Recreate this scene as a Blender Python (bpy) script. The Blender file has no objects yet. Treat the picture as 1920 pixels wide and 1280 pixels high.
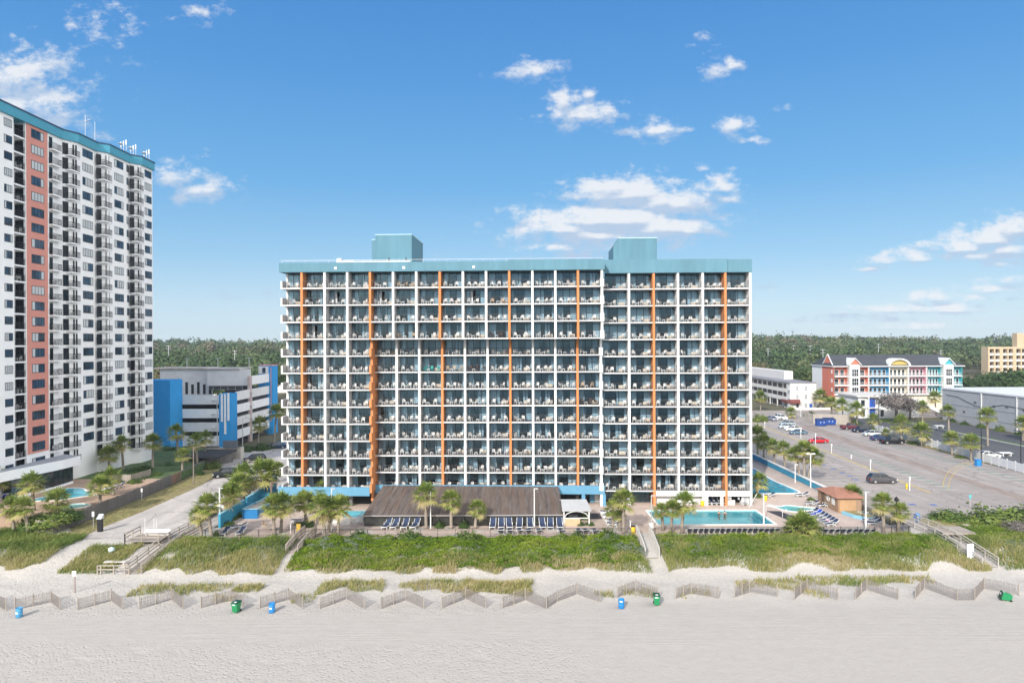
import bpy, bmesh, math, random
import numpy as np
from mathutils import Vector, Matrix, Euler
random.seed(7); RNG = np.random.default_rng(7)
S = bpy.context.scene
COL = S.collection
PI = math.pi
CZ = 25.7            # camera height above the pool deck
FPX = 1280.0         # focal length in pixels of the 1920 px wide photograph
ROLL = 0.0045

# ------------------------------------------------------------------ ground height and pixel -> ground
def sm(a, b, t):
    t = min(1.0, max(0.0, (t - a) / (b - a)))
    return t * t * (3 - 2 * t)
PATHS = [(-27.3, 1.6), (17.0, 1.6), (-44.7, 1.9), (56.3, 2.0), (-52.0, 5.0)]
def gz(x, y):
    z = -1.4 * (1 - sm(77, 90, y)) - 0.7 * (1 - sm(45, 76, y))
    d = 0.8 * math.exp(-((y - 84.0) / 3.4) ** 2)
    for px, w in PATHS:
        d *= 1 - math.exp(-((x - px) / w) ** 4)
    d *= 0.75 + 0.5 * math.sin(x * 0.55 + 1.3 * math.sin(x * 0.21))
    d += 0.05 * math.exp(-((y - 74.5) / 2.0) ** 2) * (1 + math.sin(x * 0.9 + 2 * math.sin(x * .33)))
    return z + d
def unpix(px, py):
    u = px - 960.0; v = py - 640.0
    return u - ROLL * v, v + ROLL * u
def P(px, py, h=0.0):
    """ground point (at height h above the ground) seen at a pixel of the photograph"""
    u, v = unpix(px, py)
    Y = CZ * FPX / v
    for _ in range(12):
        z = gz(u / FPX * Y, Y) + h
        Y = 0.5 * Y + 0.5 * (CZ - z) * FPX / v
    X = u / FPX * Y
    return Vector((X, Y, gz(X, Y) + h))
def PZ(px, py, z):
    u, v = unpix(px, py)
    Y = (CZ - z) * FPX / v
    return Vector((u / FPX * Y, Y, z))
def atY(px, py, Y):
    u, v = unpix(px, py)
    return Vector((u / FPX * Y, Y, CZ - v / FPX * Y))

# ------------------------------------------------------------------ materials
def nm(name):
    m = bpy.data.materials.new(name); m.use_nodes = True
    nt = m.node_tree
    return m, nt, nt.nodes['Principled BSDF']
def sock(nd, *names):
    for n in names:
        if n in nd.inputs: return nd.inputs[n]
def mixrgb(nt, fac, a, b, blend='MIX'):
    n = nt.nodes.new('ShaderNodeMix'); n.data_type = 'RGBA'; n.blend_type = blend
    for k, v in ((0, fac), (6, a), (7, b)):
        if hasattr(v, 'is_output'): nt.links.new(v, n.inputs[k])
        elif k == 0: n.inputs[k].default_value = v
        else: n.inputs[k].default_value = (*v[:3], 1)
    return n.outputs[2]
def math_n(nt, op, a, b=None, c=None, clamp=False):
    n = nt.nodes.new('ShaderNodeMath'); n.operation = op; n.use_clamp = clamp
    for k, v in enumerate((a, b, c)):
        if v is None: continue
        if hasattr(v, 'is_output'): nt.links.new(v, n.inputs[k])
        else: n.inputs[k].default_value = v
    return n.outputs[0]
def ramp(nt, f, a, b, lo=0.0, hi=1.0):
    n = nt.nodes.new('ShaderNodeMapRange'); n.interpolation_type = 'SMOOTHSTEP'
    nt.links.new(f, n.inputs[0]); n.inputs[1].default_value = a; n.inputs[2].default_value = b
    n.inputs[3].default_value = lo; n.inputs[4].default_value = hi
    return n.outputs[0]
def wpos(nt, scale=(1, 1, 1), obj=False):
    if obj:
        g = nt.nodes.new('ShaderNodeTexCoord').outputs['Object']
    else:
        g = nt.nodes.new('ShaderNodeNewGeometry').outputs['Position']
    v = nt.nodes.new('ShaderNodeVectorMath'); v.operation = 'MULTIPLY'
    nt.links.new(g, v.inputs[0]); v.inputs[1].default_value = scale
    return v.outputs[0]
def noise(nt, vec, scale, detail=4, rough=.55):
    n = nt.nodes.new('ShaderNodeTexNoise'); n.inputs['Scale'].default_value = scale
    n.inputs['Detail'].default_value = detail; n.inputs['Roughness'].default_value = rough
    nt.links.new(vec, n.inputs['Vector'])
    return n.outputs['Fac']
def bump(nt, bsdf, h, strength, dist):
    b = nt.nodes.new('ShaderNodeBump'); b.inputs['Strength'].default_value = strength
    b.inputs['Distance'].default_value = dist
    nt.links.new(h, b.inputs['Height']); nt.links.new(b.outputs[0], bsdf.inputs['Normal'])
MC = {}
def mat(name, col, rough=.8, var=.12, scale=1.5, spec=.3, metal=0, bmp=0, bscale=8, stretch=(1, 1, 1)):
    """plain weathered surface: base colour with two scales of noise"""
    if name in MC: return MC[name]
    m, nt, b = nm(name)
    b.inputs['Roughness'].default_value = rough; b.inputs['Metallic'].default_value = metal
    sock(b, 'Specular IOR Level', 'Specular').default_value = spec
    v = wpos(nt, stretch)
    n1 = noise(nt, v, scale, 5, .6); n2 = noise(nt, v, scale * .13, 3)
    f = math_n(nt, 'ADD', math_n(nt, 'MULTIPLY', n1, .6), math_n(nt, 'MULTIPLY', n2, .4))
    f = ramp(nt, f, .3, .7)
    lo = [c * (1 - var) for c in col]; hi = [min(1, c * (1 + var)) for c in col]
    nt.links.new(mixrgb(nt, f, lo, hi), b.inputs['Base Color'])
    if bmp: bump(nt, b, noise(nt, v, bscale, 4), bmp, .05)
    MC[name] = m
    return m

# ------------------------------------------------------------------ mesh builder
class MB:
    def __init__(s): s.v = []; s.f = []; s.m = []
    def vert(s, p): s.v.append(tuple(p)); return len(s.v) - 1
    def face(s, idx, m=0): s.f.append(tuple(idx)); s.m.append(m)
    def poly(s, pts, m=0):
        i = len(s.v); s.v += [tuple(p) for p in pts]; s.face(range(i, i + len(pts)), m)
    def box(s, a, b, m=0, rz=0, c=None):
        x0, y0, z0 = (min(a[k], b[k]) for k in range(3)); x1, y1, z1 = (max(a[k], b[k]) for k in range(3))
        pts = [(x0, y0, z0), (x1, y0, z0), (x1, y1, z0), (x0, y1, z0), (x0, y0, z1), (x1, y0, z1), (x1, y1, z1), (x0, y1, z1)]
        if rz:
            cx, cy = c if c else ((x0 + x1) / 2, (y0 + y1) / 2); cs, sn = math.cos(rz), math.sin(rz)
            pts = [(cx + (x - cx) * cs - (y - cy) * sn, cy + (x - cx) * sn + (y - cy) * cs, z) for x, y, z in pts]
        s.hexa(pts, m)
    def hexa(s, p, m=0):
        i = len(s.v); s.v += [tuple(q) for q in p]
        for f in ((3, 2, 1, 0), (4, 5, 6, 7), (0, 1, 5, 4), (1, 2, 6, 5), (2, 3, 7, 6), (3, 0, 4, 7)):
            s.face([i + k for k in f], m)
    def beam(s, a, b, w, h, m=0, up=(0, 0, 1)):
        a = Vector(a); b = Vector(b); d = (b - a).normalized(); up = Vector(up)
        r = d.cross(up)
        if r.length < 1e-4: r = d.cross(Vector((1, 0, 0)))
        r.normalize(); u = r.cross(d).normalized()
        r *= w / 2; u *= h / 2
        s.hexa([a - r - u, a + r - u, b + r - u, b - r - u, a - r + u, a + r + u, b + r + u, b - r + u], m)
    def tube(s, pts, rad, n=8, m=0, cap=True):
        pts = [Vector(p) for p in pts]
        if not hasattr(rad, '__len__'): rad = [rad] * len(pts)
        rings = []
        for k, p in enumerate(pts):
            d = (pts[min(k + 1, len(pts) - 1)] - pts[max(k - 1, 0)]).normalized()
            a = d.cross(Vector((0, 1, 0)) if abs(d.y) < .9 else Vector((1, 0, 0))).normalized(); b = d.cross(a)
            rings.append([s.vert(p + (a * math.cos(2 * PI * j / n) + b * math.sin(2 * PI * j / n)) * rad[k]) for j in range(n)])
        for k in range(len(rings) - 1):
            for j in range(n):
                s.face((rings[k][j], rings[k][(j + 1) % n], rings[k + 1][(j + 1) % n], rings[k + 1][j]), m)
        if cap:
            s.face(rings[0], m); s.face(rings[-1][::-1], m)
    def lathe(s, prof, n=16, m=0, c=(0, 0, 0)):
        rings = [[s.vert((c[0] + r * math.cos(2 * PI * j / n), c[1] + r * math.sin(2 * PI * j / n), c[2] + z)) for j in range(n)] for r, z in prof]
        for k in range(len(rings) - 1):
            for j in range(n):
                s.face((rings[k][j], rings[k][(j + 1) % n], rings[k + 1][(j + 1) % n], rings[k + 1][j]), m)
        s.face(rings[0][::-1], m); s.face(rings[-1], m)
    def prism(s, poly, z0, z1, m=0, side=None):
        n = len(poly); i = len(s.v)
        s.v += [(p[0], p[1], z0) for p in poly] + [(p[0], p[1], z1) for p in poly]
        s.face([i + k for k in range(n)][::-1], m); s.face([i + n + k for k in range(n)], m)
        for k in range(n):
            s.face((i + k, i + (k + 1) % n, i + n + (k + 1) % n, i + n + k), m if side is None else side)
    def xprism(s, prof, x0, x1, m=0):
        """profile of (y, z) swept along x"""
        n = len(prof); i = len(s.v)
        s.v += [(x0, p[0], p[1]) for p in prof] + [(x1, p[0], p[1]) for p in prof]
        s.face([i + k for k in range(n)], m); s.face([i + n + k for k in range(n)][::-1], m)
        for k in range(n):
            s.face((i + (k + 1) % n, i + k, i + n + k, i + n + (k + 1) % n), m)
    def add(s, o, off=(0, 0, 0), mo=0):
        i = len(s.v)
        s.v += [(p[0] + off[0], p[1] + off[1], p[2] + off[2]) for p in o.v]
        s.f += [tuple(i + k for k in f) for f in o.f]; s.m += [k + mo for k in o.m]
    def mesh(s, name, mats, off=(0, 0, 0), smooth=False):
        me = bpy.data.meshes.new(name)
        vs = [(p[0] - off[0], p[1] - off[1], p[2] - off[2]) for p in s.v]
        me.from_pydata(vs, [], s.f)
        if not isinstance(mats, (list, tuple)): mats = [mats]
        for m in mats: me.materials.append(m)
        me.polygons.foreach_set('material_index', np.array(s.m, dtype=np.int32))
        bm = bmesh.new(); bm.from_mesh(me); bmesh.ops.recalc_face_normals(bm, faces=bm.faces); bm.to_mesh(me); bm.free()
        if smooth: me.polygons.foreach_set('use_smooth', np.ones(len(me.polygons), dtype=bool))
        me.update()
        return me
    def build(s, name, mats, parent=None, off=None, smooth=False):
        """off: world position subtracted from the vertices (defaults to the parent's location)"""
        if off is None: off = WP(parent) if parent else (0, 0, 0)
        return link(name, s.mesh(name, mats, off, smooth), parent)
def WP(o):
    p = Vector((0, 0, 0))
    while o is not None: p += o.location; o = o.parent
    return p
def link(name, data, parent=None, loc=None):
    o = bpy.data.objects.new(name, data); COL.objects.link(o)
    if parent: o.parent = parent
    if loc is not None: o.location = loc
    return o
def tag(o, label=None, cat=None, group=None, kind=None):
    if label: o['label'] = label
    if cat: o['category'] = cat
    if group: o['group'] = group
    if kind: o['kind'] = kind
    return o
def thing(name, loc, label, cat, group=None, rz=0):
    o = link(name, None, None, loc); o.rotation_euler.z = rz; o.empty_display_size = .2
    return tag(o, label, cat, group)
def struct(name, mb, mats, smooth=False):
    return tag(mb.build(name, mats, smooth=smooth), kind='structure')
def dup(o, loc=None, rz=None, label=None, group=None, scale=None, parent=None):
    c = o.copy(); COL.objects.link(c)
    if parent is not None: c.parent = parent
    if loc is not None: c.location = loc
    if rz is not None: c.rotation_euler.z = rz
    if scale is not None: c.scale = (scale,) * 3 if not hasattr(scale, '__len__') else scale
    if label: c['label'] = label
    if group: c['group'] = group
    for ch in list(o.children): dup(ch, parent=c)
    return c
def npmesh(name, V, F4, mat_, tint=None, F3=None, midx=None):
    """fast mesh from numpy arrays: V (n,3), quads F4 (m,4), triangles F3 (k,3), tint per vertex"""
    me = bpy.data.meshes.new(name)
    F4 = np.zeros((0, 4), np.int32) if F4 is None else F4
    F3 = np.zeros((0, 3), np.int32) if F3 is None else F3
    me.vertices.add(len(V)); me.vertices.foreach_set('co', np.asarray(V, np.float32).ravel())
    L = np.concatenate([F4.ravel(), F3.ravel()]).astype(np.int32)
    me.loops.add(len(L)); me.loops.foreach_set('vertex_index', L)
    st = np.concatenate([np.arange(len(F4)) * 4, len(F4) * 4 + np.arange(len(F3)) * 3]).astype(np.int32)
    me.polygons.add(len(st)); me.polygons.foreach_set('loop_start', st)
    me.polygons.foreach_set('loop_total', np.concatenate([np.full(len(F4), 4), np.full(len(F3), 3)]).astype(np.int32))
    for m in (mat_ if isinstance(mat_, (list, tuple)) else [mat_]): me.materials.append(m)
    if midx is not None: me.polygons.foreach_set('material_index', midx.astype(np.int32))
    if tint is not None:
        a = me.attributes.new('tint', 'FLOAT', 'POINT'); a.data.foreach_set('value', np.asarray(tint, np.float32))
    me.update(calc_edges=True)
    return me
ORD = ['zeroth', 'first', 'second', 'third', 'fourth', 'fifth', 'sixth', 'seventh', 'eighth', 'ninth', 'tenth', 'eleventh', 'twelfth', 'thirteenth',
       'fourteenth', 'fifteenth', 'sixteenth', 'seventeenth', 'eighteenth', 'nineteenth', 'twentieth', 'twenty-first', 'twenty-second', 'twenty-third']

# ------------------------------------------------------------------ shared materials
WHITE = mat('white_stucco', (.66, .66, .655), .85, .07, .8, stretch=(1, 1, .25))
ORANGE = mat('orange_stucco', (.58, .225, .085), .85, .08, .8, stretch=(1, 1, .2))
TURQ = mat('turquoise_stucco', (.106, .225, .285), .8, .12, 1.0, stretch=(1, 1, .12))
SKYBLUE = mat('blue_painted_wall', (.115, .285, .42), .75, .08, 1.2)
SLABTOP = mat('balcony_floor_concrete', (.21, .21, .215), .9, .15, 2)
FRAME = mat('dark_bronze_frame', (.022, .03, .036), .45, .1, 3, .4)
RAILM = mat('bronze_railing', (.06, .055, .055), .5, .1, 3, .4)
BLACK = mat('black_metal', (.015, .015, .018), .45, .1, 3, .4)
CURT = mat('pale_curtain', (.62, .65, .68), .95, .08, 6, stretch=(6, 6, .3))
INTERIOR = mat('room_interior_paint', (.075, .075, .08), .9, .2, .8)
PLASTIC = mat('white_plastic', (.66, .66, .65), .45, .04, 4, .4)
BEIGE = mat('beige_enamel', (.52, .47, .40), .6, .06, 4)
NAVY = mat('navy_sling', (.025, .04, .085), .8, .15, 6)
WOOD = mat('weathered_wood', (.32, .28, .24), .9, .22, 3, stretch=(3, 3, 1))
GALV = mat('galvanised_steel', (.50, .51, .52), .45, .08, 3, .5, .3)
WPAINT = mat('white_paint', (.66, .66, .65), .6, .05, 3)
def glassmat(name, tint, fac=.12, rough=.015):
    m, nt, b = nm(name)
    nt.nodes.remove(b)
    out = nt.nodes['Material Output']
    tr = nt.nodes.new('ShaderNodeBsdfTransparent'); tr.inputs[0].default_value = (*tint, 1)
    gl = nt.nodes.new('ShaderNodeBsdfGlossy'); gl.inputs['Roughness'].default_value = rough
    gl.inputs[0].default_value = (.55, .85, 1, 1)
    lw = nt.nodes.new('ShaderNodeFresnel'); lw.inputs['IOR'].default_value = 1.5
    f = math_n(nt, 'ADD', math_n(nt, 'MULTIPLY', lw.outputs[0], 1.0), fac, clamp=True)
    mx = nt.nodes.new('ShaderNodeMixShader'); nt.links.new(f, mx.inputs[0])
    nt.links.new(tr.outputs[0], mx.inputs[1]); nt.links.new(gl.outputs[0], mx.inputs[2]); nt.links.new(mx.outputs[0], out.inputs['Surface'])
    return m
GLASS = glassmat('bluish_window_glass', (.68, .82, .89), .06)
def darkglass(name, col, rough=.03):
    m, nt, b = nm(name)
    b.inputs['Base Color'].default_value = (*col, 1); b.inputs['Roughness'].default_value = rough
    sock(b, 'Specular IOR Level', 'Specular').default_value = .8
    v = wpos(nt)
    n = noise(nt, v, .35, 2)
    nt.links.new(mixrgb(nt, ramp(nt, n, .4, .6), [c * .6 for c in col], [c * 1.5 for c in col]), b.inputs['Base Color'])
    return m
TGLASS = darkglass('blue_tinted_glass', (.022, .05, .09))
DOORG = darkglass('dark_door_glass', (.012, .018, .024)); sock(DOORG.node_tree.nodes['Principled BSDF'], 'Specular IOR Level', 'Specular').default_value = .15; sock(TGLASS.node_tree.nodes['Principled BSDF'], 'Specular IOR Level', 'Specular').default_value = .4
CARGLASS = darkglass('car_glass', (.015, .02, .025))
def leafmat(name, stops, rough=.6, trans=.25):
    """foliage colour picked by a per-clump tint (0..1) plus fine noise"""
    m, nt, b = nm(name)
    at = nt.nodes.new('ShaderNodeAttribute'); at.attribute_name = 'tint'
    n = noise(nt, wpos(nt), 1.3, 3)
    f = math_n(nt, 'ADD', at.outputs['Fac'], math_n(nt, 'MULTIPLY', math_n(nt, 'SUBTRACT', n, .5), .35), clamp=True)
    cr = nt.nodes.new('ShaderNodeValToRGB'); nt.links.new(f, cr.inputs[0])
    e = cr.color_ramp.elements
    e[0].position = stops[0][0]; e[0].color = (*stops[0][1], 1)
    e[1].position = stops[-1][0]; e[1].color = (*stops[-1][1], 1)
    for p, c in stops[1:-1]:
        k = e.new(p); k.color = (*c, 1)
    nt.links.new(cr.outputs[0], b.inputs['Base Color'])
    b.inputs['Roughness'].default_value = rough
    sock(b, 'Specular IOR Level', 'Specular').default_value = .25
    if trans:
        out = nt.nodes['Material Output']
        t = nt.nodes.new('ShaderNodeBsdfTranslucent'); nt.links.new(cr.outputs[0], t.inputs[0])
        mx = nt.nodes.new('ShaderNodeMixShader'); mx.inputs[0].default_value = trans
        nt.links.new(b.outputs[0], mx.inputs[1]); nt.links.new(t.outputs[0], mx.inputs[2]); nt.links.new(mx.outputs[0], out.inputs['Surface'])
    return m
# ================================================================== CAMERA, LIGHT, SKY
cam = bpy.data.cameras.new('camera'); cam.lens = 24; cam.sensor_width = 36; cam.clip_end = 9000; cam.clip_start = .5
co = link('camera', cam, None, (0, 0, CZ)); co.rotation_euler = (PI / 2, ROLL, 0)
S.camera = co
EXPO = 0.74; SKY_GAIN = 1 / 2 ** EXPO   # sky radiance is set for what the camera should record at this exposure
SUN_EL, SUN_AZ = math.radians(30), math.radians(24)       # light travels towards +y and, by SUN_AZ, towards +x
sun = bpy.data.lights.new('sun', 'SUN'); sun.energy = 2.7; sun.angle = math.radians(.53); sun.color = (1, .95, .885)
so = link('sun', sun, None, (-200, -400, 300))
dirv = Vector((math.sin(SUN_AZ) * math.cos(SUN_EL), math.cos(SUN_AZ) * math.cos(SUN_EL), -math.sin(SUN_EL)))
so.rotation_euler = dirv.to_track_quat('-Z', 'Y').to_euler()
W = bpy.data.worlds.new('World'); S.world = W; W.use_nodes = True
nt = W.node_tree; bg = nt.nodes['Background']
sky = nt.nodes.new('ShaderNodeTexSky'); sky.sky_type = 'NISHITA'; sky.sun_disc = False
sky.sun_elevation = SUN_EL; sky.sun_rotation = math.radians(180 + 24); sky.air_density = 1.0; sky.dust_density = .3; sky.ozone_density = 2.5
tc = nt.nodes.new('ShaderNodeTexCoord')
sep = nt.nodes.new('ShaderNodeSeparateXYZ'); nt.links.new(tc.outputs['Generated'], sep.inputs[0])
ysafe = math_n(nt, 'MAXIMUM', sep.outputs[1], .02)
ca = math_n(nt, 'DIVIDE', sep.outputs[0], ysafe); cb = math_n(nt, 'DIVIDE', sep.outputs[2], ysafe)
def vec(a, b, c=0.0):
    n = nt.nodes.new('ShaderNodeCombineXYZ')
    for k, v in enumerate((a, b, c)):
        if hasattr(v, 'is_output'): nt.links.new(v, n.inputs[k])
        else: n.inputs[k].default_value = v
    return n.outputs[0]
# each cloud puff: direction (from its place in the photograph), half-width, half-height in degrees-like units, thickness
PUFFS = [(30, 150, 88, 50, 1.0), (85, 200, 80, 46, 1.0), (20, 205, 76, 44, 1.0), (120, 215, 38, 24, .85),
 (210, 45, 66, 48, .42), (225, 90, 38, 26, .34), (370, 28, 64, 24, .38), (320, 305, 40, 16, .45), (335, 330, 58, 28, .75), (380, 355, 55, 22, .75), (345, 375, 30, 14, .55), (180, 255, 40, 12, .3),
 (995, 133, 50, 18, .8), (975, 138, 30, 12, .6), (1060, 190, 30, 24, .85), (1098, 215, 62, 20, .95), (1102, 175, 14, 12, .7), (1045, 215, 36, 18, .7), (1070, 235, 36, 14, .6), (1130, 208, 28, 16, .8),
 (1185, 246, 46, 10, .65), (1235, 243, 34, 16, .9), (1243, 258, 18, 10, .8), (1280, 243, 22, 7, .65), (1352, 130, 30, 22, .8), (1370, 122, 18, 14, .8), (1335, 145, 18, 10, .55), (1325, 72, 17, 8, .6), (1310, 85, 28, 5, .25),
 (1378, 234, 36, 16, .85), (1400, 230, 26, 8, .6), (1412, 262, 24, 8, .75), (1395, 266, 20, 6, .5), (1345, 352, 38, 22, .9), (1360, 372, 36, 12, .8), (1318, 315, 20, 9, .65), (1325, 365, 22, 12, .7), (1370, 345, 22, 8, .6),
 (1150, 350, 70, 18, 1.0), (1190, 362, 100, 24, 1.1), (1270, 382, 60, 24, 1.1), (1240, 375, 60, 26, 1.1), (1150, 412, 130, 22, 1.2), (1060, 428, 80, 20, 1.0), (1240, 426, 70, 24, 1.2), (1290, 430, 32, 20, 1.0),
 (1120, 440, 130, 16, .95), (1040, 462, 70, 12, .7), (1140, 462, 90, 12, .7), (1080, 480, 90, 10, .6), (1345, 411, 14, 8, .5), (1050, 372, 26, 8, .4), (1042, 388, 16, 6, .35), (1325, 440, 60, 6, .3),
 (1905, 430, 50, 26, 1.1), (1860, 448, 60, 20, 1.05), (1800, 464, 60, 16, 1.0), (1890, 468, 80, 20, 1.0), (1760, 458, 40, 9, .8), (1820, 480, 90, 12, .9), (1720, 482, 36, 12, 1.0), (1655, 488, 36, 10, .95), (1640, 503, 34, 6, .8), (1880, 495, 60, 12, .7),
 (1890, 522, 44, 12, .85), (1870, 540, 60, 12, .7), (1745, 556, 40, 12, .9), (1680, 578, 66, 9, .85), (1760, 578, 66, 12, .95), (1830, 558, 34, 8, .7), (1790, 580, 34, 9, .85), (1890, 560, 30, 6, .6), (1600, 592, 80, 8, .6), (1540, 604, 70, 7, .45),
 (1740, 610, 80, 9, .75), (1660, 600, 90, 8, .6), (1560, 618, 120, 6, .4), (1440, 538, 46, 9, .4), (1445, 484, 26, 8, .35), (1555, 463, 26, 5, .45), (1520, 540, 20, 6, .3), (820, 482, 30, 7, .4), (450, 556, 70, 14, .28), (1180, 190, 14, 9, .25), (1230, 205, 16, 6, .28), (1480, 205, 30, 6, .22)]
def clouddist(A, B, puffs=PUFFS):
    prev = None
    for (px, py, rx, ry, th) in puffs:
        u, v = unpix(px, py)
        k = 1.55
        if 980 < px < 1330 and 335 < py < 485: th *= 1.22
        sub = nt.nodes.new('ShaderNodeVectorMath'); sub.operation = 'MULTIPLY_ADD'
        nt.links.new(vec_ab(A, B), sub.inputs[0])
        sx, sy = FPX / (rx * k), FPX / (ry * k)
        sub.inputs[1].default_value = (sx, sy, 0); sub.inputs[2].default_value = (-u / FPX * sx, v / FPX * sy, 0)
        ln = nt.nodes.new('ShaderNodeVectorMath'); ln.operation = 'LENGTH'; nt.links.new(sub.outputs[0], ln.inputs[0])
        d = math_n(nt, 'MULTIPLY_ADD', ln.outputs['Value'], -1.0 * (.55 + .45 * th), th)
        prev = d if prev is None else math_n(nt, 'SMOOTH_MAX', prev, d, .12)
    return prev
_c = {}
def vec_ab(A, B):
    if (id(A), id(B)) not in _c: _c[(id(A), id(B))] = vec(A, B)
    return _c[(id(A), id(B))]
def cdens(A, B):
    d = clouddist(A, B)
    nv = vec(A, math_n(nt, 'MULTIPLY', B, 1.6))
    n1 = noise(nt, nv, 30, 10, .66); n2 = noise(nt, nv, 10, 3, .5)
    nn = math_n(nt, 'ADD', math_n(nt, 'MULTIPLY_ADD', n1, 3.2, -1.66), math_n(nt, 'MULTIPLY_ADD', n2, 1.1, -.55))
    return math_n(nt, 'ADD', d, nn)
D0 = cdens(ca, cb)
B2 = math_n(nt, 'ADD', cb, .0085); A2 = math_n(nt, 'ADD', ca, -.004)
alpha = math_n(nt, 'MULTIPLY', ramp(nt, D0, -.08, .92), ramp(nt, sep.outputs[1], .02, .1))
def cnoise(A, B): return noise(nt, vec(A, math_n(nt, 'MULTIPLY', B, 1.6)), 16, 5, .55)
ndiff = math_n(nt, 'SUBTRACT', cnoise(ca, cb), cnoise(A2, B2))
BIG = [q for q in PUFFS if q[4] >= .69]
gd = math_n(nt, 'SUBTRACT', clouddist(ca, cb, BIG), clouddist(math_n(nt, 'ADD', ca, -.004), math_n(nt, 'ADD', cb, .011), BIG))   # rises at cloud tops, falls at their bases
lit = ramp(nt, math_n(nt, 'ADD', math_n(nt, 'MULTIPLY', ndiff, 1.6), math_n(nt, 'MULTIPLY', gd, 1.5)), -.26, .34)
# clear sky: blue overhead, pale towards the horizon, bright haze round the sun (which stands behind the camera)
def skyramp(f, stops):
    cr = nt.nodes.new('ShaderNodeValToRGB'); nt.links.new(f, cr.inputs[0]); e = cr.color_ramp.elements
    e[0].position, e[0].color = stops[0][0], (*stops[0][1], 1); e[1].position, e[1].color = stops[-1][0], (*stops[-1][1], 1)
    for p, c in stops[1:-1]: k = e.new(p); k.color = (*c, 1)
    return cr.outputs[0]
elev = math_n(nt, 'MAXIMUM', sep.outputs[2], 0.0)
KS = 1 / .56
grad = skyramp(elev, [(0, (.56, .72, .84)), (.05, (.50, .70, .86)), (.12, (.30, .57, .83)), (.22, (.145, .43, .79)), (.36, (.085, .325, .73)), (.48, (.055, .26, .66)), (1, (.04, .17, .50))])
gsc = nt.nodes.new('ShaderNodeVectorMath'); gsc.operation = 'SCALE'; nt.links.new(grad, gsc.inputs[0]); gsc.inputs['Scale'].default_value = 10 * SKY_GAIN
sdot = nt.nodes.new('ShaderNodeVectorMath'); sdot.operation = 'DOT_PRODUCT'; nt.links.new(tc.outputs['Generated'], sdot.inputs[0]); sdot.inputs[1].default_value = tuple(-dirv)
glow = ramp(nt, sdot.outputs['Value'], .84, .995)
base = mixrgb(nt, .12, gsc.outputs[0], sky.outputs[0])
bank = nt.nodes.new('ShaderNodeVectorMath'); bank.operation = 'DOT_PRODUCT'; nt.links.new(tc.outputs['Generated'], bank.inputs[0]); bank.inputs[1].default_value = Vector((.86, -.40, .32)).normalized()  # bank: direction of the added fill lobe, behind right of the camera
fill_lobe = math_n(nt, 'MULTIPLY', ramp(nt, bank.outputs['Value'], .30, .85), ramp(nt, sep.outputs[2], .0, .12))   # bright sky lobe out of view, added to fill the shaded walls
base = mixrgb(nt, fill_lobe, base, tuple(10 * SKY_GAIN * k for k in (2.0, 2.0, 2.0)))
base = mixrgb(nt, glow, base, (10 * SKY_GAIN * 4.5, 10 * SKY_GAIN * 4.3, 10 * SKY_GAIN * 4.0))
ccol = mixrgb(nt, lit, tuple(10 * SKY_GAIN * k for k in (.50, .62, .80)), tuple(10 * SKY_GAIN * k for k in (.88, .90, .94)))
fin = mixrgb(nt, math_n(nt, 'MULTIPLY', alpha, .93), base, ccol)
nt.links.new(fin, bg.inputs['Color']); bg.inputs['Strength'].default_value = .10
S.view_settings.view_transform = 'Standard'; S.view_settings.look = 'None'; S.view_settings.gamma = 1
S.view_settings.exposure = EXPO
S.render.engine = 'CYCLES'
S.cycles.use_denoising = True
S.cycles.max_bounces = 6; S.cycles.diffuse_bounces = 3; S.cycles.glossy_bounces = 3; S.cycles.transmission_bounces = 4; S.cycles.transparent_max_bounces = 12
S.cycles.sample_clamp_indirect = 6; S.cycles.caustics_reflective = False; S.cycles.caustics_refractive = False

# ================================================================== GROUND SHEETS
def sheet(name, poly, z, m):
    b = MB(); b.poly([(p[0], p[1], z) for p in poly], 0)
    return struct(name, b, m)
def rect(x0, y0, x1, y1): return [(x0, y0), (x1, y0), (x1, y1), (x0, y1)]
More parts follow.
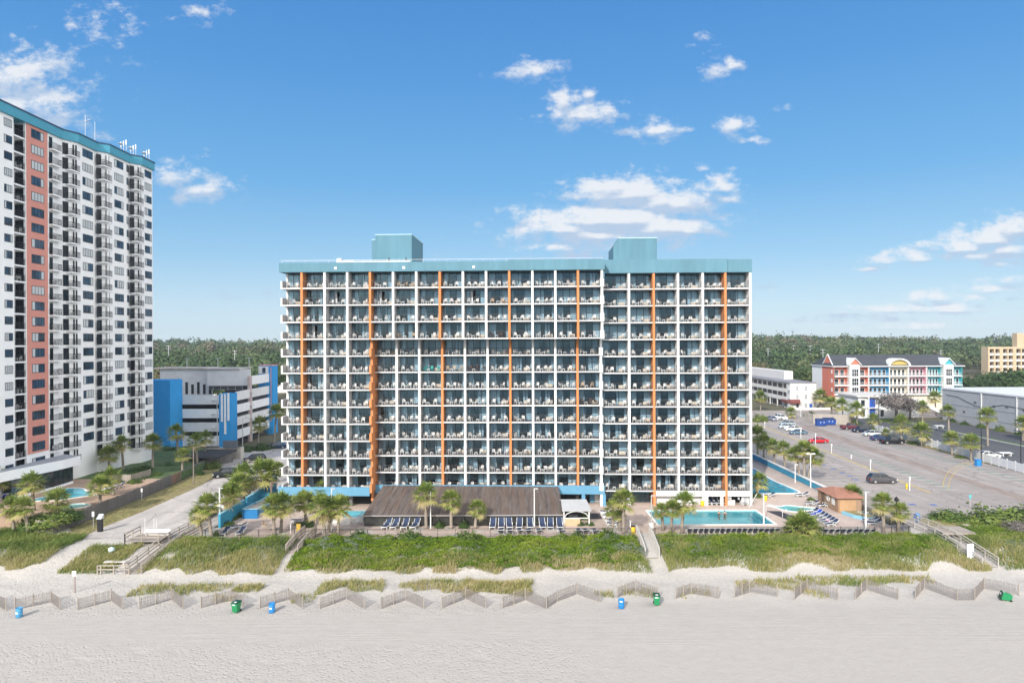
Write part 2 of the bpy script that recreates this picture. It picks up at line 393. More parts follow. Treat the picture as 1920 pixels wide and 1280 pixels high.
# beach: fine displaced grid
def beach():
    xs = np.arange(-100, 115.1, .4); ys = np.concatenate([np.arange(20, 66, .5), np.arange(66, 95.3, .3)])
    X, Y = np.meshgrid(xs, ys)
    gzv = np.vectorize(gz); Z = gzv(X, Y)
    r = np.random.default_rng(3)
    lump = np.zeros_like(Z)
    for _ in range(40):
        a = r.uniform(0, 2 * PI); f = r.uniform(.6, 2.2); lump += np.sin((X * math.cos(a) + Y * math.sin(a)) * f + r.uniform(0, 6)) / 40
    Z = Z + lump * .22 * (Y > 69) * np.clip((Y - 69) / 4, 0, 1) + lump * .03 - .03
    n, m_ = X.shape
    V = np.stack([X.ravel(), Y.ravel(), Z.ravel()], 1)
    i = (np.arange(n - 1)[:, None] * m_ + np.arange(m_ - 1)[None, :]).ravel()
    F = np.stack([i, i + 1, i + m_ + 1, i + m_], 1)
    mt, nt_, b = nm('sand')
    v = wpos(nt_)
    big = noise(nt_, v, .09, 3); mid = noise(nt_, wpos(nt_, (.5, 1.0, 1)), 1.6, 5, .7); fine = noise(nt_, v, 3.2, 5, .65)
    sp = nt_.nodes.new('ShaderNodeSeparateXYZ'); nt_.links.new(v, sp.inputs[0])
    wob = math_n(nt_, 'MULTIPLY_ADD', big, 5.0, sp.outputs[1])
    dune = ramp(nt_, wob, 71.5, 75.5)                      # loose pale sand above, packed raked sand below
    c1 = mixrgb(nt_, ramp(nt_, mid, .35, .65), (.382, .354, .32), (.404, .376, .343))
    c2 = mixrgb(nt_, ramp(nt_, fine, .35, .7), (.42, .39, .35), (.50, .47, .43))
    nt_.links.new(mixrgb(nt_, dune, c1, c2), b.inputs['Base Color'])
    b.inputs['Roughness'].default_value = .95; sock(b, 'Specular IOR Level', 'Specular').default_value = .1
    # footprints and trampled hollows; smooth raked strip with tyre lines between
    vo = nt_.nodes.new('ShaderNodeTexVoronoi'); vo.inputs['Scale'].default_value = 3.4; vo.feature = 'SMOOTH_F1'; nt_.links.new(v, vo.inputs['Vector'])
    foot = math_n(nt_, 'MULTIPLY', ramp(nt_, vo.outputs['Distance'], .05, .42), ramp(nt_, noise(nt_, v, .5, 2), .2, .5))
    rake = math_n(nt_, 'MULTIPLY', ramp(nt_, wob, 63.5, 65.5), ramp(nt_, wob, 71, 69.5))
    xr = ramp(nt_, math_n(nt_, 'MULTIPLY_ADD', big, 20.0, sp.outputs[0]), 26, 8)  # trampled to the left, smoother to the right
    wav = noise(nt_, wpos(nt_, (.12, 6, 1)), 1.0, 3)
    hf = math_n(nt_, 'MULTIPLY', math_n(nt_, 'MULTIPLY_ADD', xr, .8, .2), math_n(nt_, 'SUBTRACT', 1.0, math_n(nt_, 'MULTIPLY', rake, .9)))
    h = math_n(nt_, 'ADD', math_n(nt_, 'MULTIPLY', foot, hf), math_n(nt_, 'MULTIPLY', wav, math_n(nt_, 'MULTIPLY_ADD', rake, .9, .0)))
    h = math_n(nt_, 'ADD', h, math_n(nt_, 'MULTIPLY', fine, .45))
    bump(nt_, b, h, .42, .14)
    me = npmesh('beach', V, F, mt); me.polygons.foreach_set('use_smooth', np.ones(len(F), bool))
    tag(link('beach', me), kind='structure')
beach()
m, nt_, b = nm('sea_water'); b.inputs['Base Color'].default_value = (.01, .05, .07, 1); b.inputs['Roughness'].default_value = .12
bump(nt_, b, noise(nt_, wpos(nt_), .4, 4), .5, .5)
sheet('sea', rect(-4000, -5000, 4000, 24), -1.95, m)
EARTH = mat('inland_soil', (.13, .12, .07), .95, .35, .06)
def terrain_z(y): return -0.04 + max(0.0, min(1.0, (y - 330) / 620)) * 15.5
b = MB(); prev = None
b.poly([(-5000, 95, -.04), (20.3, 95, -.04), (20.3, 108.6, -.04), (-5000, 108.6, -.04)]); b.poly([(36.7, 95, -.04), (5000, 95, -.04), (5000, 108.6, -.04), (36.7, 108.6, -.04)]); b.poly([(20.3, 94, -.3), (36.7, 94, -.3), (36.7, 95.2, -.3), (20.3, 95.2, -.3)])
for y in [108.6, 330, 400, 500, 600, 700, 800, 950, 1300, 5000]:
    r = (b.vert((-5000, y, terrain_z(y))), b.vert((5000, y, terrain_z(y))))
    if prev: b.face((prev[0], prev[1], r[1], r[0]))
    prev = r
struct('ground', b, EARTH)
PAVE = None
def pavermat(name, col, var=.10):
    m, nt_, b = nm(name)
    v = wpos(nt_)
    br = nt_.nodes.new('ShaderNodeTexBrick'); br.inputs['Scale'].default_value = 1.0
    br.inputs['Brick Width'].default_value = .5; br.inputs['Row Height'].default_value = .25; br.inputs['Mortar Size'].default_value = .012
    br.inputs['Color1'].default_value = (*[c * (1 - var) for c in col], 1); br.inputs['Color2'].default_value = (*[c * (1 + var) for c in col], 1)
    br.inputs['Mortar'].default_value = (*[c * .75 for c in col], 1); nt_.links.new(v, br.inputs['Vector'])
    n = noise(nt_, v, .35, 5, .65)
    nt_.links.new(mixrgb(nt_, math_n(nt_, 'MULTIPLY', ramp(nt_, n, .35, .7), .45), br.outputs['Color'], [c * .72 for c in col]), b.inputs['Base Color'])
    b.inputs['Roughness'].default_value = .9
    return m
PAVER = pavermat('pink_pavers', (.50, .40, .34))
PAVER2 = pavermat('terracotta_pavers', (.46, .32, .23))
def roadmat(name, col, sc=.5, var=.18, streak=(1, .08, 1), cracks=False):
    m, nt_, b = nm(name)
    v = wpos(nt_); s_ = wpos(nt_, streak)
    f = math_n(nt_, 'ADD', math_n(nt_, 'MULTIPLY', noise(nt_, s_, sc, 6, .6), .6), math_n(nt_, 'MULTIPLY', noise(nt_, v, 2.5, 6, .7), .4))
    c = mixrgb(nt_, ramp(nt_, f, .35, .65), [k * (1 - var) for k in col], [k * (1 + var) for k in col])
    pt = ramp(nt_, noise(nt_, v, .12, 2), .52, .6)
    c = mixrgb(nt_, math_n(nt_, 'MULTIPLY', pt, .35), c, [k * .78 for k in col])
    if cracks:
        vo = nt_.nodes.new('ShaderNodeTexVoronoi'); vo.feature = 'DISTANCE_TO_EDGE'; vo.inputs['Scale'].default_value = .11
        wv = nt_.nodes.new('ShaderNodeVectorMath'); wv.operation = 'MULTIPLY_ADD'; nz = nt_.nodes.new('ShaderNodeTexNoise'); nz.inputs['Scale'].default_value = .5; nz.inputs['Detail'].default_value = 4; nt_.links.new(v, nz.inputs['Vector'])
        nt_.links.new(nz.outputs['Color'], wv.inputs[0]); wv.inputs[1].default_value = (3, 3, 0); nt_.links.new(v, wv.inputs[2]); nt_.links.new(wv.outputs[0], vo.inputs['Vector'])
        c = mixrgb(nt_, math_n(nt_, 'MULTIPLY', ramp(nt_, vo.outputs['Distance'], .016, .004), .55), c, [k * .45 for k in col])
        oil = math_n(nt_, 'MULTIPLY', ramp(nt_, noise(nt_, v, .75, 2), .64, .74), .45); c = mixrgb(nt_, oil, c, [k * .5 for k in col])
    nt_.links.new(c, b.inputs['Base Color']); b.inputs['Roughness'].default_value = .92
    bump(nt_, b, noise(nt_, v, 14, 3), .2, .01)
    return m
LOT = roadmat('worn_lot_asphalt', (.315, .275, .25), cracks=True)
STREET = roadmat('sandy_street_concrete', (.46, .42, .385), cracks=True)
ASPH = roadmat('dark_asphalt', (.075, .078, .085))
DRYGRASS = roadmat('dry_lawn', (.24, .20, .085), 1.2, .45, (1, 1, 1))
LAWN = roadmat('green_lawn', (.07, .12, .035), 1.2, .45, (1, 1, 1))
# pool deck around the rectangular pool (hole 20.4..36.6 x 95.5..103.4)
b = MB()
for r in (rect(-40.4, 89.2, 20.4, 108.5), rect(20.4, 89.2, 36.6, 95.5), rect(20.4, 103.4, 36.6, 108.5), rect(36.6, 89.2, 52.2, 108.5), rect(37.9, 108.5, 52.2, 160)):
    b.poly([(x, y, .0) for x, y in r])
struct('pool_deck', b, PAVER)
b = MB(); b.box((-40.4, 88.95, -.9), (52.2, 89.2, .10)); struct('deck_kerb', b, mat('kerb_concrete', (.48, .41, .36), .9, .1))
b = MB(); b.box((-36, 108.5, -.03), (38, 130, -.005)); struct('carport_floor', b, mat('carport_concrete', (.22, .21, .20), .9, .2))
# street on the left running to the beach, verge and lawn
b = MB()
def strip(b, pts, z=0.0):
    for (y0, a0, b0), (y1, a1, b1) in zip(pts, pts[1:]):
        b.poly([(a0, y0, z), (b0, y0, z), (b1, y1, z), (a1, y1, z)])
strip(b, [(90, -57, -45.5), (95, -57.3, -41.6), (104, -56.5, -41.4), (120, -56.2, -41.2), (150, -57.5, -41), (166, -58, -40), (300, -60, -44)], .006)
struct('street', b, STREET)
b = MB()
strip(b, [(88.5, -61.6, -58), (92, -61.6, -57.2), (104, -61.6, -56.4), (120, -61.4, -56.1), (133, -62, -57.5), (140, -63.4, -60)], .002); struct('grass_verge', b, DRYGRASS)
b = MB(); strip(b, [(140, -70, -41), (166, -70, -41)], .003); struct('garage_apron', b, STREET)
b = MB(); b.poly([(x, y, 1.5) for x, y in rect(-82, 95, -62.1, 122)]); b.poly([(-82, 95, -.2), (-62.1, 95, -.2), (-62.1, 95, 1.5), (-82, 95, 1.5)]); b.poly([(-62.1, 95, -.2), (-62.1, 122, -.2), (-62.1, 122, 1.5), (-62.1, 95, 1.5)])
struct('tower_patio', b, PAVER2)
b = MB(); b.poly([(-82, 122, 1.5), (-62.1, 122, 1.5), (-62.6, 138, 1.3), (-67, 160, 1.0), (-82, 160, 1.5)]); b.poly([(-62.1, 122, -.2), (-62.6, 138, -.2), (-62.6, 138, 1.3), (-62.1, 122, 1.5)]); b.poly([(-62.6, 138, -.2), (-67, 160, -.2), (-67, 160, 1), (-62.6, 138, 1.3)]); struct('tower_lawn', b, LAWN)
# parking lot on the right
b = MB(); strip(b, [(92, 56, 90), (98, 54.4, 104), (112, 54.2, 106), (118, 54, 99), (140, 53.8, 98), (190, 53.8, 98.5), (225, 56, 99)], .004); struct('parking_lot', b, LOT)
b = MB(); b.poly([(x, y, .002) for x, y in rect(54, 225, 380, 250)]); struct('side_street', b, LOT)
b = MB(); strip(b, [(95, 104, 112), (118, 104, 118), (150, 104, 122), (200, 103, 123), (225, 103, 122)], .004); struct('alley_road', b, ASPH)
b = MB(); strip(b, [(95, 122, 130), (150, 125, 134), (196, 124, 136), (215, 124, 136)], .005); struct('back_lane', b, ASPH)
b = MB(); strip(b, [(95, 112.2, 122), (118, 118.2, 122.5), (150, 122.2, 124.8), (196, 123.2, 124)], .05); struct('lawn_strip', b, LAWN)
b = MB(); strip(b, [(100, 97.5, 104), (118, 99.2, 103.9), (150, 98.4, 103.8), (200, 99, 102.9)], .003); struct('fence_verge', b, DRYGRASS)
b = MB(); strip(b, [(84, 58, 110), (92, 58, 110), (97.5, 57, 110)], .0); 
b2 = MB()
for k in range(14):
    y0 = 84 + k; 
    b2.poly([(57.6, y0, max(gz(57.6, y0) + .02, -.02)), (64, y0, max(gz(64, y0) + .02, -.02)), (64, y0 + 1, max(gz(64, y0 + 1) + .02, .0)), (57.6, y0 + 1, max(gz(57.6, y0 + 1) + .02, .0))])
struct('dry_lawn_patch', b2, DRYGRASS)
# lot paint
LINE = mat('white_line_paint', (.52, .51, .48), .9, .25, 1.5); YEL = mat('yellow_line_paint', (.50, .37, .10), .9, .3, 1.2); BLU = mat('blue_stall_paint', (.10, .16, .34), .9, .3, 1.5)
GRN = mat('faded_green_paint', (.17, .26, .21), .9, .3, 1.5)
b = MB()
for y in np.arange(117, 214, 2.75):
    xc = 70 + (y - 116) * .055
    b.poly([(xc + .3, y, .010), (xc + 6.4, y, .010), (xc + 6.4, y + .11, .010), (xc + .3, y + .11, .010)])
    if y < 150: b.poly([(xc - 6.2, y, .010), (xc - .3, y, .010), (xc - .3, y + .14, .010), (xc - 6.2, y + .14, .010)])
    b.poly([(89.5, y, .010), (96.5, y, .010), (96.5, y + .14, .010), (89.5, y + .14, .010)])
    if y < 170: b.poly([(61.5, y, .010), (56.4, y, .010), (56.4, y + .12, .010), (61.5, y + .12, .010)])
struct('stall_lines', b, LINE)
b = MB()
b.poly([(69.9, 114.5, .012), (70.3, 114.5, .012), (75.7, 214, .012), (75.3, 214, .012)])
prev = None
for k in range(18):
    t = k / 17; x = 75 + 21.5 * t; y = 119 + 25 * t + 2.2 * math.sin(PI * t); 
    if prev is not None:
        for dd in (0, 1.5): b.poly([(prev[0], prev[1] - dd, .012), (x, y - dd, .012), (x, y + .2 - dd, .012), (prev[0], prev[1] + .2 - dd, .012)])
    prev = (x, y)
struct('yellow_lines', b, YEL)
b = MB()
for px, py in ((1544, 872), (1562, 879), (1579, 886), (1593, 892), (1605, 899), (1710, 945), (1750, 946)):
    p = P(px, py); b.box((p.x - .5, p.y - .5, .005), (p.x + .5, p.y + .5, .012))
struct('accessible_stall_paint', b, BLU)
b = MB()
for y in np.arange(117, 165, 2.75):
    xc = 70 + (y - 116) * .055
    for cx in (xc + 5.2, 92.6): b.poly([(cx - .9, y + .9, .011), (cx + .9, y + .9, .011), (cx + .9, y + 1.7, .011), (cx - .9, y + 1.7, .011)])
struct('stall_number_paint', b, GRN)
b = MB()
strip(b, [(100, 80.5, 83.5), (116, 81.2, 83.8), (143, 82.2, 84.8), (170, 83.4, 86.4), (190, 84.5, 89), (205, 85, 90)], .008)
struct('dirt_streak', b, roadmat('brown_dirt', (.27, .215, .18), 1, .3, (1, .2, 1)))
b = MB(); 
for y0, y1 in ((118, 214),): b.box((122.4, y0, 0), (122.65, y1, .14))
b.box((102.9, 112, 0), (103.1, 118, .14)); b.poly([(79, 104.5, .011), (79, 104.7, .011), (105, 107.6, .011), (105, 107.4, .011)])
struct('alley_kerb', b, mat('pale_kerb', (.55, .54, .52), .9, .1))
# ================================================================== AIR
m = bpy.data.materials.new('thin_sea_haze'); m.use_nodes = True; nt_ = m.node_tree; nt_.nodes.remove(nt_.nodes['Principled BSDF'])
pv = nt_.nodes.new('ShaderNodeVolumePrincipled'); pv.inputs['Color'].default_value = (.80, .90, 1.0, 1); pv.inputs['Density'].default_value = .00015; pv.inputs['Anisotropy'].default_value = .0
nt_.links.new(pv.outputs[0], nt_.nodes['Material Output'].inputs['Volume'])
b = MB(); b.box((-1200, -60, -3.5), (1200, 1250, 72)); tag(b.build('haze', m), 'thin pale sea haze over the whole shore', 'haze', None, 'stuff')
S.cycles.volume_bounces = 0
# ================================================================== THE BALCONY HOTEL
TH = math.atan2(-2.0, 50.08); HX, HY = -36.02, 106.0
cs_, sn_ = math.cos(TH), math.sin(TH)
def hl(px, d, py=700):
    """local x on the hotel's facade (depth d behind its front plane) seen at pixel column px"""
    a = unpix(px, py)[0] / FPX
    t = (d + (-sn_ * HX + cs_ * HY)) / (-sn_ * a + cs_)
    qx, qy = t * a - HX, t - HY
    return qx * cs_ + qy * sn_
def hw(x, y, z=0.0): return Vector((HX + x * cs_ - y * sn_, HY + x * sn_ + y * cs_, z))
hotel = thing('hotel', (HX, HY, 0), 'thirteen storey white balcony hotel with orange fins and turquoise roof bands', 'hotel', None, TH)
FH = 2.63; Z0 = 34.15; ZW = 33.88
HB = {}
def hpart(name, mb, mats, label=None):
    o = mb.build(name, mats, hotel, (0, 0, 0)); 
    if label: o['label'] = label
    return o
main_px = [531, 566, 609, 651.5, 694.2, 737.5, 781, 825, 868.5, 912, 955.5, 999, 1042, 1084.5, 1129.5]
wing_px = [1136, 1180, 1226.5, 1272, 1318.5, 1361, 1407.5]
SB = 2.4; DW = 3.0; DEP = 2.0; FT = .35
mx_ = [hl(p, 0) for p in main_px]; wx_ = [hl(p, DW) for p in wing_px]; wx_[0] = mx_[-1] + .2
NM = len(mx_) - 1; NW = len(wx_) - 1
def front(i, L):     # depth of the balcony front for main bay i on level L (0 = top)
    return 0.0 if (i < 4 or L < 4) else SB
# --- balcony pieces (each built for a clear width w, origin at left front corner of the balcony floor)
def p_floor(w, dep=DEP):
    b = MB(); b.box((0, 0, -.17), (w, dep, 0), 0); b.poly([(0, .03, .004), (w, .03, .004), (w, dep, .004), (0, dep, .004)], 1); return b
def p_rail(w, post=True):
    b = MB()
    b.box((0, .05, 1.02), (w, .10, 1.07)); b.box((0, .06, .10), (w, .09, .13))
    n = max(2, int(w / .22))
    for k in range(n + 1):
        x = w * k / n
        b.box((x - .011, .066, .13), (x + .011, .084, 1.02))
    for x in (.02, w * .5, w - .02): b.box((x - .018, .055, 0), (x + .018, .095, 1.02))
    return b
def p_door(w, var):
    b = MB(); y = DEP
    top = 2.40
    bars = [0, .36, .68, 1.0] if var % 3 == 0 else ([0, .34, .66, 1.0] if var % 3 == 1 else [0, .5, .78, 1.0])
    if var & 4: bars = [1 - k for k in bars][::-1]
    for k in bars: 
        x = w * k; b.box((max(0, x - .035), y, 0), (min(w, x + .035), y + .07, top), 0)
    b.box((0, y - .004, 0), (w, y + .066, .08), 0); b.box((0, y - .004, 2.10), (w, y + .066, 2.17), 0); b.box((0, y - .004, top - .06), (w, y + .066, top), 0)
    b.box((0, y - .01, .42), (w * bars[1], y + .062, .46), 0)
    opened = var in (5,)
    for i, (k0, k1) in enumerate(zip(bars, bars[1:])):
        if opened and i == 1: 
            b.poly([(w * k0, y + .03, 2.17), (w * k1, y + .03, 2.17), (w * k1, y + .03, top - .06), (w * k0, y + .03, top - .06)], 1); continue
        b.poly([(w * k0, y + .03, .08), (w * k1, y + .03, .08), (w * k1, y + .03, top - .06), (w * k0, y + .03, top - .06)], 1)
    return b
def curtain_spans(var):
    return [[(0, .33), (.82, 1)], [(0, .36), (.68, 1)], [(0, .5), (.9, 1)], [(0, .1), (.5, 1)], [(0, .36), (.86, 1)], [(0, .36), (.74, 1)], [(0, .24), (.68, 1)], [(0, 1)], [(0, .12), (.64, 1)], [(0, .14), (.6, 1)], [(0, .34), (.55, .78)]][var]
def p_curtain(w, var, only=None):
    b = MB()
    for a, c in (curtain_spans(var) if only is None else [curtain_spans(var)[only]]):
        n = max(3, int((c - a) * w / .11)); pts = []
        for k in range(n + 1):
            x = w * (a + (c - a) * k / n); y = DEP + .22 + (.045 if k % 2 else 0) 
            pts.append((x, y))
        for q, r in zip(pts, pts[1:]): b.poly([(q[0], q[1], .05), (r[0], r[1], .05), (r[0], r[1], 2.33), (q[0], q[1], 2.33)])
    return b
def p_ac(w):
    b = MB(); x1 = w - .25
    b.box((x1 - 1.05, DEP - .36, .06), (x1, DEP - .02, .58), 0)
    for k in range(5): b.box((x1 - 1.0, DEP - .375, .14 + k * .085), (x1 - .05, DEP - .355, .18 + k * .085), 0)
    b.box((x1 - 1.02, DEP - .34, .0), (x1 - .96, DEP - .1, .07), 0); b.box((x1 - .1, DEP - .34, .0), (x1 - .04, DEP - .1, .07), 0)
    return b
_mc = {}
def pm(kind, w, var=0):
    k = (kind, round(w, 2), var)
    if k not in _mc:
        f, mats = {'f': (lambda: p_floor(w), [WHITE, SLABTOP]), 'r': (lambda: p_rail(w), [RAILM]), 'd': (lambda: p_door(w, var), [FRAME, GLASS]),
                   'c': (lambda: p_curtain(w, var), [CURT]), 'a': (lambda: p_ac(w), [BEIGE]), 'c0': (lambda: p_curtain(w, var, 0), [CURT]), 'c1': (lambda: p_curtain(w, var, 1), [CURT])}[kind]
        mb = f(); _mc[k] = (mb, mb.mesh({'f': 'balcony', 'r': 'railing', 'd': 'glass_door', 'c': 'curtain', 'c0': 'curtain', 'c1': 'curtain', 'a': 'air_conditioner'}[kind], mats), mats)
    return _mc[k]
BAYS = []     # every balcony: (x0, width, front depth, floor z, level, bay number)
for L in range(13):
    for i in range(NM):
        x0 = mx_[i] + FT / 2; x1 = mx_[i + 1] - FT / 2
        if i == 0: x0 = mx_[0] + .05
        BAYS.append((x0, x1 - x0, front(i, L), Z0 - FH * L, L, i))
    for i in range(NW):
        x0 = wx_[i] + (FT / 2 if i else .1); x1 = wx_[i + 1] - FT / 2
        BAYS.append((x0, x1 - x0, DW, ZW - FH * L, L, NM + i))
r_ = random.Random(11)
def camd(b):
    p = hw(b[0] + b[1] / 2, b[2], b[3]); return (p - Vector((0, 0, CZ))).length
order = sorted(range(len(BAYS)), key=lambda k: camd(BAYS[k]))
own = set(order[:100])
rest = MB(); REST_MATS = [WHITE, SLABTOP, RAILM, FRAME, GLASS, CURT, BEIGE]
for k, (x0, w, d, z, L, bay) in enumerate(BAYS):
    var = r_.choice([0, 1, 0, 1, 2, 3, 4, 6, 6, 8, 9, 10, 4, 5 if r_.random() < .35 else 1, 7 if r_.random() < .6 else 0])
    if L >= 6 and var == 7: var = 1
    dv = 5 if var == 5 else [0, 1, 2, 3, 4, 6, 7][r_.randrange(7)]
    if k in own:
        o = link('balcony', pm('f', w)[1], hotel, (x0, d, z))
        link('railing', pm('r', w)[1], o); link('glass_door', pm('d', w, dv)[1], o); 
        for q in range(len(curtain_spans(var))): link('curtain', pm('c' + str(q), w, var)[1], o)
        link('air_conditioner', pm('a', w)[1], o) if (bay >= NM or r_.random() < .55) else None
    else:
        off = (x0, d, z)
        rest.add(pm('f', w)[0], off, 0); rest.add(pm('r', w)[0], off, 2); rest.add(pm('d', w, dv)[0], off, 3); rest.add(pm('c', w, var)[0], off, 5); (rest.add(pm('a', w)[0], off, 6) if (bay >= NM or r_.random() < .55) else None)
o = hpart('balcony_rows', rest, REST_MATS); o['kind'] = 'stuff'
# --- fins: every third one orange
for i, x in enumerate(mx_):
    org = i in (1, 4, 7, 10, 13); b = MB()
    zr = Z0 + FH - .2
    if i == 0:
        b.box((x - .25, DEP, 0), (x + .12, 9, zr))
    elif i < 4: b.box((x - FT / 2, 0, 2.6), (x + FT / 2, DEP + .6, zr))
    elif i == 4:
        zt = Z0 - 3 * FH - .2
        b.box((x - FT / 2, 0, zt), (x + FT / 2, DEP + SB, zr))
        b.box((x - FT / 2, .85, 1.0), (x + FT / 2, SB + DEP + .6, zt))
        for L in range(4, 13):
            z = Z0 - FH * L; b.box((x - FT / 2, 0, z - .2), (x + FT / 2, .85, z + 1.1))
    else:
        zt = Z0 - 3 * FH - .2
        b.box((x - FT / 2, 0, zt), (x + FT / 2, DEP + SB + .6, zr)); b.box((x - FT / 2, SB, 2.6), (x + FT / 2, SB + DEP + .6, zt))
        if i == NM:
            b.box((x - FT / 2, SB, 0), (x + FT / 2, 9, 2.6)); 
            b.box((x - FT / 2 + .01, DEP + SB + .6, 2.6), (x + FT / 2 - .01, 9, zr))
    hpart('fin_wall', b, ORANGE if org else WHITE, 'orange fin wall' if org else None)
for i, x in enumerate(wx_[1:], 1):
    org = i in (2, 5); b = MB()
    b.box((x - FT / 2, DW, 0), (x + FT / 2, DW + DEP + (.6 if i < NW else 15), ZW + FH - .2))
    hpart('fin_wall', b, ORANGE if org else WHITE, 'orange fin wall' if org else None)
# --- side parapets of the left end balconies and of the right edge of the main block
for L in range(13):
    z = Z0 - FH * L; x = mx_[0]
    b = MB(); b.box((x - .35, 0, z - .2), (x - .1, DEP, z + 1.08)); b.box((x - .1, 0, z - .2), (x + .05, DEP, z - .001)); hpart('side_parapet', b, WHITE)
    x = mx_[NM]; f = front(NM - 1, L)
    b = MB(); b.box((x - .32, f - .18, z - .2), (x + .30, f - .002, z + 1.06)); hpart('edge_parapet', b, WHITE)
# --- interior: slabs behind the glass, party walls, back wall
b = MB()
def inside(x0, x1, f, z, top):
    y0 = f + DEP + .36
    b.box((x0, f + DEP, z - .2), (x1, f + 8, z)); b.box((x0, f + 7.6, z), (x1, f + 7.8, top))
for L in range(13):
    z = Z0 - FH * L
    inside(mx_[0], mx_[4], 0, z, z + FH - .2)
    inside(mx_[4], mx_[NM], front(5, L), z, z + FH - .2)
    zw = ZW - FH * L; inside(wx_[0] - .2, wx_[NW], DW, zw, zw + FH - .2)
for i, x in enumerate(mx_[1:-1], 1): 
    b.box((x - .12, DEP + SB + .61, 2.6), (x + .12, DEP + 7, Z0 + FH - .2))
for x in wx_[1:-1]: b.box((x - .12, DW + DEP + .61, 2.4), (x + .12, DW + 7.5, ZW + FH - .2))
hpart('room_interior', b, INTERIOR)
# --- back of the block
b = MB(); b.box((mx_[0] - .2, 9, 0), (mx_[NM] + .19, 17, Z0 + FH - .21)); b.box((mx_[NM] + .2, DW + 8, 0), (wx_[NW] - .2, DW + 15, ZW + FH - .21))
hpart('rear_block', b, WHITE)
# --- roof bands
zr = Z0 + FH - .2
b = MB(); b.box((mx_[0] - .55, -.12, zr), (mx_[NM] + .42, .35, zr + 1.45)); b.box((mx_[0] - .55, .35, zr), (mx_[0] - .2, 17, zr + 1.45)); b.box((mx_[NM] + .1, .35, zr - 1.2), (mx_[NM] + .42, 17, zr + 1.6))
b.box((mx_[0] - .2, .35, zr), (mx_[NM] + .1, 17, zr + .25))
b.box((mx_[10] - .1, -.16, zr + .002), (mx_[NM] + .40, -.121, zr + 1.60))
hpart('parapet', b, TURQ)
zw = ZW + FH - .2
b = MB(); xa = hl(1365, DW)
b.box((mx_[NM] + .43, DW - .12, zw), (xa - .02, DW + .35, zw + 2.1)); b.box((xa + .04, DW - .12, zw), (wx_[NW] + .25, DW + .35, zw + 2.0)); b.box((xa - .02, DW + .1, zw), (xa + .04, DW + .3, zw + 2.0))
b.box((wx_[NW] - .1, DW + .35, zw), (wx_[NW] + .25, DW + 15, zw + 2.0)); b.box((mx_[NM] + .43, DW + .35, zw), (wx_[NW] - .1, DW + 15, zw + .25))
hpart('parapet', b, TURQ)
b = MB()
for px in (630, 758, 889): 
    x = hl(px, -.12); b.box((x - .2, -.2, zr + .35), (x + .2, -.12, zr + .75)); 
hpart('drain_box', b, WPAINT)
b = MB(); b.box((hl(632, 0), -.10, zr + 1.45), (hl(770, 0), .3, zr + 1.60)); b.box((hl(632, 0), .1, zr + 1.6), (hl(640, 0), .9, zr + 2.1)); b.box((hl(640, 0), .3, zr + 1.5), (hl(662, 0), 1.2, zr + 1.75)); hpart('roof_coping', b, WPAINT)
b = MB(); 
b.box((mx_[0] - .4, .6, zr + 1.85), (mx_[NM] + .2, .65, zr + 1.9))
for k in range(28):
    x = mx_[0] - .4 + k * (mx_[NM] - mx_[0] + .6) / 27; b.box((x - .02, .605, zr + .25), (x + .02, .645, zr + 1.85))
hpart('roof_railing', b, GALV)
def penthouse(pxa, pxb, d, dep, ztop, chamfer=0, step=None):
    a, c = hl(pxa, d), hl(pxb, d); z0 = zr + .25
    b = MB()
    if chamfer: 
        pr = [(a, z0), (c, z0), (c, ztop), (a + chamfer, ztop), (a, ztop - chamfer * 1.3)]
        n = len(pr); i = len(b.v); b.v += [(p[0], d, p[1]) for p in pr] + [(p[0], d + dep, p[1]) for p in pr]
        b.face([i + k for k in range(n)]); b.face([i + n + k for k in range(n)][::-1])
        for k in range(n): b.face((i + (k + 1) % n, i + k, i + n + k, i + n + (k + 1) % n))
    else: b.box((a, d, z0), (c, d + dep, ztop))
    if step: b.box((hl(step, d) , d + .4, z0), (a, d + dep - .5, ztop - .75))
    o = hpart('penthouse', b, TURQ)
    b = MB(); b.box((a + chamfer - .05, d - .06, ztop + .002), (c + .06, d + dep + .06, ztop + .14))
    if step: b.box((hl(step, d) - .05, d + .34, ztop - .748), (a - .06, d + dep - .45, ztop - .64))
    o2 = b.build('coping', mat('pale_turquoise', (.42, .62, .68), .8, .05), o, (0, 0, 0))
    return o
penthouse(705, 773, 9, 11, 43.6, 0, 697); penthouse(1151, 1233, 11, 8, 42.9, .9)
b = MB()
for px in (730, 762): x = hl(px, 4); b.box((x - .08, 4, zr + .25), (x + .08, 4.3, zr + 2.6))
hpart('vent_pipe', b, BLACK)
# --- ground floor
b = MB()
x = mx_[0]; b.box((x - .9, -.05, 1.95), (mx_[4] - FT / 2 - .01, .12, 3.32)); b.box((x - .9, .12, 1.95), (x - .6, 8, 3.32))
b.box((mx_[4] + FT / 2 + .01, SB - .05, 1.85), (mx_[NM] - .2, SB + .04, 3.22)); b.box((mx_[NM] - .198, SB - .049, 1.85), (mx_[NM] + .5, SB - .002, 3.22)); b.box((mx_[NM] + .2, SB + .3, 0), (mx_[NM] + .5, SB + 2, 2.7))
b.box((x - .6, .0, -.02), (x - .1, 1.2, 1.94))
for px in (1093, 1131.5): xx = hl(px, SB); b.box((xx - .28, SB + .05, 0), (xx + .28, SB + .6, 1.84))
b.box((hl(1104, SB + 3), SB + 2.6, 0), (hl(1113, SB + 3), SB + 2.9, 2.2))
hpart('base_band', b, SKYBLUE)
b = MB(); 
for i in range(1, 5): b.box((mx_[i] - .25, 1.5, 0), (mx_[i] + .25, 2, 2.4))
for i in range(5, 14): b.box((mx_[i] - .25, 4.5, 0), (mx_[i] + .25, 5, 2.4))
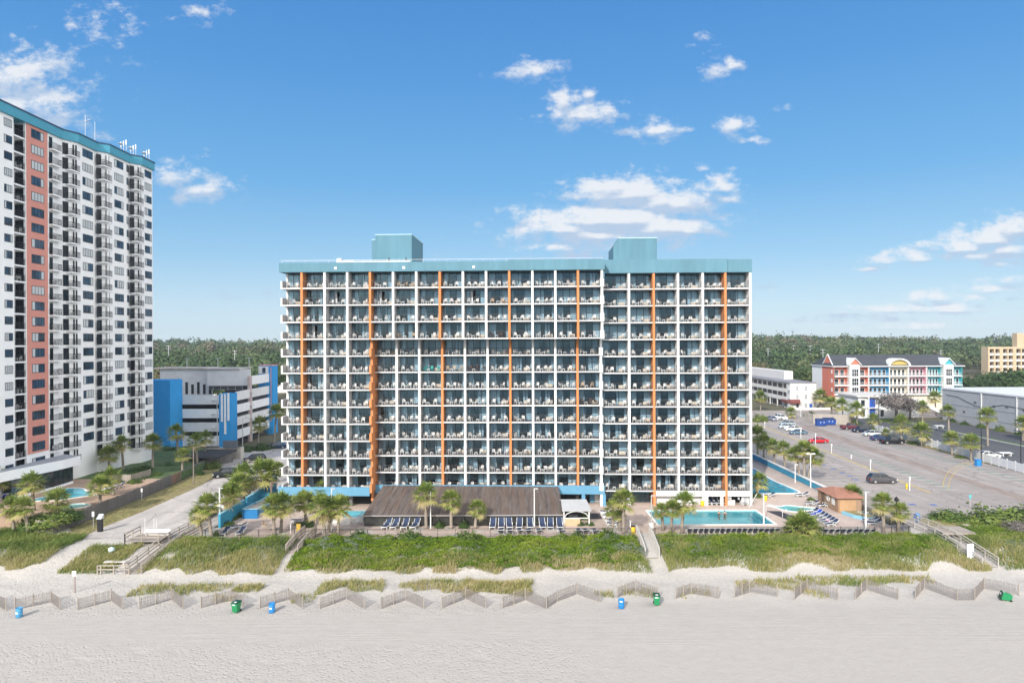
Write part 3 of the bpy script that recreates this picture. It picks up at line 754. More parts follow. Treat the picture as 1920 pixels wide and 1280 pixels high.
b.box((mx_[0], 8.5, 0), (mx_[NM], 8.9, 2.39)); hpart('carport_column', b, mat('dark_concrete', (.16, .16, .17), .9, .2))  # even dark grey concrete on columns and back wall
b = MB(); b.box((hl(1113.5, SB + 3), SB + 2.75, .02), (hl(1126, SB + 3), SB + 2.85, 2.05)); o = hpart('service_door', b, WPAINT)
# wing ground floor: two glazed bays, white sign band, walls, open bar and shop
zb = ZW - FH * 12
o = None
b = MB(); y = DW + 2.4
for i in (0, 1):
    x0, x1 = wx_[i] + .2, wx_[i + 1] - .2
    b.box((x0, y, 0), (x1, y + .08, .1)); b.box((x0, y, 2.0), (x1, y + .08, 2.13))
    for k in range(5): xx = x0 + (x1 - x0) * k / 4; b.box((xx - .04, y - .003, 0), (xx + .04, y + .083, 2.12))
    b.poly([(x0, y + .04, .1), (x1, y + .04, .1), (x1, y + .04, 2.0), (x0, y + .04, 2.0)], 1)
hpart('glass_front', b, [FRAME, GLASS])
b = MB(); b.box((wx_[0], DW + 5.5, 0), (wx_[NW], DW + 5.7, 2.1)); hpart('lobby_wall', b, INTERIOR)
band = MB(); band.box((wx_[2] + .2, DW - .14, zb - .82), (wx_[5] - .2, DW + .3, zb - .02)); band.box((wx_[5] + .2, DW - .10, zb - .82), (wx_[NW] - .2, DW + .3, zb - .02))
sb_ = hpart('sign_band', band, WPAINT)
b = MB(); 
x0 = wx_[2] + .2
b.box((x0, DW + .95, 0), (wx_[4] - .2, DW + 1.2, zb - .83)); b.box((wx_[3] - .5, DW + .02, 0), (wx_[3] + .5, DW + .94, zb - .83)); b.box((wx_[4] - .19, DW + .02, 0), (wx_[4] + .7, DW + 1.2, zb - .83))
hpart('shop_wall', b, WPAINT); b = MB(); b.box((wx_[NW] - 1.3, DW + .6, 0), (wx_[NW] - .2, DW + .9, zb - .83)); hpart('shop_wall', b, WPAINT); b = MB(); b.box((wx_[5] + .3, DW + .6, 0), (wx_[5] + 1.5, DW + .85, .75)); hpart('shop_counter', b, WPAINT); b = MB()
b.box((wx_[5] - .9, DW + .05, 0), (wx_[5] - .45, DW + .45, zb - .83))
hpart('bar_pillar', b, WPAINT)
b = MB(); b.box((wx_[NW] - 1.0, DW + .57, .5), (wx_[NW] - .45, DW + .6, 1.15)); b.box((wx_[5] + 1.9, DW + .55, .85), (wx_[5] + 2.2, DW + .58, 1.25)); b.box((wx_[5] + .3, DW + .4, .9), (wx_[5] + .9, DW + .43, 1.4)); hpart('notice_panel', b, GALV)
def textobj(name, s, size, mat_, parent, loc, rot, ext=.006):
    cu = bpy.data.curves.new(name, 'FONT'); cu.body = s; cu.size = size; cu.extrude = ext; cu.align_x = 'CENTER'; cu.align_y = 'CENTER'
    tmp = bpy.data.objects.new(name, cu); COL.objects.link(tmp); bpy.context.view_layer.update()
    me = bpy.data.meshes.new_from_object(tmp.evaluated_get(bpy.context.evaluated_depsgraph_get())); bpy.data.objects.remove(tmp)
    me.materials.clear(); me.materials.append(mat_); o = link(name, me, parent, loc); o.rotation_euler = rot; return o
INK = mat('dark_olive_lettering', (.16, .17, .12), .8, .05); INKR = mat('salmon_lettering', (.62, .42, .36), .8, .05)
xm = (wx_[3] + wx_[4]) / 2
textobj('sign_lettering', 'Tiree', .62, INK, sb_, (xm - .95, DW - .15, zb - .42), (PI / 2, 0, 0)); textobj('sign_lettering', 'Turtle', .56, INK, sb_, (xm + 1.0, DW - .15, zb - .42), (PI / 2, 0, 0))
b = MB(); 
for dx, dz, w_, h_ in ((-.14, .05, .04, .35), (.14, .05, .04, .35), (0, .2, .3, .04), (0, -.1, .3, .04), (0, .05, .12, .1)): b.box((xm + dx - w_ / 2, DW - .165, zb - .45 + dz - h_ / 2), (xm + dx + w_ / 2, DW - .142, zb - .45 + dz + h_ / 2))
b.build('sign_emblem', INK, sb_, (0, 0, 0))
xm = (wx_[5] + wx_[6]) / 2
b = MB()
for dx, dz, w_, h_ in ((-.18, 0, .05, .42), (.18, 0, .05, .42), (0, .19, .4, .05), (0, -.19, .4, .05), (0, 0, .16, .16)): b.box((xm + dx - w_ / 2, DW - .125, zb - .42 + dz - h_ / 2), (xm + dx + w_ / 2, DW - .102, zb - .42 + dz + h_ / 2))
b.build('sign_emblem', INKR, sb_, (0, 0, 0))

# ================================================================== BALCONY FURNITURE
def mb_chair():
    b = MB()
    b.hexa([(-.24, -.24, .40), (.24, -.24, .40), (.22, .20, .38), (-.22, .20, .38), (-.24, -.24, .44), (.24, -.24, .44), (.22, .20, .42), (-.22, .20, .42)])
    for sx in (-1, 1):
        b.beam((sx * .25, -.24, 0), (sx * .25, -.22, .64), .05, .05); b.beam((sx * .23, .26, 0), (sx * .22, .20, .64), .05, .05)
        b.beam((sx * .26, -.25, .64), (sx * .24, .24, .66), .05, .03)
    prof = [(-.22, .42), (.22, .42), (.25, .62), (.22, .80), (.12, .88), (-.12, .88), (-.22, .80), (-.25, .62)]
    for k in range(5):   # slatted rounded back with gaps
        x0 = -.22 + k * .092; h = .86 - abs(k - 2) * .03
        b.hexa([(x0, .19, .43), (x0 + .065, .19, .43), (x0 + .065, .30, h), (x0, .30, h), (x0, .215, .43), (x0 + .065, .215, .43), (x0 + .065, .325, h), (x0, .325, h)])
    b.tube([(-.24, .235, .58), (-.225, .28, .78), (-.12, .305, .88), (.12, .305, .88), (.225, .28, .78), (.24, .235, .58)], .022, 5)
    return b
def mb_table(s=.46, h=.42):
    b = MB(); a = s / 2
    b.box((-a, -a, h - .035), (a, a, h))
    for sx in (-1, 1):
        for sy in (-1, 1): b.beam((sx * (a - .03), sy * (a - .03), 0), (sx * (a - .05), sy * (a - .05), h - .035), .05, .05)
    for sy in (-1, 1): b.box((-a + .04, sy * (a - .05) - .01, h - .1), (a - .04, sy * (a - .05) + .01, h - .036))
    return b
CH = mb_chair(); TB = mb_table()
TEALP = mat('teal_plastic', (.05, .42, .40), .45, .05); TANP = mat('tan_plastic', (.45, .34, .24), .5, .05); DARKP = mat('dark_wicker', (.07, .05, .045), .7, .1); AQUAP = mat('pale_aqua_plastic', (.40, .62, .66), .45, .05)
chair_mesh = {k: CH.mesh('chair', m) for k, m in (('white', PLASTIC), ('teal', TEALP), ('tan', TANP), ('dark wicker', DARKP), ('pale aqua', AQUAP))}
table_mesh = TB.mesh('side_table', PLASTIC)
items = []
r_ = random.Random(5)
for k in order:
    x0, w, d, z, L, bay = BAYS[k]
    lo, hi = (.45, w - .45)
    style = r_.random()
    if style < .72:
        cx = [lo + r_.uniform(0, .35), hi - r_.uniform(0, .7)]; tx = (cx[0] + cx[1]) / 2 + r_.uniform(-.25, .25)
        if style < .16: cx[1] = cx[0] + 1.35; tx = cx[0] + .68
    else:
        cx = [lo + .2, lo + 1.1 + r_.uniform(0, .3), hi - r_.uniform(0, .3)]; tx = hi - .9
        if cx[2] - cx[1] < .7: cx = cx[:2]
        tx = cx[0] + .52
    col = 'white'
    t = r_.random()
    if t < .02: col = 'teal'
    elif t < .04: col = 'tan'
    elif t < .065: col = 'dark wicker'
    elif t < .075: col = 'pale aqua'
    for q, x in enumerate(cx):
        a = (0.5 if q == 0 else -.5) * r_.uniform(-.5, 2.2) + (PI if r_.random() < .22 else 0)
        items.append(('c', x0 + x, d + r_.uniform(.5, 1.25), z + .005, a, L, bay, q, len(cx), col))
    items.append(('t', x0 + tx, d + r_.uniform(.45, .8), z + .005, r_.uniform(-.2, .2), L, bay, 0, 1, col))
stuff_c = MB(); nch = 0; ntb = 0
for (ty, x, y, z, a, L, bay, q, n, col) in items:
    wv = hw(x, y, z)
    where = f'{ORD[bay + 1]} balcony from left, {ORD[L + 1]} floor from top'
    if ty == 'c' and nch < 296:
        side = {2: ('left chair', 'right chair'), 3: ('left chair', 'middle chair', 'right chair')}[n][q]
        o = link('balcony_chair', chair_mesh[col], None, wv); o.rotation_euler.z = TH + a
        tag(o, f'{col} plastic {side}, {where}' if col != 'dark wicker' else f'dark wicker {side}, {where}', 'chair', 'chairs on the hotel balconies'); nch += 1
    elif ty == 't' and ntb < 270:
        o = link('balcony_table', table_mesh, None, wv); o.rotation_euler.z = TH + a
        tag(o, f'small white table on {where}', 'table', 'side tables on the hotel balconies'); ntb += 1
    else:
        src = CH if ty == 'c' else TB
        c_, s_ = math.cos(TH + a), math.sin(TH + a)
        t_ = MB(); t_.v = [(px_ * c_ - py_ * s_, px_ * s_ + py_ * c_, pz_) for px_, py_, pz_ in src.v]; t_.f = src.f; t_.m = src.m
        stuff_c.add(t_, wv)
o = stuff_c.build('balcony_chairs_far', PLASTIC); o.name = 'balcony_seating'; tag(o, 'remaining white plastic chairs on the upper and outer hotel balconies', 'chairs', None, 'stuff')

# ================================================================== THE LEFT TOWER
tower = thing('tower_block', (-80, 120, 1.5), 'tall white balcony tower with salmon stripe and blue roof band', 'tower')
ZT = 63.6; BANDH = 1.75; TFH = 2.6; NF = 22
PLANES = [(-79.5, 94.0, 120.7), (-78.2, 122.9, 128.5), (-76.7, 129.9, 137.0), (-75.2, 138.5, 143.0)]
def outline(off=0.0):
    p = []
    for X, a, b in PLANES: p += [(X + off, a), (X + off, b)]
    return p
TWHITE = mat('tower_white_stucco', (.86, .86, .86), .85, .04, .6); SALMON = mat('salmon_stucco', (.62, .27, .22), .85, .05, .8); TBLUE = mat('tower_blue_band', (.07, .31, .43), .7, .06, .8)
zt = ZT - BANDH
def tpart(name, b, m, label=None):
    o = b.build(name, m, tower)
    if label: o['label'] = label
    return o
LOG = [(109.1, 111.75)]                 # loggias cut into the first plane
b = MB()
segs = [(94.0, 109.1), (111.75, 120.7)]
for a, c in segs: b.box((-120, a, 1.4), (-79.5, c, zt))
b.box((-120, 109.1, 1.4), (-81.3, 111.75, zt))
for (X, a, c), (Xn, an, cn) in zip(PLANES, PLANES[1:]):
    b.prism([(-120, c), (X, c), (Xn, an), (-120, an)], 1.4, zt)
    b.box((-120, an, 1.4), (Xn, cn, zt))
tpart('wall', b, TWHITE)
b = MB(); b.box((-79.51, 111.9, 7.5), (-79.42, 116.95, zt)); tpart('stripe_panel', b, SALMON)
ol = outline(.35); b = MB(); b.prism([(-120.4, 93.6)] + [(x, y) for x, y in ol[:-1]] + [(ol[-1][0], 143.35), (-120.4, 143.35)], zt, ZT - .25); tpart('roof_band', b, TBLUE)
ol = outline(.42); b = MB(); b.prism([(-120.5, 93.5)] + [(x, y) for x, y in ol[:-1]] + [(ol[-1][0], 143.45), (-120.5, 143.45)], ZT - .25, ZT); tpart('roof_cap', b, mat('navy_coping', (.03, .06, .12), .5, .05))
# repeated window / balcony modules
def mb_win(w, h, n=4):
    """window on a wall facing +x, centred on the origin, y along its width"""
    b = MB()
    b.box((-.02, -w / 2, -h / 2), (.05, w / 2, -h / 2 + .06)); b.box((-.02, -w / 2, h / 2 - .06), (.05, w / 2, h / 2))
    for k in range(n + 1):
        y = -w / 2 + (w - .05) * k / n; b.box((-.02, y, -h / 2 + .06), (.052, y + .05, h / 2 - .06))
    b.poly([(.012, -w / 2, -h / 2), (.012, w / 2, -h / 2), (.012, w / 2, h / 2), (.012, -w / 2, h / 2)], 1)
    return b
def mb_wcurt(w, h, lo, hi):
    b = MB(); n = max(2, int((hi - lo) * w / .2)); y0 = -w / 2 + .06
    b.box((.013, y0 + lo * (w - .12), -h / 2 + .08), (.022, y0 + hi * (w - .12), h / 2 - .08)); return b
def mb_bal(L, dep, side=True):
    """balcony projecting +x from the wall with railing; y from 0 to L"""
    b = MB(); b.box((-.3, 0, -.24), (dep, L, 0), 0)
    def rail(p, q):
        b.beam((*p, 1.04), (*q, 1.04), .05, .05, 1); b.beam((*p, .1), (*q, .1), .03, .03, 1)
        n = max(2, int((Vector(q) - Vector(p)).length / .13))
        for k in range(n + 1):
            x = p[0] + (q[0] - p[0]) * k / n; y = p[1] + (q[1] - p[1]) * k / n
            b.box((x - .011, y - .011, 0), (x + .011, y + .011, 1.03), 1)
    e = .04
    rail((dep - e, e), (dep - e, L - e))
    if side: rail((0, e), (dep - e, e)); rail((0, L - e), (dep - e, L - e))
    return b
cols_w = [  # (y centre, plane X, width, height, mullions)
 (107.85, -79.5, 1.7, 1.25, 4), (114.45, -79.42, 3.0, 1.45, 4), (126.0, -78.2, 3.0, 1.45, 4), (133.4, -76.7, 3.0, 1.4, 4), (136.45, -76.7, .8, 1.4, 1), (141.3, -75.2, 2.6, 1.45, 4), (104.0, -79.5, 1.7, 1.25, 4), (98.5, -79.5, 2.4, 1.3, 4)]
floors = [zt - 2.62 - TFH * k for k in range(NF)]          # floor level of each storey, top first
r_ = random.Random(3)
TCURT = mat('tower_curtain', (.50, .53, .55), .9, .08, 4)  # even pale grey for all tower curtains
wmesh = {}; 
allw = []
for ci, (yc, X, w, h, n) in enumerate(cols_w):
    for k, z in enumerate(floors):
        if ci == 2 and k > 20: continue
        allw.append((ci, k, X, yc, z + 1.35, w, h, n))
allw.sort(key=lambda q: (q[0] in (6, 7), q[3]))
restw = MB(); cnt = 0
for (ci, k, X, yc, z, w, h, n) in allw:
    if w not in wmesh: 
        g = mb_win(w, h, n); cs4 = [mb_wcurt(w, h, a, c) for a, c in ((0, .25), (.74, 1), (0, 1), (0, .5), (.25, 1))]
        wmesh[w] = (g, g.mesh('window', [FRAME, TGLASS]), cs4, [q.mesh('curtain', TCURT) for q in cs4])
    g, me, cm, cme = wmesh[w]; v = r_.choice([0, 1, 2, 2, 3, 4, -1, -1, -1, 0, 1])
    if ci in (6, 7): continue
    if cnt < 100:
        o = link('window', me, tower, Vector((X, yc, z)) - tower.location); cnt += 1
        if v >= 0: link('curtain', cme[v], o)
    else:
        restw.add(g, (X, yc, z), 0)
        if v >= 0: restw.add(cm[v], (X, yc, z), 2)
o = tpart('window_columns', restw, [FRAME, TGLASS, TCURT]); o['kind'] = 'stuff'
# balconies: recessed loggia, shallow, and three corner ones on the facets
balc = []
for k, z in enumerate(floors):
    balc.append(('loggia', -80.3, 109.15, z, 2.55, .75)); balc.append(('shallow', -79.5, 117.3, z, 2.4, .95))
    balc.append(('corner', -78.9, 121.2, z, 2.45, .85)); balc.append(('corner', -77.4, 128.5, z, 2.45, .85)); balc.append(('corner', -75.9, 137.0, z, 2.35, .85))
bm_ = {}
for t in ('loggia', 'shallow', 'corner'):
    L, dep = {'loggia': (2.55, .75), 'shallow': (2.4, .75), 'corner': (2.45, .85)}[t]
    g = mb_bal(L, dep, t != 'loggia'); dr = MB()
    if t == 'loggia':
        dr.box((-1.02, .2, 0), (-.96, 2.3, 2.25), 0); dr.box((-.9, 2.535, 0), (.45, 2.59, 2.25), 0); dr.poly([(-.85, 2.53, .06), (-.3, 2.53, .06), (-.3, 2.53, 2.2), (-.85, 2.53, 2.2)], 1); dr.poly([(-.2, 2.53, .06), (.4, 2.53, .06), (.4, 2.53, 2.2), (-.2, 2.53, 2.2)], 1); dr.poly([(-.955, .26, .06), (-.955, 1.2, .06), (-.955, 1.2, 2.2), (-.955, .26, 2.2)], 1); dr.poly([(-.955, 1.3, .06), (-.955, 2.25, .06), (-.955, 2.25, 2.2), (-.955, 1.3, 2.2)], 1)
    elif t == 'shallow':
        dr.box((-.02, .1, 0), (.04, .95, 2.1), 0); dr.poly([(.045, .16, .06), (.045, .9, .06), (.045, .9, 2.05), (.045, .16, 2.05)], 1)
    else:   # on the angled facet: glazed door panel, white wall between, door slit
        dx, dy = 1.3 / 2.55, 2.2 / 2.55
        def fp(s, o_=.04): return (-.6 + 1.3 * s + dy * o_, -.5 + 2.2 * s - dx * o_)
        for a, c in ((.06, .40), (.72, .79), (.90, .97)):
            p, q = fp(a), fp(c); dr.poly([(*p, .02), (*q, .02), (*q, 2.0), (*p, 2.0)], 1)
            p2, q2 = fp(a, .07), fp(c, .07)
            for s_ in (p2, q2): dr.box((s_[0] - .03, s_[1] - .03, 0), (s_[0] + .03, s_[1] + .03, 2.04), 0)
            dr.beam((*p2, 2.02), (*q2, 2.02), .05, .06, 0)
    bm_[t] = (g, g.mesh('balcony', [TWHITE, BLACK]), dr, dr.mesh('glass_door', [FRAME, DOORG]))
restb = MB(); cnt = 0
tower_seats = []
for (t, X, y, z, L, dep) in sorted(balc, key=lambda q: (q[2] < 112, -q[3])):
    g, me, dr, dme = bm_[t]
    if cnt < 100:
        o = link('balcony', me, tower, Vector((X, y, z)) - tower.location); link('glass_door', dme, o); cnt += 1
    else:
        restb.add(g, (X, y, z), 0); restb.add(dr, (X, y, z), 2)
    if r_.random() < .55: tower_seats.append((X + dep - .45, y + r_.uniform(.5, 1.0), z, r_.uniform(0, 6))); tower_seats.append((X + dep - .45, y + r_.uniform(1.5, 2.0), z, r_.uniform(0, 6)))
o = tpart('balcony_columns', restb, [TWHITE, BLACK, FRAME, DOORG]); o['kind'] = 'stuff'
b = MB()
for (x, y, z, a) in tower_seats:
    c_, s_ = math.cos(a), math.sin(a); t_ = MB(); t_.v = [(p[0] * c_ - p[1] * s_, p[0] * s_ + p[1] * c_, p[2]) for p in CH.v]; t_.f = CH.f; t_.m = CH.m; b.add(t_, (x, y, z + .005))
o = b.build('tower_balcony_seating', PLASTIC); tag(o, 'white plastic chairs scattered over the balconies of the tall left tower', 'chairs', None, 'stuff')
# entrance pavilion at the tower's foot
b = MB(); b.prism([(-79.4, 97), (-77.6, 106), (-75.6, 115.2), (-75.4, 119.2), (-79.4, 121)], 4.6, 6.1); tpart('pavilion_fascia', b, TWHITE)
b = MB(); b.prism([(-79.4, 97), (-77.7, 106), (-75.7, 115.2), (-75.5, 119.0), (-79.4, 120.9)], 6.1, 6.13); tpart('pavilion_roof', b, mat('grey_roof_membrane', (.33, .35, .38), .9, .1))
b = MB()
for (xa, ya), (xb, yb) in (((-77.9, 106), (-76.3, 113.6)), ((-76.3, 113.6), (-76.3, 118.4))):
    n = 4
    for k in range(n):
        p = (xa + (xb - xa) * k / n, ya + (yb - ya) * k / n); q = (xa + (xb - xa) * (k + 1) / n, ya + (yb - ya) * (k + 1) / n)
        b.poly([(*p, 1.9), (*q, 1.9), (*q, 4.6), (*p, 4.6)], 1); b.box((p[0] - .05, p[1] - .05, 1.5), (p[0] + .05, p[1] + .05, 4.6), 0)
    b.beam((xa, ya, 1.7), (xb, yb, 1.7), .2, .4, 2)
b.box((-79.3, 118.4, 1.5), (-76.3, 118.5, 4.6), 0); b.box((-79.2, 106, 1.5), (-79.1, 118.3, 4.6), 0)
tpart('pavilion_glazing', b, [FRAME, darkglass('pavilion_mirror_glass', (.02, .03, .035), .02), TWHITE])
b = MB()
for px, py, hgt in ((160, 265, 4.3), (178, 270, 3.6)): 
    p = atY(px, py, 126 if px == 160 else 128); b.tube([(p.x, p.y, ZT), (p.x, p.y, ZT + hgt)], .05, 5)
p = atY(160, 225, 126); b.beam((p.x, p.y, p.z - .2), (p.x + .9, p.y, p.z), .25, .06)
tpart('antenna', b, GALV)
for px in (232, 250, 275):
    b = MB(); p = atY(px, 290, 138); x0 = max(p.x, -78.5) if px < 270 else -76.2
    y0 = {232: 134.5, 250: 137.6, 275: 141.2}[px]
    x0 = unpix(px, 290)[0] / FPX * y0
    for k in range(3): 
        x = x0 - .5 + k * .5; b.tube([(x, y0, ZT), (x, y0, ZT + 1.7)], .04, 5); b.box((x - .10, y0 - .1, ZT + .7 + .2 * k), (x + .10, y0 + .05, ZT + 1.7 + .2 * k))
    b.lathe([(.02, 0), (.4, .1), (.42, .16), (.02, .2)], 10, 0, (x0 - .5, y0 - .3, ZT + 1.2))
    tpart('antenna', b, WPAINT)
# ================================================================== PLANTS
PALM_LEAF = leafmat('palm_leaf', [(0, (.08, .14, .025)), (.35, (.21, .275, .06)), (.7, (.42, .43, .13)), (1, (.50, .41, .22))], .45, .35)
TRUNK = mat('palm_trunk_bark', (.27, .23, .19), .95, .3, 6, bmp=.5, bscale=20)
def palm_crown(seed, n=40, droop=1.0):
    r = np.random.default_rng(seed); V = []; F4 = []; F3 = []; T = []
    ga = PI * (3 - 5 ** .5)
    for k in range(n):
        t = (k + .5) / n
        el = math.radians(88 - 128 * t + r.uniform(-12, 12)); az = k * ga + r.uniform(-.25, .25)
        d = np.array([math.cos(el) * math.cos(az), math.cos(el) * math.sin(az), math.sin(el)])
        side = np.array([-math.sin(az), math.cos(az), 0]); up = np.cross(side, d) * -1
        if up[2] < 0: up = -up
        pl = r.uniform(.55, .95); dead = t > .86
        c = d * pl + np.array([0, 0, -.12 * pl])
        # petiole
        i = len(V); w = .03
        V += [side * w * .8, -side * w * .8, c - side * w, c + side * w]; F4.append((i, i + 1, i + 2, i + 3)); T += [.7] * 4
        base = r.uniform(.05, .55) + (.2 if t > .6 else 0) if not dead else r.uniform(.85, 1)
        m = 11; tilt = r.uniform(-.3, .3)
        for j in range(m):
            a = (j / (m - 1) - .5) * math.radians(150)
            dd = d * math.cos(a) + (side * math.cos(tilt) + up * math.sin(tilt)) * math.sin(a)
            L = r.uniform(.65, 1.12) * (1 - .25 * abs(j / (m - 1) - .5) * 2)
            wd = .05
            sd = np.cross(dd, up); sd /= np.linalg.norm(sd) + 1e-9
            mid = c + dd * L * .55 + np.array([0, 0, -.06]) * droop; tip = c + dd * L + np.array([0, 0, -.24 * r.uniform(.2, 1.4)]) * droop
            i = len(V)
            V += [c - sd * wd * .3, c + sd * wd * .3, mid + sd * wd, mid - sd * wd, tip]
            F4.append((i, i + 1, i + 2, i + 3)); F3.append((i + 3, i + 2, i + 4)); b_ = min(1, max(0, base + r.uniform(-.12, .12))); T += [b_, b_, b_, b_, min(1, b_ + .12)]
    return npmesh('crown', np.array(V), np.array(F4), PALM_LEAF, T, np.array(F3))
CROWNS = [palm_crown(1, 54), palm_crown(2, 46, 1.2), palm_crown(3, 60, .8)]
def palm_trunk(h, lean, r0, r1, seed):
    r = random.Random(seed); b = MB(); pts = []; rad = []
    n = max(5, int(h / .28))
    for k in range(n + 1):
        t = k / n
        pts.append((lean[0] * t ** 1.6, lean[1] * t ** 1.6, h * t)); rad.append((r0 + (r1 - r0) * t) * (1 + (.10 if k % 2 else -.06)) * (1.25 if k == 0 else 1))
    b.tube(pts, rad, 9)
    return b
def palm(bx, by, cx, cy, rpx, label, h0=0.0, group='cabbage palms', hmin=.4):
    base = PZ(bx, by, h0) if h0 else P(bx, by)
    top = atY(cx, cy, base.y); k = base.y / FPX
    R = rpx * k / 1.2 * (.94 + .12 * ((bx * 13 + by * 7) % 10) / 10)
    h = max(hmin, top.z - base.z)
    lean = (top.x - base.x, random.uniform(-.25, .25))
    o = thing('palm_tree', base, label, 'palm tree', group)
    seed = int(bx * 7 + by)
    rt = min(.24, .16 + .006 * h)
    palm_trunk(h, lean, rt * 1.2, rt, seed).build('trunk', TRUNK, o, (0, 0, 0), True)
    c = link('crown', CROWNS[seed % 3], o, (lean[0], lean[1], h)); c.rotation_euler.z = (seed % 63) / 10; c.scale = (R, R, R * .95)
    return o
PALMS = [
 # tower side
 (64, 957, 60, 907, 24, 'tall palm in front of the tower pavilion glass', 1.5), (26, 992, 23, 950, 23, 'left palm of the leaning pair at the front corner of tower patio', .5), (52, 995, 42, 951, 22, 'right leaning palm of the pair at the front corner of tower patio', .5),
 (108, 960, 108, 938, 25, 'short bushy palm between tower pool and front hedge', 1.5), (188, 945, 187, 912, 20, 'palm beside the round spa near the board fence', 1.5), (213, 928, 208, 895, 20, 'palm among the white and blue tower loungers', 1.5),
 (205, 886, 205, 852, 17, 'sunlit palm right of the pavilion corner by the tower wall', 1.5), (189, 882, 179, 842, 16, 'shaded leaning palm against the white tower wall', 1.5), (231, 880, 229, 831, 16, 'shaded upright palm against the tower near the ground doors', 1.4), (286, 880, 288, 829, 16, 'tall palm at the right corner of the tower', 1.2),
 (335, 866, 331, 811, 16, 'shaded palm in front of the blue garage wall', .8), (342, 888, 343, 853, 15, 'yellow-green palm on the lawn left of the street lamp', .8), (370, 876, 367, 828, 17, 'yellow-green palm right behind the leaning street lamp', .4), (384, 862, 385, 822, 15, 'shaded palm before the white garage panels', .4), (3, 935, 4, 897, 20, 'dark palm at the left edge beside blue loungers', 1.5),
 (484, 838, 487, 795, 15, 'dark palm beside the garage ramp', 0), (514, 836, 519, 773, 17, 'tall dark palm next to the far garage stair tower', 0), (508, 905, 521, 879, 13, 'small palm half hidden behind the hotel left edge', 0),
 # left end of the hotel
 (378, 1009, 371, 967, 17, 'small outermost palm at the top of left beach ramp', 0), (396, 1010, 388, 947, 22, 'tall palm next to the outermost palm by left ramp', 0), (424, 978, 423, 930, 21, 'palm behind the white pole at the teal wall', 0), (441, 970, 437, 920, 19, 'palm left of the blue planter box', 0),
 (452, 951, 446, 908, 22, 'palm leaning over the teal wall behind planter', 0), (470, 938, 456, 893, 25, 'tall leaning palm behind the blue planter', 0), (491, 938, 490, 888, 27, 'largest palm of the clump along the teal wall', 0), (499, 934, 505, 884, 22, 'palm nearest the hotel in the teal wall clump', 0), (459, 945, 459, 931, 11, 'little palm growing in the blue planter', 0),
 (514, 1003, 511, 948, 23, 'left palm of the pair above the dune left of wooden steps', 0), (527, 998, 531, 946, 24, 'right palm of the pair above the dune left of wooden steps', 0), (573, 984, 571, 941, 22, 'palm rising from the dark bush on left deck', 0), (603, 950, 603, 918, 16, 'palm standing directly before the blue base band', 0),
 (609, 1006, 602, 951, 25, 'left palm of the trio right of wooden steps', 0), (616, 998, 622, 958, 21, 'middle palm of the trio right of wooden steps', 0), (634, 1003, 637, 949, 23, 'right palm of the trio right of wooden steps', 0),
 (799, 990, 798, 926, 22, 'tallest of three palms before the brown canopy', 0), (846, 990, 846, 937, 20, 'middle one of three palms before the brown canopy', 0), (891, 990, 895, 953, 18, 'shortest of three palms before the brown canopy', 0), 
 (1169, 1000, 1169, 937, 22, 'tallest palm of the clump left of the pool', 0), (1162, 995, 1162, 966, 13, 'smallest palm of the clump left of the pool', 0), (1149, 987, 1150, 955, 18, 'leftmost palm of the clump left of the pool', 0),
 (1243, 994, 1240, 957, 15, 'shortest of three palms before the pool', 0), (1258, 1000, 1261, 954, 18, 'middle of three palms before the pool', 0), (1278, 1000, 1284, 944, 23, 'tallest of three palms before the pool', 0),
 (1419, 928, 1424, 902, 17, 'palm at the right corner of the hotel by the river pool', 0), (1599, 953, 1597, 926, 18, 'palm in the blue kerbed planter right of the brown hut', 0), (1657, 1000, 1655, 943, 21, 'left palm of the pair beside the right beach ramp', 0), (1684, 1000, 1687, 959, 18, 'right palm of the pair beside the right beach ramp', 0),
 # along the river pool
 (1500, 900, 1492, 853, 18, 'left sunlit palm of three along the parking side wall', 0), (1508, 904, 1508, 842, 18, 'tall middle palm of three along the parking side wall', 0), (1515, 902, 1525, 856, 18, 'right palm of three along the parking side wall', 0),
 (1472, 884, 1470, 842, 16, 'shaded palm third from hotel in the row along the river', 0), (1453, 876, 1449, 837, 16, 'shaded palm second from hotel in the row along the river', 0), (1432, 868, 1432, 829, 16, 'shaded palm nearest hotel in the row along the river', 0), (1421, 858, 1420, 816, 18, 'shaded palm hard against the hotel right edge', 0),
 # parking lot and beyond
 (1426, 769, 1426, 744, 13, 'palm across the lot before the white motel', 0), (1483, 784, 1483, 773, 10, 'tiny palm at the lot edge before white motel steps', 0), (1538, 768, 1537, 742, 14, 'palm left of the colourful motel red corner', 0), (1560, 786, 1558, 755, 13, 'left palm behind the dumpster screen fence', 0), (1581, 790, 1579, 760, 15, 'middle palm behind the dumpster screen fence', 0), (1607, 797, 1606, 768, 17, 'right palm behind the dumpster screen fence', 0), (1602, 764, 1602, 738, 12, 'palm before the colourful motel first bay window', 0),
 (1637, 806, 1637, 787, 13, 'short palm beside the silver car and black post', 0), (1691, 827, 1690, 796, 20, 'big bushy palm behind the black pickup', 0), (1728, 836, 1728, 809, 18, 'bushy palm at the fence right of the big one', 0), (1730, 794, 1729, 763, 12, 'palm before the white stairs', 0), (1755, 778, 1752, 745, 13, 'palm at the foot of the warehouse left end', 0), (1779, 815, 1779, 771, 13, 'slim palm on the lane at the white stairs foot', 0),
 (1785, 852, 1785, 823, 15, 'left palm of two leaning over the white fence', 0), (1821, 864, 1820, 829, 18, 'right palm of two leaning over the white fence', 0), (1852, 836, 1851, 779, 16, 'tall slim palm on the lawn strip before warehouse', 0), (1918, 826, 1917, 793, 14, 'palm cut by the right edge before warehouse', 0), (1661, 818, 1661, 812, 9, 'low palm shoot by the silver car at the fence', 0),
]
for a in PALMS: palm(*a)
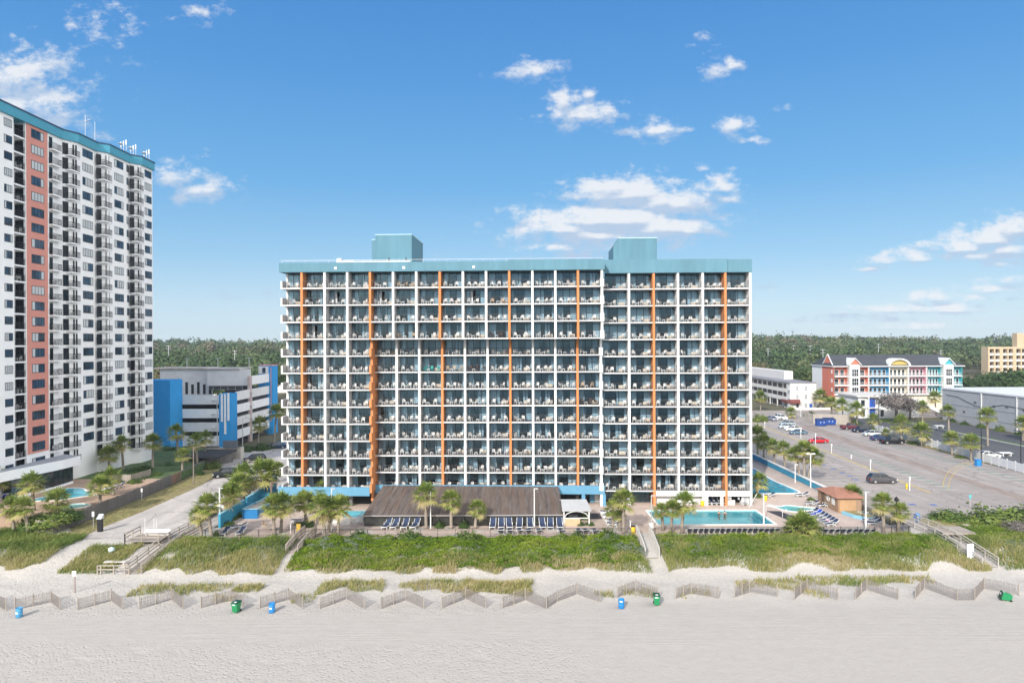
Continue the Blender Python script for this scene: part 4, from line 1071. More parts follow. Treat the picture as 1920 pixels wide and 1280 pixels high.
# --- leafy crowns
def leaf_axes(r, d, n, jit=.75):
    d = d / (np.linalg.norm(d, axis=1)[:, None] + 1e-9) + r.normal(size=(n, 3)) * jit * .6; d /= np.linalg.norm(d, axis=1)[:, None]
    a = np.cross(d, r.normal(size=(n, 3))); a /= np.linalg.norm(a, axis=1)[:, None] + 1e-9
    return a, np.cross(d, a)
def leaf_mesh(name, rad, n, size, seed, stops_mat, clumps=26, flat=1.0, tintc=.5, tintv=.25, surf=.62):
    r = np.random.default_rng(seed)
    c = r.normal(size=(clumps, 3)); c /= np.linalg.norm(c, axis=1)[:, None]; c *= r.uniform(surf, 1, clumps)[:, None]
    c[:, 2] = np.abs(c[:, 2]) * 1.0 - .15 if flat >= 1 else c[:, 2]
    ct = np.clip(tintc + r.normal(size=clumps) * tintv, 0, 1)
    k = r.integers(0, clumps, n)
    p = c[k] + r.normal(size=(n, 3)) * .17
    p *= np.array(rad)
    a, q = leaf_axes(r, p - np.array([0, 0, -.3]), n)
    s = size * r.uniform(.6, 1.3, n)[:, None]
    V = np.stack([p - a * s * .5, p + q * s * .32, p + a * s * .5, p - q * s * .32], 1).reshape(-1, 3)
    F = np.arange(n * 4).reshape(n, 4)
    t = np.repeat(np.clip(ct[k] + r.normal(size=n) * .08, 0, 1), 4)
    return npmesh(name, V, F, stops_mat, t)
SHRUBM = leafmat('shrub_leaf', [(0, (.04, .08, .018)), (.5, (.085, .15, .03)), (1, (.19, .235, .05))], .5, .3)
TREEM = leafmat('tree_leaf', [(0, (.03, .06, .02)), (.35, (.055, .105, .03)), (.65, (.10, .14, .045)), (.85, (.15, .13, .06)), (1, (.20, .14, .08))], .6, .25)
GREYM = leafmat('bare_twig', [(0, (.09, .08, .075)), (1, (.19, .165, .15))], .9, 0)
BARK = mat('tree_bark', (.12, .10, .085), .95, .25, 4)
SHR = [leaf_mesh('foliage', (1, 1, 1), 1500, .17, 20 + k, SHRUBM, 34, tintc=[.35, .6, .8][k]) for k in range(3)]
TRE = [leaf_mesh('crown', (1, 1, .85), 2600, .16, 40 + k, TREEM, 46, tintc=[.3, .5, .62, .85][k], tintv=.12) for k in range(4)]
GRY = leaf_mesh('crown', (1, 1, .9), 2600, .11, 55, GREYM, 40)
def shrub(px, py, rx, rz, label, kind=0, h0=0, ry=None, group='deck and dune shrubs', deep=False):
    p = PZ(px, py, h0) if h0 else P(px, py)
    k = p.y / FPX
    o = tag(link('shrub', SHR[kind], None, p + Vector((0, 0, -.05))), label, 'shrub', group)
    o.scale = (rx * k, (ry if ry else rx) * k, rz * k); o.rotation_euler.z = (px % 31) / 5.
    if ry: o.rotation_euler.z = 0
    return o
def tree(p, R, H, label, kind=0, group='trees behind the buildings', mesh=None):
    o = thing('tree', p, label, 'tree', group)
    b = MB(); b.tube([(0, 0, 0), (.1, 0, H * .4), (.0, .1, H * .8)], [R * .09, R * .06, R * .03], 7)
    r = random.Random(int(p[0] * 10))
    for k in range(6):
        a = k * 1.05 + r.random(); z = H * (.35 + .07 * k); b.tube([(0, 0, z), (math.cos(a) * R * .55, math.sin(a) * R * .55, z + R * .5)], [R * .04, R * .015], 5)
    b.build('trunk', BARK, o, (0, 0, 0), True)
    c = link('crown', mesh or TRE[kind], o, (0, 0, H * .62)); c.scale = (R, R, H * .45); c.rotation_euler.z = r.random() * 6
    return o
shrub(765, 1012, 28, 20, 'round green bush left of centre at the deck edge', 1); shrub(876, 1014, 24, 22, 'tallest rounded bush at the deck edge before the canopy', 1); shrub(955, 1014, 22, 13, 'low bush at the deck edge before right sun loungers', 1); shrub(675, 1008, 18, 18, 'bush at the deck edge right of the palm trio', 0)
shrub(1140, 1008, 20, 20, 'bush under the palm clump left of the pool', 0); shrub(1080, 1012, 18, 18, 'bush at the deck edge below the gazebo', 1); shrub(1088, 984, 8, 10, 'left dark clipped bush in the bed right of gazebo', 0); shrub(1106, 984, 9, 9, 'right dark clipped bush in the bed right of gazebo', 0)
shrub(1096, 973, 10, 20, 'tall pale shrub in the bed before the gazebo', 2); shrub(578, 986, 13, 16, 'dark bush around the palm on the left deck', 0); shrub(560, 983, 9, 6, 'low green bush left of the dark deck bush', 1)
shrub(824, 988, 11, 12, 'left spiky green plant in the bed before canopy', 0); shrub(870, 988, 11, 13, 'right spiky green plant in the bed before canopy', 0); shrub(1417, 931, 12, 10, 'green bush at the foot of the hotel right corner', 1); shrub(1583, 949, 10, 10, 'yellow-green bush beside the brown hut', 2)
shrub(435, 973, 12, 8, 'low bush at the foot of teal wall palms', 1); shrub(448, 968, 10, 9, 'low bush next to the blue planter box', 1); shrub(427, 984, 13, 9, 'low bush at the base of the white pole', 1); shrub(405, 1004, 8, 12, 'bush behind the railing near the left ramp', 0); shrub(1521, 938, 8, 8, 'bush in the blue kerb below the lot wall', 1)
shrub(1782, 975, 14, 9, 'low bush behind the wooden platform', 1)
o = palm(1506, 1006, 1507, 986, 30, 'broad stemless palm clump at the pool fence', 0, 'cabbage palms', .5); o2 = palm(1497, 1004, 1494, 992, 22, 'low palm shoot on the left of the stemless clump', 0, 'cabbage palms', .3); palm(1518, 1004, 1521, 992, 22, 'low palm shoot on the right of the stemless clump', 0, 'cabbage palms', .3)
# tower side greenery
for px, py, rx, rz, h0, l, kd in ((70, 982, 34, 20, .8, 'green hedge bush left of the board fence corner', 1), (98, 980, 36, 22, 1.2, 'pale green hedge bush inside the board fence corner', 2), (128, 968, 28, 17, 1.4, 'dark hedge bush inside the board fence', 0), (245, 898, 26, 10, 1.5, 'dark clipped bush before the tower ground doors', 0), (215, 905, 16, 8, 1.5, 'dark bush at the patio edge by the tower', 0), (252, 905, 14, 9, 1.5, 'bright clipped bush on the tower lawn', 1), (290, 893, 16, 10, 1.3, 'bright rounded bush right on the tower lawn', 1), (315, 878, 22, 12, .8, 'dark bush under the garage palms', 0), (262, 882, 24, 10, 1.5, 'dark bush at the tower right corner', 0),
  (395, 870, 16, 14, .2, 'bright green bush above the parked black car', 1), (400, 876, 15, 12, .2, 'pale grey-green bush next to the parked black car', 2), (376, 888, 8, 8, .2, 'small dark bush at the fence end', 0), (355, 880, 14, 8, .4, 'yellow-green bush at the fence end', 2), (372, 858, 26, 14, .2, 'dark shrubs below the garage panels', 0), (412, 853, 14, 10, .2, 'dark bush at the pale retaining wall', 0), (465, 845, 16, 12, 0, 'dark bush beside the garage ramp wall', 0), (495, 842, 20, 14, 0, 'dark shrub bank below the garage stair tower', 0), (420, 866, 9, 8, 0, 'reddish scrub bush by the street kerb', 2), (320, 850, 22, 16, .6, 'dark shrub mass before the blue garage wall', 0)):
    shrub(px, py, rx, rz, l, kd, h0, None, 'shrubs by the tower and garage')
for px, py, rx, rz, l, kd in ((1570, 788, 18, 14, 'bushy green undergrowth clump behind the dumpster screen', 2), (1640, 808, 10, 8, 'low green bush at the base of the black post by silver car', 1), (1712, 832, 11, 8, 'green bush between the two big lot palms', 1), (1800, 858, 10, 6, 'green weed clump at the white fence under the leaning palms', 2), (1425, 790, 16, 16, 'bush hiding the far lot entrance by the hotel edge', 2), (1520, 780, 14, 10, 'dark bush left of the dumpster screen', 0), (1795, 790, 16, 12, 'bush at the warehouse corner', 0), (1600, 796, 12, 14, 'dark bush at the right end of dumpster screen', 0), (1660, 790, 9, 7, 'bush under the grey bare tree', 1)):
    shrub(px, py, rx, rz, l, kd, 0, None, 'shrubs around the parking lot')
for k in range(9):
    y = 206 - k * 7.5; o = tag(link('hedge_shrub', SHR[k % 3], None, (136.4, y, -.05)), f'{ORD[k + 1]} clipped shrub from the left along the warehouse foot', 'shrub', 'shrubs along the warehouse'); o.scale = (1.2, 1.6, 1.3 + .3 * (k % 3))
for k, (x, y, rx, rz, l, kd) in enumerate(((68, 96, 4.2, 2.5, 'bronze-green shrub mass left of the far right dune thicket', 2), (73, 93, 4.5, 2.6, 'yellow-green shrub mass in the far right dune thicket', 2), (80, 97, 5, 2.8, 'dark green shrub mass at the right edge by the lot', 0), (84, 91, 5, 2.6, 'green shrub mass cut by the right edge', 1), (62.5, 97.6, 3, 1.6, 'low shrub at the corner of the sandy lot edge', 1), (76, 98.5, 4, 2.0, 'mid green shrub behind the far right thicket', 1))):
    o = tag(link('shrub', SHR[kd], None, (x, y, gz(x, y) - .1)), l, 'shrub', 'far right dune thicket'); o.scale = (rx, rx * .8, rz)
for k, (x, y, l) in enumerate(((67.5, 91.2, 'left bare brown bush under the far right thicket'), (71.5, 89.8, 'right bare brown bush under the far right thicket'))):
    o = tag(link('shrub', GRY, None, (x, y, gz(x, y) + .1)), l, 'shrub', 'far right dune thicket'); o.scale = (2.3, 2.0, 1.9)
tree(P(1680, 792), 6.0, 9.5, 'grey bare tree before the white motel annexe', 0, 'trees around the parking lot', GRY); tree(P(1706, 786), 4.5, 6.5, 'smaller grey bare tree right of the big one', 0, 'trees around the parking lot', GRY)
# --- mid-distance trees
TL = [(305, 700, 262, 9, 'rounded green'), (345, 700, 275, 7.5, 'bright green'), (378, 700, 265, 7, 'olive green'), (408, 700, 290, 7, 'dense green'), (440, 700, 270, 8, 'broad green'), (470, 700, 285, 7.5, 'yellowish green'), (498, 700, 300, 7, 'dark green'), (318, 690, 320, 8, 'brownish'), (425, 690, 330, 8, 'rust tinted'), (360, 690, 340, 8, 'grey green'), (515, 700, 320, 7, 'leafy green'),
 (1420, 700, 330, 8, 'orange tinted'), (1440, 690, 345, 8, 'rounded dark'), (1470, 700, 320, 8, 'dense dark green'), (1500, 700, 330, 9, 'tall olive'), (1520, 715, 300, 7, 'small green'), (1830, 705, 270, 7, 'round dark green'), (1862, 700, 290, 6, 'low green'), (1890, 712, 250, 8, 'broad dark green'), (1918, 712, 246, 8, 'dark edge'), (1545, 690, 360, 8, 'mid green'), (1850, 715, 262, 6, 'bushy green')]
for k, (px, py, Y, R, l) in enumerate(TL):
    x = unpix(px, py)[0] / FPX * Y
    nb = 'garage' if px < 900 else ('white motel' if px < 1530 else 'colourful motel roof' if px < 1700 else 'warehouse roof')
    tree((x, Y, terrain_z(Y)), R, 11 + (k % 4) * 1.3, f'{l} tree beyond the {nb}', [1, 1, 2, 0, 1, 2, 0, 3, 3, 2, 1, 3, 0, 0, 2, 1, 0, 1, 0, 0, 1, 0][k])
# --- the far wood: one mass of crowns on rising ground
def forest():
    r = np.random.default_rng(9); N = 3100; Vs = []; Ts = []
    FM = leafmat('far_wood_leaf', [(0, (.035, .065, .028)), (.4, (.06, .10, .035)), (.62, (.10, .125, .05)), (.82, (.13, .115, .07)), (1, (.17, .135, .105))], .8, .0)
    ys = 340 + 640 * r.uniform(0, 1, N) ** 1.1
    side = r.uniform(0, 1, N) < .38
    tx = np.where(side, r.uniform(-.62, -.22, N), r.uniform(.24, .84, N))
    for k in range(N):
        y = ys[k]; x = tx[k] * y
        if tx[k] > .64 and y < 440: continue
        R = r.uniform(3.6, 8.5); H = r.uniform(10.5, 17.5) + (4.5 if r.random() < .07 else 0); z = terrain_z(y) + (2.2 * math.sin(x * .021 + 1.7 * math.sin(x * .007)) if y > 600 else 0)
        n = 110 if y < 600 else 70
        c = r.normal(size=(9, 3)); c /= np.linalg.norm(c, axis=1)[:, None]; c[:, 2] = c[:, 2] * .75 + .1
        q = c[r.integers(0, 9, n)] * r.uniform(.6, 1, n)[:, None] + r.normal(size=(n, 3)) * .2
        p = q * np.array([R, R, H * .36]) + np.array([x, y, z + H * .66])
        a, b_ = leaf_axes(r, q + np.array([0, 0, .25]), n)
        s = r.uniform(1.1, 2.3, n)[:, None] * (1.0 if y < 600 else 1.35)
        Vs.append(np.stack([p - a * s * .5, p + b_ * s * .4, p + a * s * .5, p - b_ * s * .4], 1).reshape(-1, 3))
        u = r.random(); u = min(.999, max(0, u * .7 + .15 + .35 * (math.sin(x * .016 + 2) * math.sin(y * .019) + .3 * math.sin(x * .05)))); t0 = r.uniform(.05, .5) if u < .66 else (r.uniform(.5, .72) if u < .86 else r.uniform(.75, 1))
        Ts.append(np.repeat(np.clip(t0 + r.normal(size=n) * .03, 0, 1), 4))
    V = np.concatenate(Vs); T = np.concatenate(Ts); F = np.arange(len(V)).reshape(-1, 4)
    o = link('far_wood', npmesh('far_wood', V, F, FM, T)); tag(o, 'far wood of mixed green and brown trees along the horizon', 'wood', None, 'stuff')
forest()
# --- dune vegetation
OATS = leafmat('dune_grass_blade', [(0, (.11, .18, .035)), (.35, (.23, .28, .07)), (.7, (.43, .37, .16)), (1, (.55, .47, .29))], .7, .4)
DUNEL = leafmat('dune_leaf', [(0, (.05, .105, .01)), (.4, (.125, .215, .016)), (.75, (.225, .295, .025)), (1, (.30, .31, .08))], .55, .35)
BLUEL = leafmat('grey_green_leaf', [(0, (.10, .15, .09)), (1, (.24, .28, .20))], .7, .25)
def fbm(x, y, seed, f=.35):
    r = np.random.default_rng(seed); s = 0
    for k in range(14):
        a = r.uniform(0, 2 * PI); w = f * r.uniform(.5, 2.5); s = s + np.sin((x * math.cos(a) + y * math.sin(a)) * w + r.uniform(0, 6.3))
    return s / 14 * 2.2
gzV = np.vectorize(gz)
def edge_mask(x, y, x0, x1, y0, y1, seed, soft=1.2):
    n = fbm(x, y, seed, .8) * soft
    return (x > x0 + n * .6) & (x < x1 - n * .6) & (y > y0 + n + .5) & (y < y1)
def blades(name, regions, dens, hrange, tintf, m, lab, cat, seed, wid=.022):
    r = np.random.default_rng(seed); P_ = []
    for (x0, x1, y0, y1, s, k) in regions:
        n = int((x1 - x0) * (y1 - y0) * dens * k); x = r.uniform(x0, x1, n); y = r.uniform(y0, y1, n)
        ok = edge_mask(x, y, x0, x1, y0, y1, s); P_.append(np.stack([x[ok], y[ok]], 1))
    p = np.concatenate(P_); n = len(p); z = gzV(p[:, 0], p[:, 1]) - .03
    # clump the blades
    cl = fbm(p[:, 0], p[:, 1], seed + 5, 1.6)
    keep = (cl + r.normal(size=n) * .5) > -.85
    p = p[keep]; z = z[keep]; cl = cl[keep]; n = len(p)
    h = r.uniform(*hrange, n) * (1 + .35 * np.clip(cl, -1, 1)); az = r.uniform(0, 2 * PI, n); ln = r.uniform(.15, .75, n) * h
    d = np.stack([np.cos(az) + .35, np.sin(az) + .2, np.zeros(n)], 1); sd = np.stack([-np.sin(az), np.cos(az), np.zeros(n)], 1) * wid
    b = np.stack([p[:, 0], p[:, 1], z], 1); up = np.array([0, 0, 1.])
    mid = b + d * (ln * .3)[:, None] + up * (h * .62)[:, None]; tip = b + d * ln[:, None] + up * (h * .95)[:, None]
    V = np.stack([b - sd, b + sd, mid + sd, mid - sd, tip + sd * .5, tip - sd * .5], 1).reshape(-1, 3)
    i = np.arange(n)[:, None] * 6; F = np.concatenate([i + np.array([[0, 1, 2, 3]]), i + np.array([[3, 2, 4, 5]])])
    t = np.clip(tintf(p[:, 0], p[:, 1]) + r.normal(size=n) * .13, 0, 1)
    tt = np.stack([t - .15, t - .15, t, t, t + .12, t + .12], 1).clip(0, 1).ravel()
    tag(link(name, npmesh(name, V, F, m, tt)), lab, cat, None, 'stuff')
def tg(x, y):  # straw coloured to seaward and by the paths, greener inland
    return .62 - .06 * (y - 80) + fbm(x, y, 77, .5) * .28
DB = [(-44, -27.9, 79.2, 89, 1, 1), (-27, 16.2, 79.2, 82.5, 2, .8), (18.2, 56, 79.3, 89, 3, 1), (-68, -56.4, 80.6, 91.2, 4, 1.1), (-82, -67, 83, 93.5, 44, 1), (-53.6, -46.7, 79.8, 86.9, 5, .8), (57.6, 90, 78.5, 92, 6, .8)]
blades('dune_grass', DB, 105, (.3, .72), tg, OATS, 'straw and green sea oats grass covering the dune ridge', 'grass', 31)
PT = []
for px, py, w, d_, k in ((310, 1105, 46, 2.2, .8), (400, 1102, 22, 1.5, .8), (463, 1105, 18, 1.7, 1.5), (660, 1100, 52, 3.0, 1), (765, 1098, 7, .9, .9), (840, 1098, 52, 2.6, 1), (935, 1102, 56, 3.6, 1.4), (1130, 1116, 10, 1, .8), (1195, 1112, 26, 1.5, .35), (1410, 1098, 18, 2, .7), (1460, 1095, 30, 2.2, .9), (1555, 1090, 50, 2, .9), (1660, 1088, 40, 1.8, .8), (1720, 1088, 20, 1.2, .8), (1300, 1112, 20, 1.5, .4), (1520, 1112, 18, 1.2, .4), (420, 1122, 12, .8, .5), (570, 1122, 10, .8, .5)):
    p = P(px, py); hw_ = w * p.y / FPX; PT.append((p.x - hw_ - .6, p.x + hw_ + .6, p.y - d_ * .5 - .8, p.y + d_ * .5 + .3, int(px), k))
blades('beach_grass', PT, 75, (.2, .6), lambda x, y: .62 + fbm(x, y, 5, .7) * .22, OATS, 'scattered straw coloured grass tufts on the sand behind slat fences', 'grass', 33)
blades('verge_grass', [(-61.4, -57.3, 89.5, 112, 8, 1), (-61.4, -58.5, 112, 138, 9, .8), (57.8, 63.5, 88, 97, 10, .6)], 26, (.06, .18), lambda x, y: .5 + fbm(x, y, 6, .4) * .3, OATS, 'short dry grass on the verge beside the street', 'grass', 34, .03)
blades('mound_grass', [(-53.4, -46.9, 79.8, 86.9, 12, 1.1), (57.6, 90, 79.5, 92, 13, .7), (-82, -62.5, 86, 94.5, 14, .7)], 80, (.25, .5), lambda x, y: .25 + fbm(x, y, 9, .5) * .18, OATS, 'greener dune grass on the mound by the street end', 'grass', 35)
def leaves(name, regions, dens, hf, m, lab, seed, size=.2, tc=.5):
    r = np.random.default_rng(seed); P_ = []
    for (x0, x1, y0, y1, s, k) in regions:
        n = int((x1 - x0) * (y1 - y0) * dens * k); x = r.uniform(x0, x1, n); y = r.uniform(y0, y1, n)
        ok = edge_mask(x, y, x0, x1, y0, y1, s, 1.0); P_.append(np.stack([x[ok], y[ok]], 1))
    p = np.concatenate(P_); n = len(p)
    hb = hf * (.75 + .5 * np.clip(fbm(p[:, 0], p[:, 1], seed, .9), -1, 1)) * np.clip(.5 + .6 * fbm(p[:, 0], p[:, 1], seed + 1, 2.2), .35, 1.2)
    z = gzV(p[:, 0], p[:, 1]) + hb * r.uniform(.35, 1.02, n) ** .6
    c = np.stack([p[:, 0], p[:, 1], z], 1)
    a = r.normal(size=(n, 3)); a[:, 2] *= .5; a /= np.linalg.norm(a, axis=1)[:, None]; q = np.cross(a, r.normal(size=(n, 3)) + np.array([0, 0, .8])); q /= np.linalg.norm(q, axis=1)[:, None]
    s = size * r.uniform(.5, 1.3, n)[:, None]
    V = np.stack([c - a * s * .5, c + q * s * .33, c + a * s * .5, c - q * s * .33], 1).reshape(-1, 3)
    t = np.repeat(np.clip(tc + fbm(p[:, 0], p[:, 1], seed + 2, .7) * .3 + r.normal(size=n) * .12, 0, 1), 4)
    tag(link(name, npmesh(name, V, np.arange(4 * n).reshape(n, 4), m, t)), lab, 'ground cover', None, 'stuff')
leaves('dune_ground_cover', [(-27, 16.0, 80.0, 88.9, 21, 1.25), (18.6, 52, 82.0, 88.9, 22, .95), (-43, -30, 84, 88.6, 23, .35), (60, 86, 86, 93, 24, .7)], 190, 1.0, DUNEL, 'bright green leafy ground cover filling the dune before the deck', 41)
leaves('grey_green_cover', [(-27, -19, 83, 88.8, 25, 1), (8, 16.2, 82, 88.8, 26, 1), (18.4, 25, 83, 88.6, 27, .8), (-38, -29, 83, 88.5, 28, .5), (60, 86, 80, 87, 29, .5)], 95, .95, BLUEL, 'grey-green bushy cover beside the wooden dune steps', 43, .18)
# ================================================================== PARKING GARAGE
GBLUE = mat('garage_blue_paint', (.025, .30, .66), .7, .06, .8); GWHITE = mat('garage_white_panel', (.84, .84, .84), .85, .06, .8); GGREY = mat('garage_grey_panel', (.72, .71, .70), .85, .08, .8)
VOID = mat('garage_shade_concrete', (.05, .05, .055), .95, .2)  # near-black: the shade of the garage openings is put into this colour
gar = thing('parking_garage', (-78, 175, 0), 'blue and white open parking garage with fin corner between tower and hotel', 'garage')
def gpart(n, b, m, l=None):
    o = b.build(n, m, gar)
    if l: o['label'] = l
    return o
GY = 166.0
def gx(px): return unpix(px, 770)[0] / FPX * GY
def gzz(py, px=365): return CZ - unpix(px, py)[1] / FPX * GY
xl, xr, xc = gx(318.5), gx(411.5), gx(434)
rows = [(741, 758), (766.5, 783.5), (792, 809), (817, 836)]
for k, (a, c) in enumerate(rows):
    b = MB(); b.box((xl - .1, GY, gzz(c)), (xr, GY + .4, gzz(a))); gpart('front_panel', b, GWHITE if k in (1, 3) else GGREY)
b = MB()
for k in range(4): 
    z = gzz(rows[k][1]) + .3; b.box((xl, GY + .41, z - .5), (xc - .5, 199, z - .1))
b.box((xl, GY + 4, 0), (xc - 3.5, GY + 4.3, gzz(741) - .5)); b.box((xc - 3.8, GY + 4.31, 0), (xc - 3.5, 198, gzz(741) - .5)); b.box((xl, 198, 0), (xc - .5, 198.3, gzz(741)))  # near-black walls set in close behind the openings to read as shade
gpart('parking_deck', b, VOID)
# corner block with three vertical fins
b = MB(); b.box((xr + .01, GY - .3, 0), (xc, GY + 3.5, gzz(738, 422))); gpart('corner_block', b, GBLUE)
b = MB()
for px, y0, y1 in ((417.5, 739, 790), (423.5, 739, 813), (429.5, 737, 788)):
    x = gx(px); b.box((x - .22, GY - .55, gzz(y1, 422)), (x + .22, GY - .301, gzz(y0, 422) + .1))
gpart('corner_fin', b, GWHITE)
# right side wall, running back along the street
def sy(px): return xc / (unpix(px, 770)[0] / FPX)
ye = sy(505)
def zz_at(py, px): return CZ - unpix(px, py)[1] / FPX * sy(px)
for k, (a, c) in enumerate(((736, 753), (761, 777), (785, 801), (810, 826))):
    b = MB(); b.box((xc - .4, GY + 3.51, zz_at(c, 434)), (xc, ye, zz_at(a, 434))); gpart('side_panel', b, GWHITE if k in (1, 3) else GGREY)
b = MB(); ym = sy(470); b.box((xc - .4, ym, zz_at(736, 434) + 1.1), (xc, ye, zz_at(736, 434) + 3.4)); gpart('side_panel', b, GWHITE)
b = MB(); b.box((xc - .6, ym - .5, 0), (xc + .03, ym + .9, zz_at(736, 434) + 3.41)); gpart('pier', b, mat('pinkish_pier', (.52, .42, .40), .85, .06))
# upper level set back behind: grey wall with dark slot panels, roof rim
zt1 = zz_at(736, 434)
b = MB(); zr_ = gzz(706) + 1.2; yb = GY + 16
def gxb(px): return unpix(px, 720)[0] / FPX * yb
b.box((gxb(300), yb, zt1 - 2), (gxb(398), yb + .4, zr_)); b.box((gxb(398), yb - 3, zt1 + .9), (xc - .41, yb - 2.6, zr_ + .1)); b.box((gxb(398), yb - 2.6, zt1 + .9), (gxb(398) + .4, yb, zr_ + .1))
gpart('upper_wall', b, GGREY)
b = MB()
for k in range(7):
    x = gxb(328 + k * 11); h = 2.2 if k % 2 == 0 else 1.6; b.box((x - .35, yb - .05, zt1 - 1.5), (x + .35, yb - .001, zt1 - 1.5 + h + 1))
gpart('slot_shade_panel', b, VOID)  # dark panels on the wall, slot shade put into their colour
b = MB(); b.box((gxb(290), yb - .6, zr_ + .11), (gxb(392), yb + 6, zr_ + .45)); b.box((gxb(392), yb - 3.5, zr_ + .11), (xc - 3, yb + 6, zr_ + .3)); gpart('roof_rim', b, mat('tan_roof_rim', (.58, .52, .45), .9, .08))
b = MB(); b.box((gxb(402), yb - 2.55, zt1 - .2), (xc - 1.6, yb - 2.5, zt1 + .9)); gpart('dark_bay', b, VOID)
b = MB(); 
for z in (zt1 + .15, zt1 + .8): b.beam((gxb(402), yb - 5, z), (xc - 1.6, yb - 5, z), .07, .07)
for k in range(6): x = gxb(402) + (xc - 1.6 - gxb(402)) * k / 5; b.beam((x, yb - 5, zt1 - .2), (x, yb - 5, zt1 + .8), .06, .06)
gpart('guard_rail', b, GALV)
# stair towers
b = MB(); x0, x1 = unpix(287, 770)[0] / FPX * 160, unpix(319, 770)[0] / FPX * 160; b.box((x0 - 3, 160, 0), (x1, GY - .01, CZ - unpix(300, 713)[1] / FPX * 160)); gpart('stair_tower', b, GBLUE)
b = MB(); b.box((xc - 3, ye + .01, 0), (xc + 1.0, ye + 4, zz_at(736, 434) + 5.6)); ft = gpart('stair_tower', b, GBLUE)
b = MB(); b.box((xc + .4, ye - .06, 3.5), (xc + .62, ye - .0, zz_at(736, 434) + 5.2)); b.box((xc - 3, ye + .1, zz_at(736, 434) + 5.61), (xc + 1.1, ye + 4.1, zz_at(736, 434) + 5.9)); b.build('tower_trim', mat('pink_trim', (.60, .30, .28), .8, .05), ft)
b = MB(); b.box((xc - 3.0, ye - .05, zz_at(736, 434) + 3.4), (xc - .2, ye, zz_at(736, 434) + 5.4)); gpart('roof_room', b, GGREY)
b = MB(); b.box((xc - 1.9, ye - .09, zz_at(736, 434) + 3.6), (xc - 1.0, ye - .051, zz_at(736, 434) + 5.1)); gpart('roof_door', b, TGLASS)
b = MB(); x = gx(408); b.tube([(x, GY - .25, 1), (x, GY - .25, gzz(750))], .09, 6)
for py in (750, 776, 802, 827): b.lathe([(.05, 0), (.38, .05), (.4, .25), (.1, .3)], 10, 0, (gx(401), GY - .45, gzz(py) - .1)); b.beam((gx(401), GY - .3, gzz(py)), (x, GY - .3, gzz(py) + .1), .06, .06)
gpart('drain_pipe', b, WPAINT)
b = MB(); b.tube([(xc + .25, ym + .2, 0), (xc + .25, ym + .2, zz_at(736, 434) - 1)], .1, 6)
for k in range(4):
    for s_ in (-.55, .55): b.lathe([(.05, 0), (.35, .05), (.36, .22), (.1, .28)], 8, 0, (xc + .3, ym + .2 + s_, 2.5 + k * 3.4))
gpart('drain_pipe', b, WPAINT)
# street lamps on its roof
for px, top, nm_ in ((350.5, 672, 'left'), (408.5, 672, 'middle'), (467, 671, 'right')):
    p = atY(px, top, yb + 3); z0 = zr_ + .3
    o = thing('roof_lamp', (p.x, p.y, z0), f'{nm_} of the three slim lamp poles on the garage roof', 'lamp post', 'garage roof lamps')
    b = MB(); b.tube([(0, 0, 0), (0, 0, p.z - z0)], [.12, .08], 6); b.build('pole', GALV, o, (0, 0, 0)); b = MB(); b.box((-.7, -.15, p.z - z0), (.7, .15, p.z - z0 + .12)); b.build('lamp_head', GALV, o, (0, 0, 0))
# retaining wall beside the garage ramp
PALE = mat('pale_retaining_wall', (.50, .47, .42), .9, .08, 1)
b = MB(); p0, p1, p2 = P(385, 872), P(452, 860), P(460, 846)
o = thing('retaining_wall', p1, 'pale L shaped retaining wall below the garage ramp behind black car', 'wall')
b.beam((p0.x - 3, p1.y, 1.3), (p1.x, p1.y, 1.3), .3, 2.6); b.beam((p1.x - .15, p1.y + .15, 1.3), (p1.x + .2, 152, 1.3), .3, 2.6); b.build('wall', PALE, o)
b = MB(); b.box((p1.x - 8, 140, 2.0), (p1.x - .4, 150, 2.3)); b.build('ramp_slab', VOID, o)
b = MB(); b.box((p1.x - 3.6, 150.2, 2.6), (p1.x - .4, 150.4, 4.2)); b.build('ramp_gate', mat('grey_gate', (.13, .15, .18), .7, .1), o)

# ================================================================== COLOURFUL MOTEL
mot = thing('colourful_motel', (140, 255, 0), 'long colourful motel with dark roof, gables and salmon, blue, pink and teal bays', 'motel')
def mpart(n, b, m, l=None):
    o = b.build(n, m, mot)
    if l: o['label'] = l
    return o
MY = 250.0
def mx(px): return unpix(px, 720)[0] / FPX * MY
def mz(py, px=1680): return CZ - unpix(px, py)[1] / FPX * MY
X0, X1 = mx(1564), mx(1806); ZE = mz(686, 1600); FL = [mz(704.5), mz(721.5), mz(738.5)]; fh = FL[0] - FL[1]
SAL = mat('salmon_clapboard', (.56, .17, .11), .8, .06); MBL = mat('blue_clapboard', (.04, .25, .45), .8, .06); CRM = mat('cream_clapboard', (.62, .57, .46), .8, .06); PNK = mat('pink_clapboard', (.58, .28, .34), .8, .06); TEA = mat('teal_clapboard', (.05, .36, .42), .8, .06); MWH = mat('motel_white_trim', (.68, .68, .67), .8, .04); ROOF = mat('charcoal_shingle', (.055, .06, .07), .9, .2, 2)
b = MB(); b.box((X0, MY + 2.0, FL[2] - .3), (X1, MY + 18, ZE)); b.box((X0 + 1, MY + 1.5, 0), (X1, MY + 18, FL[2] - .31)); mpart('wall', b, CRM)
b = MB(); b.box((X0 - .06, MY + 9.5, 0), (X0 - .001, MY + 18.1, ZE)); mpart('end_wall', b, MWH)
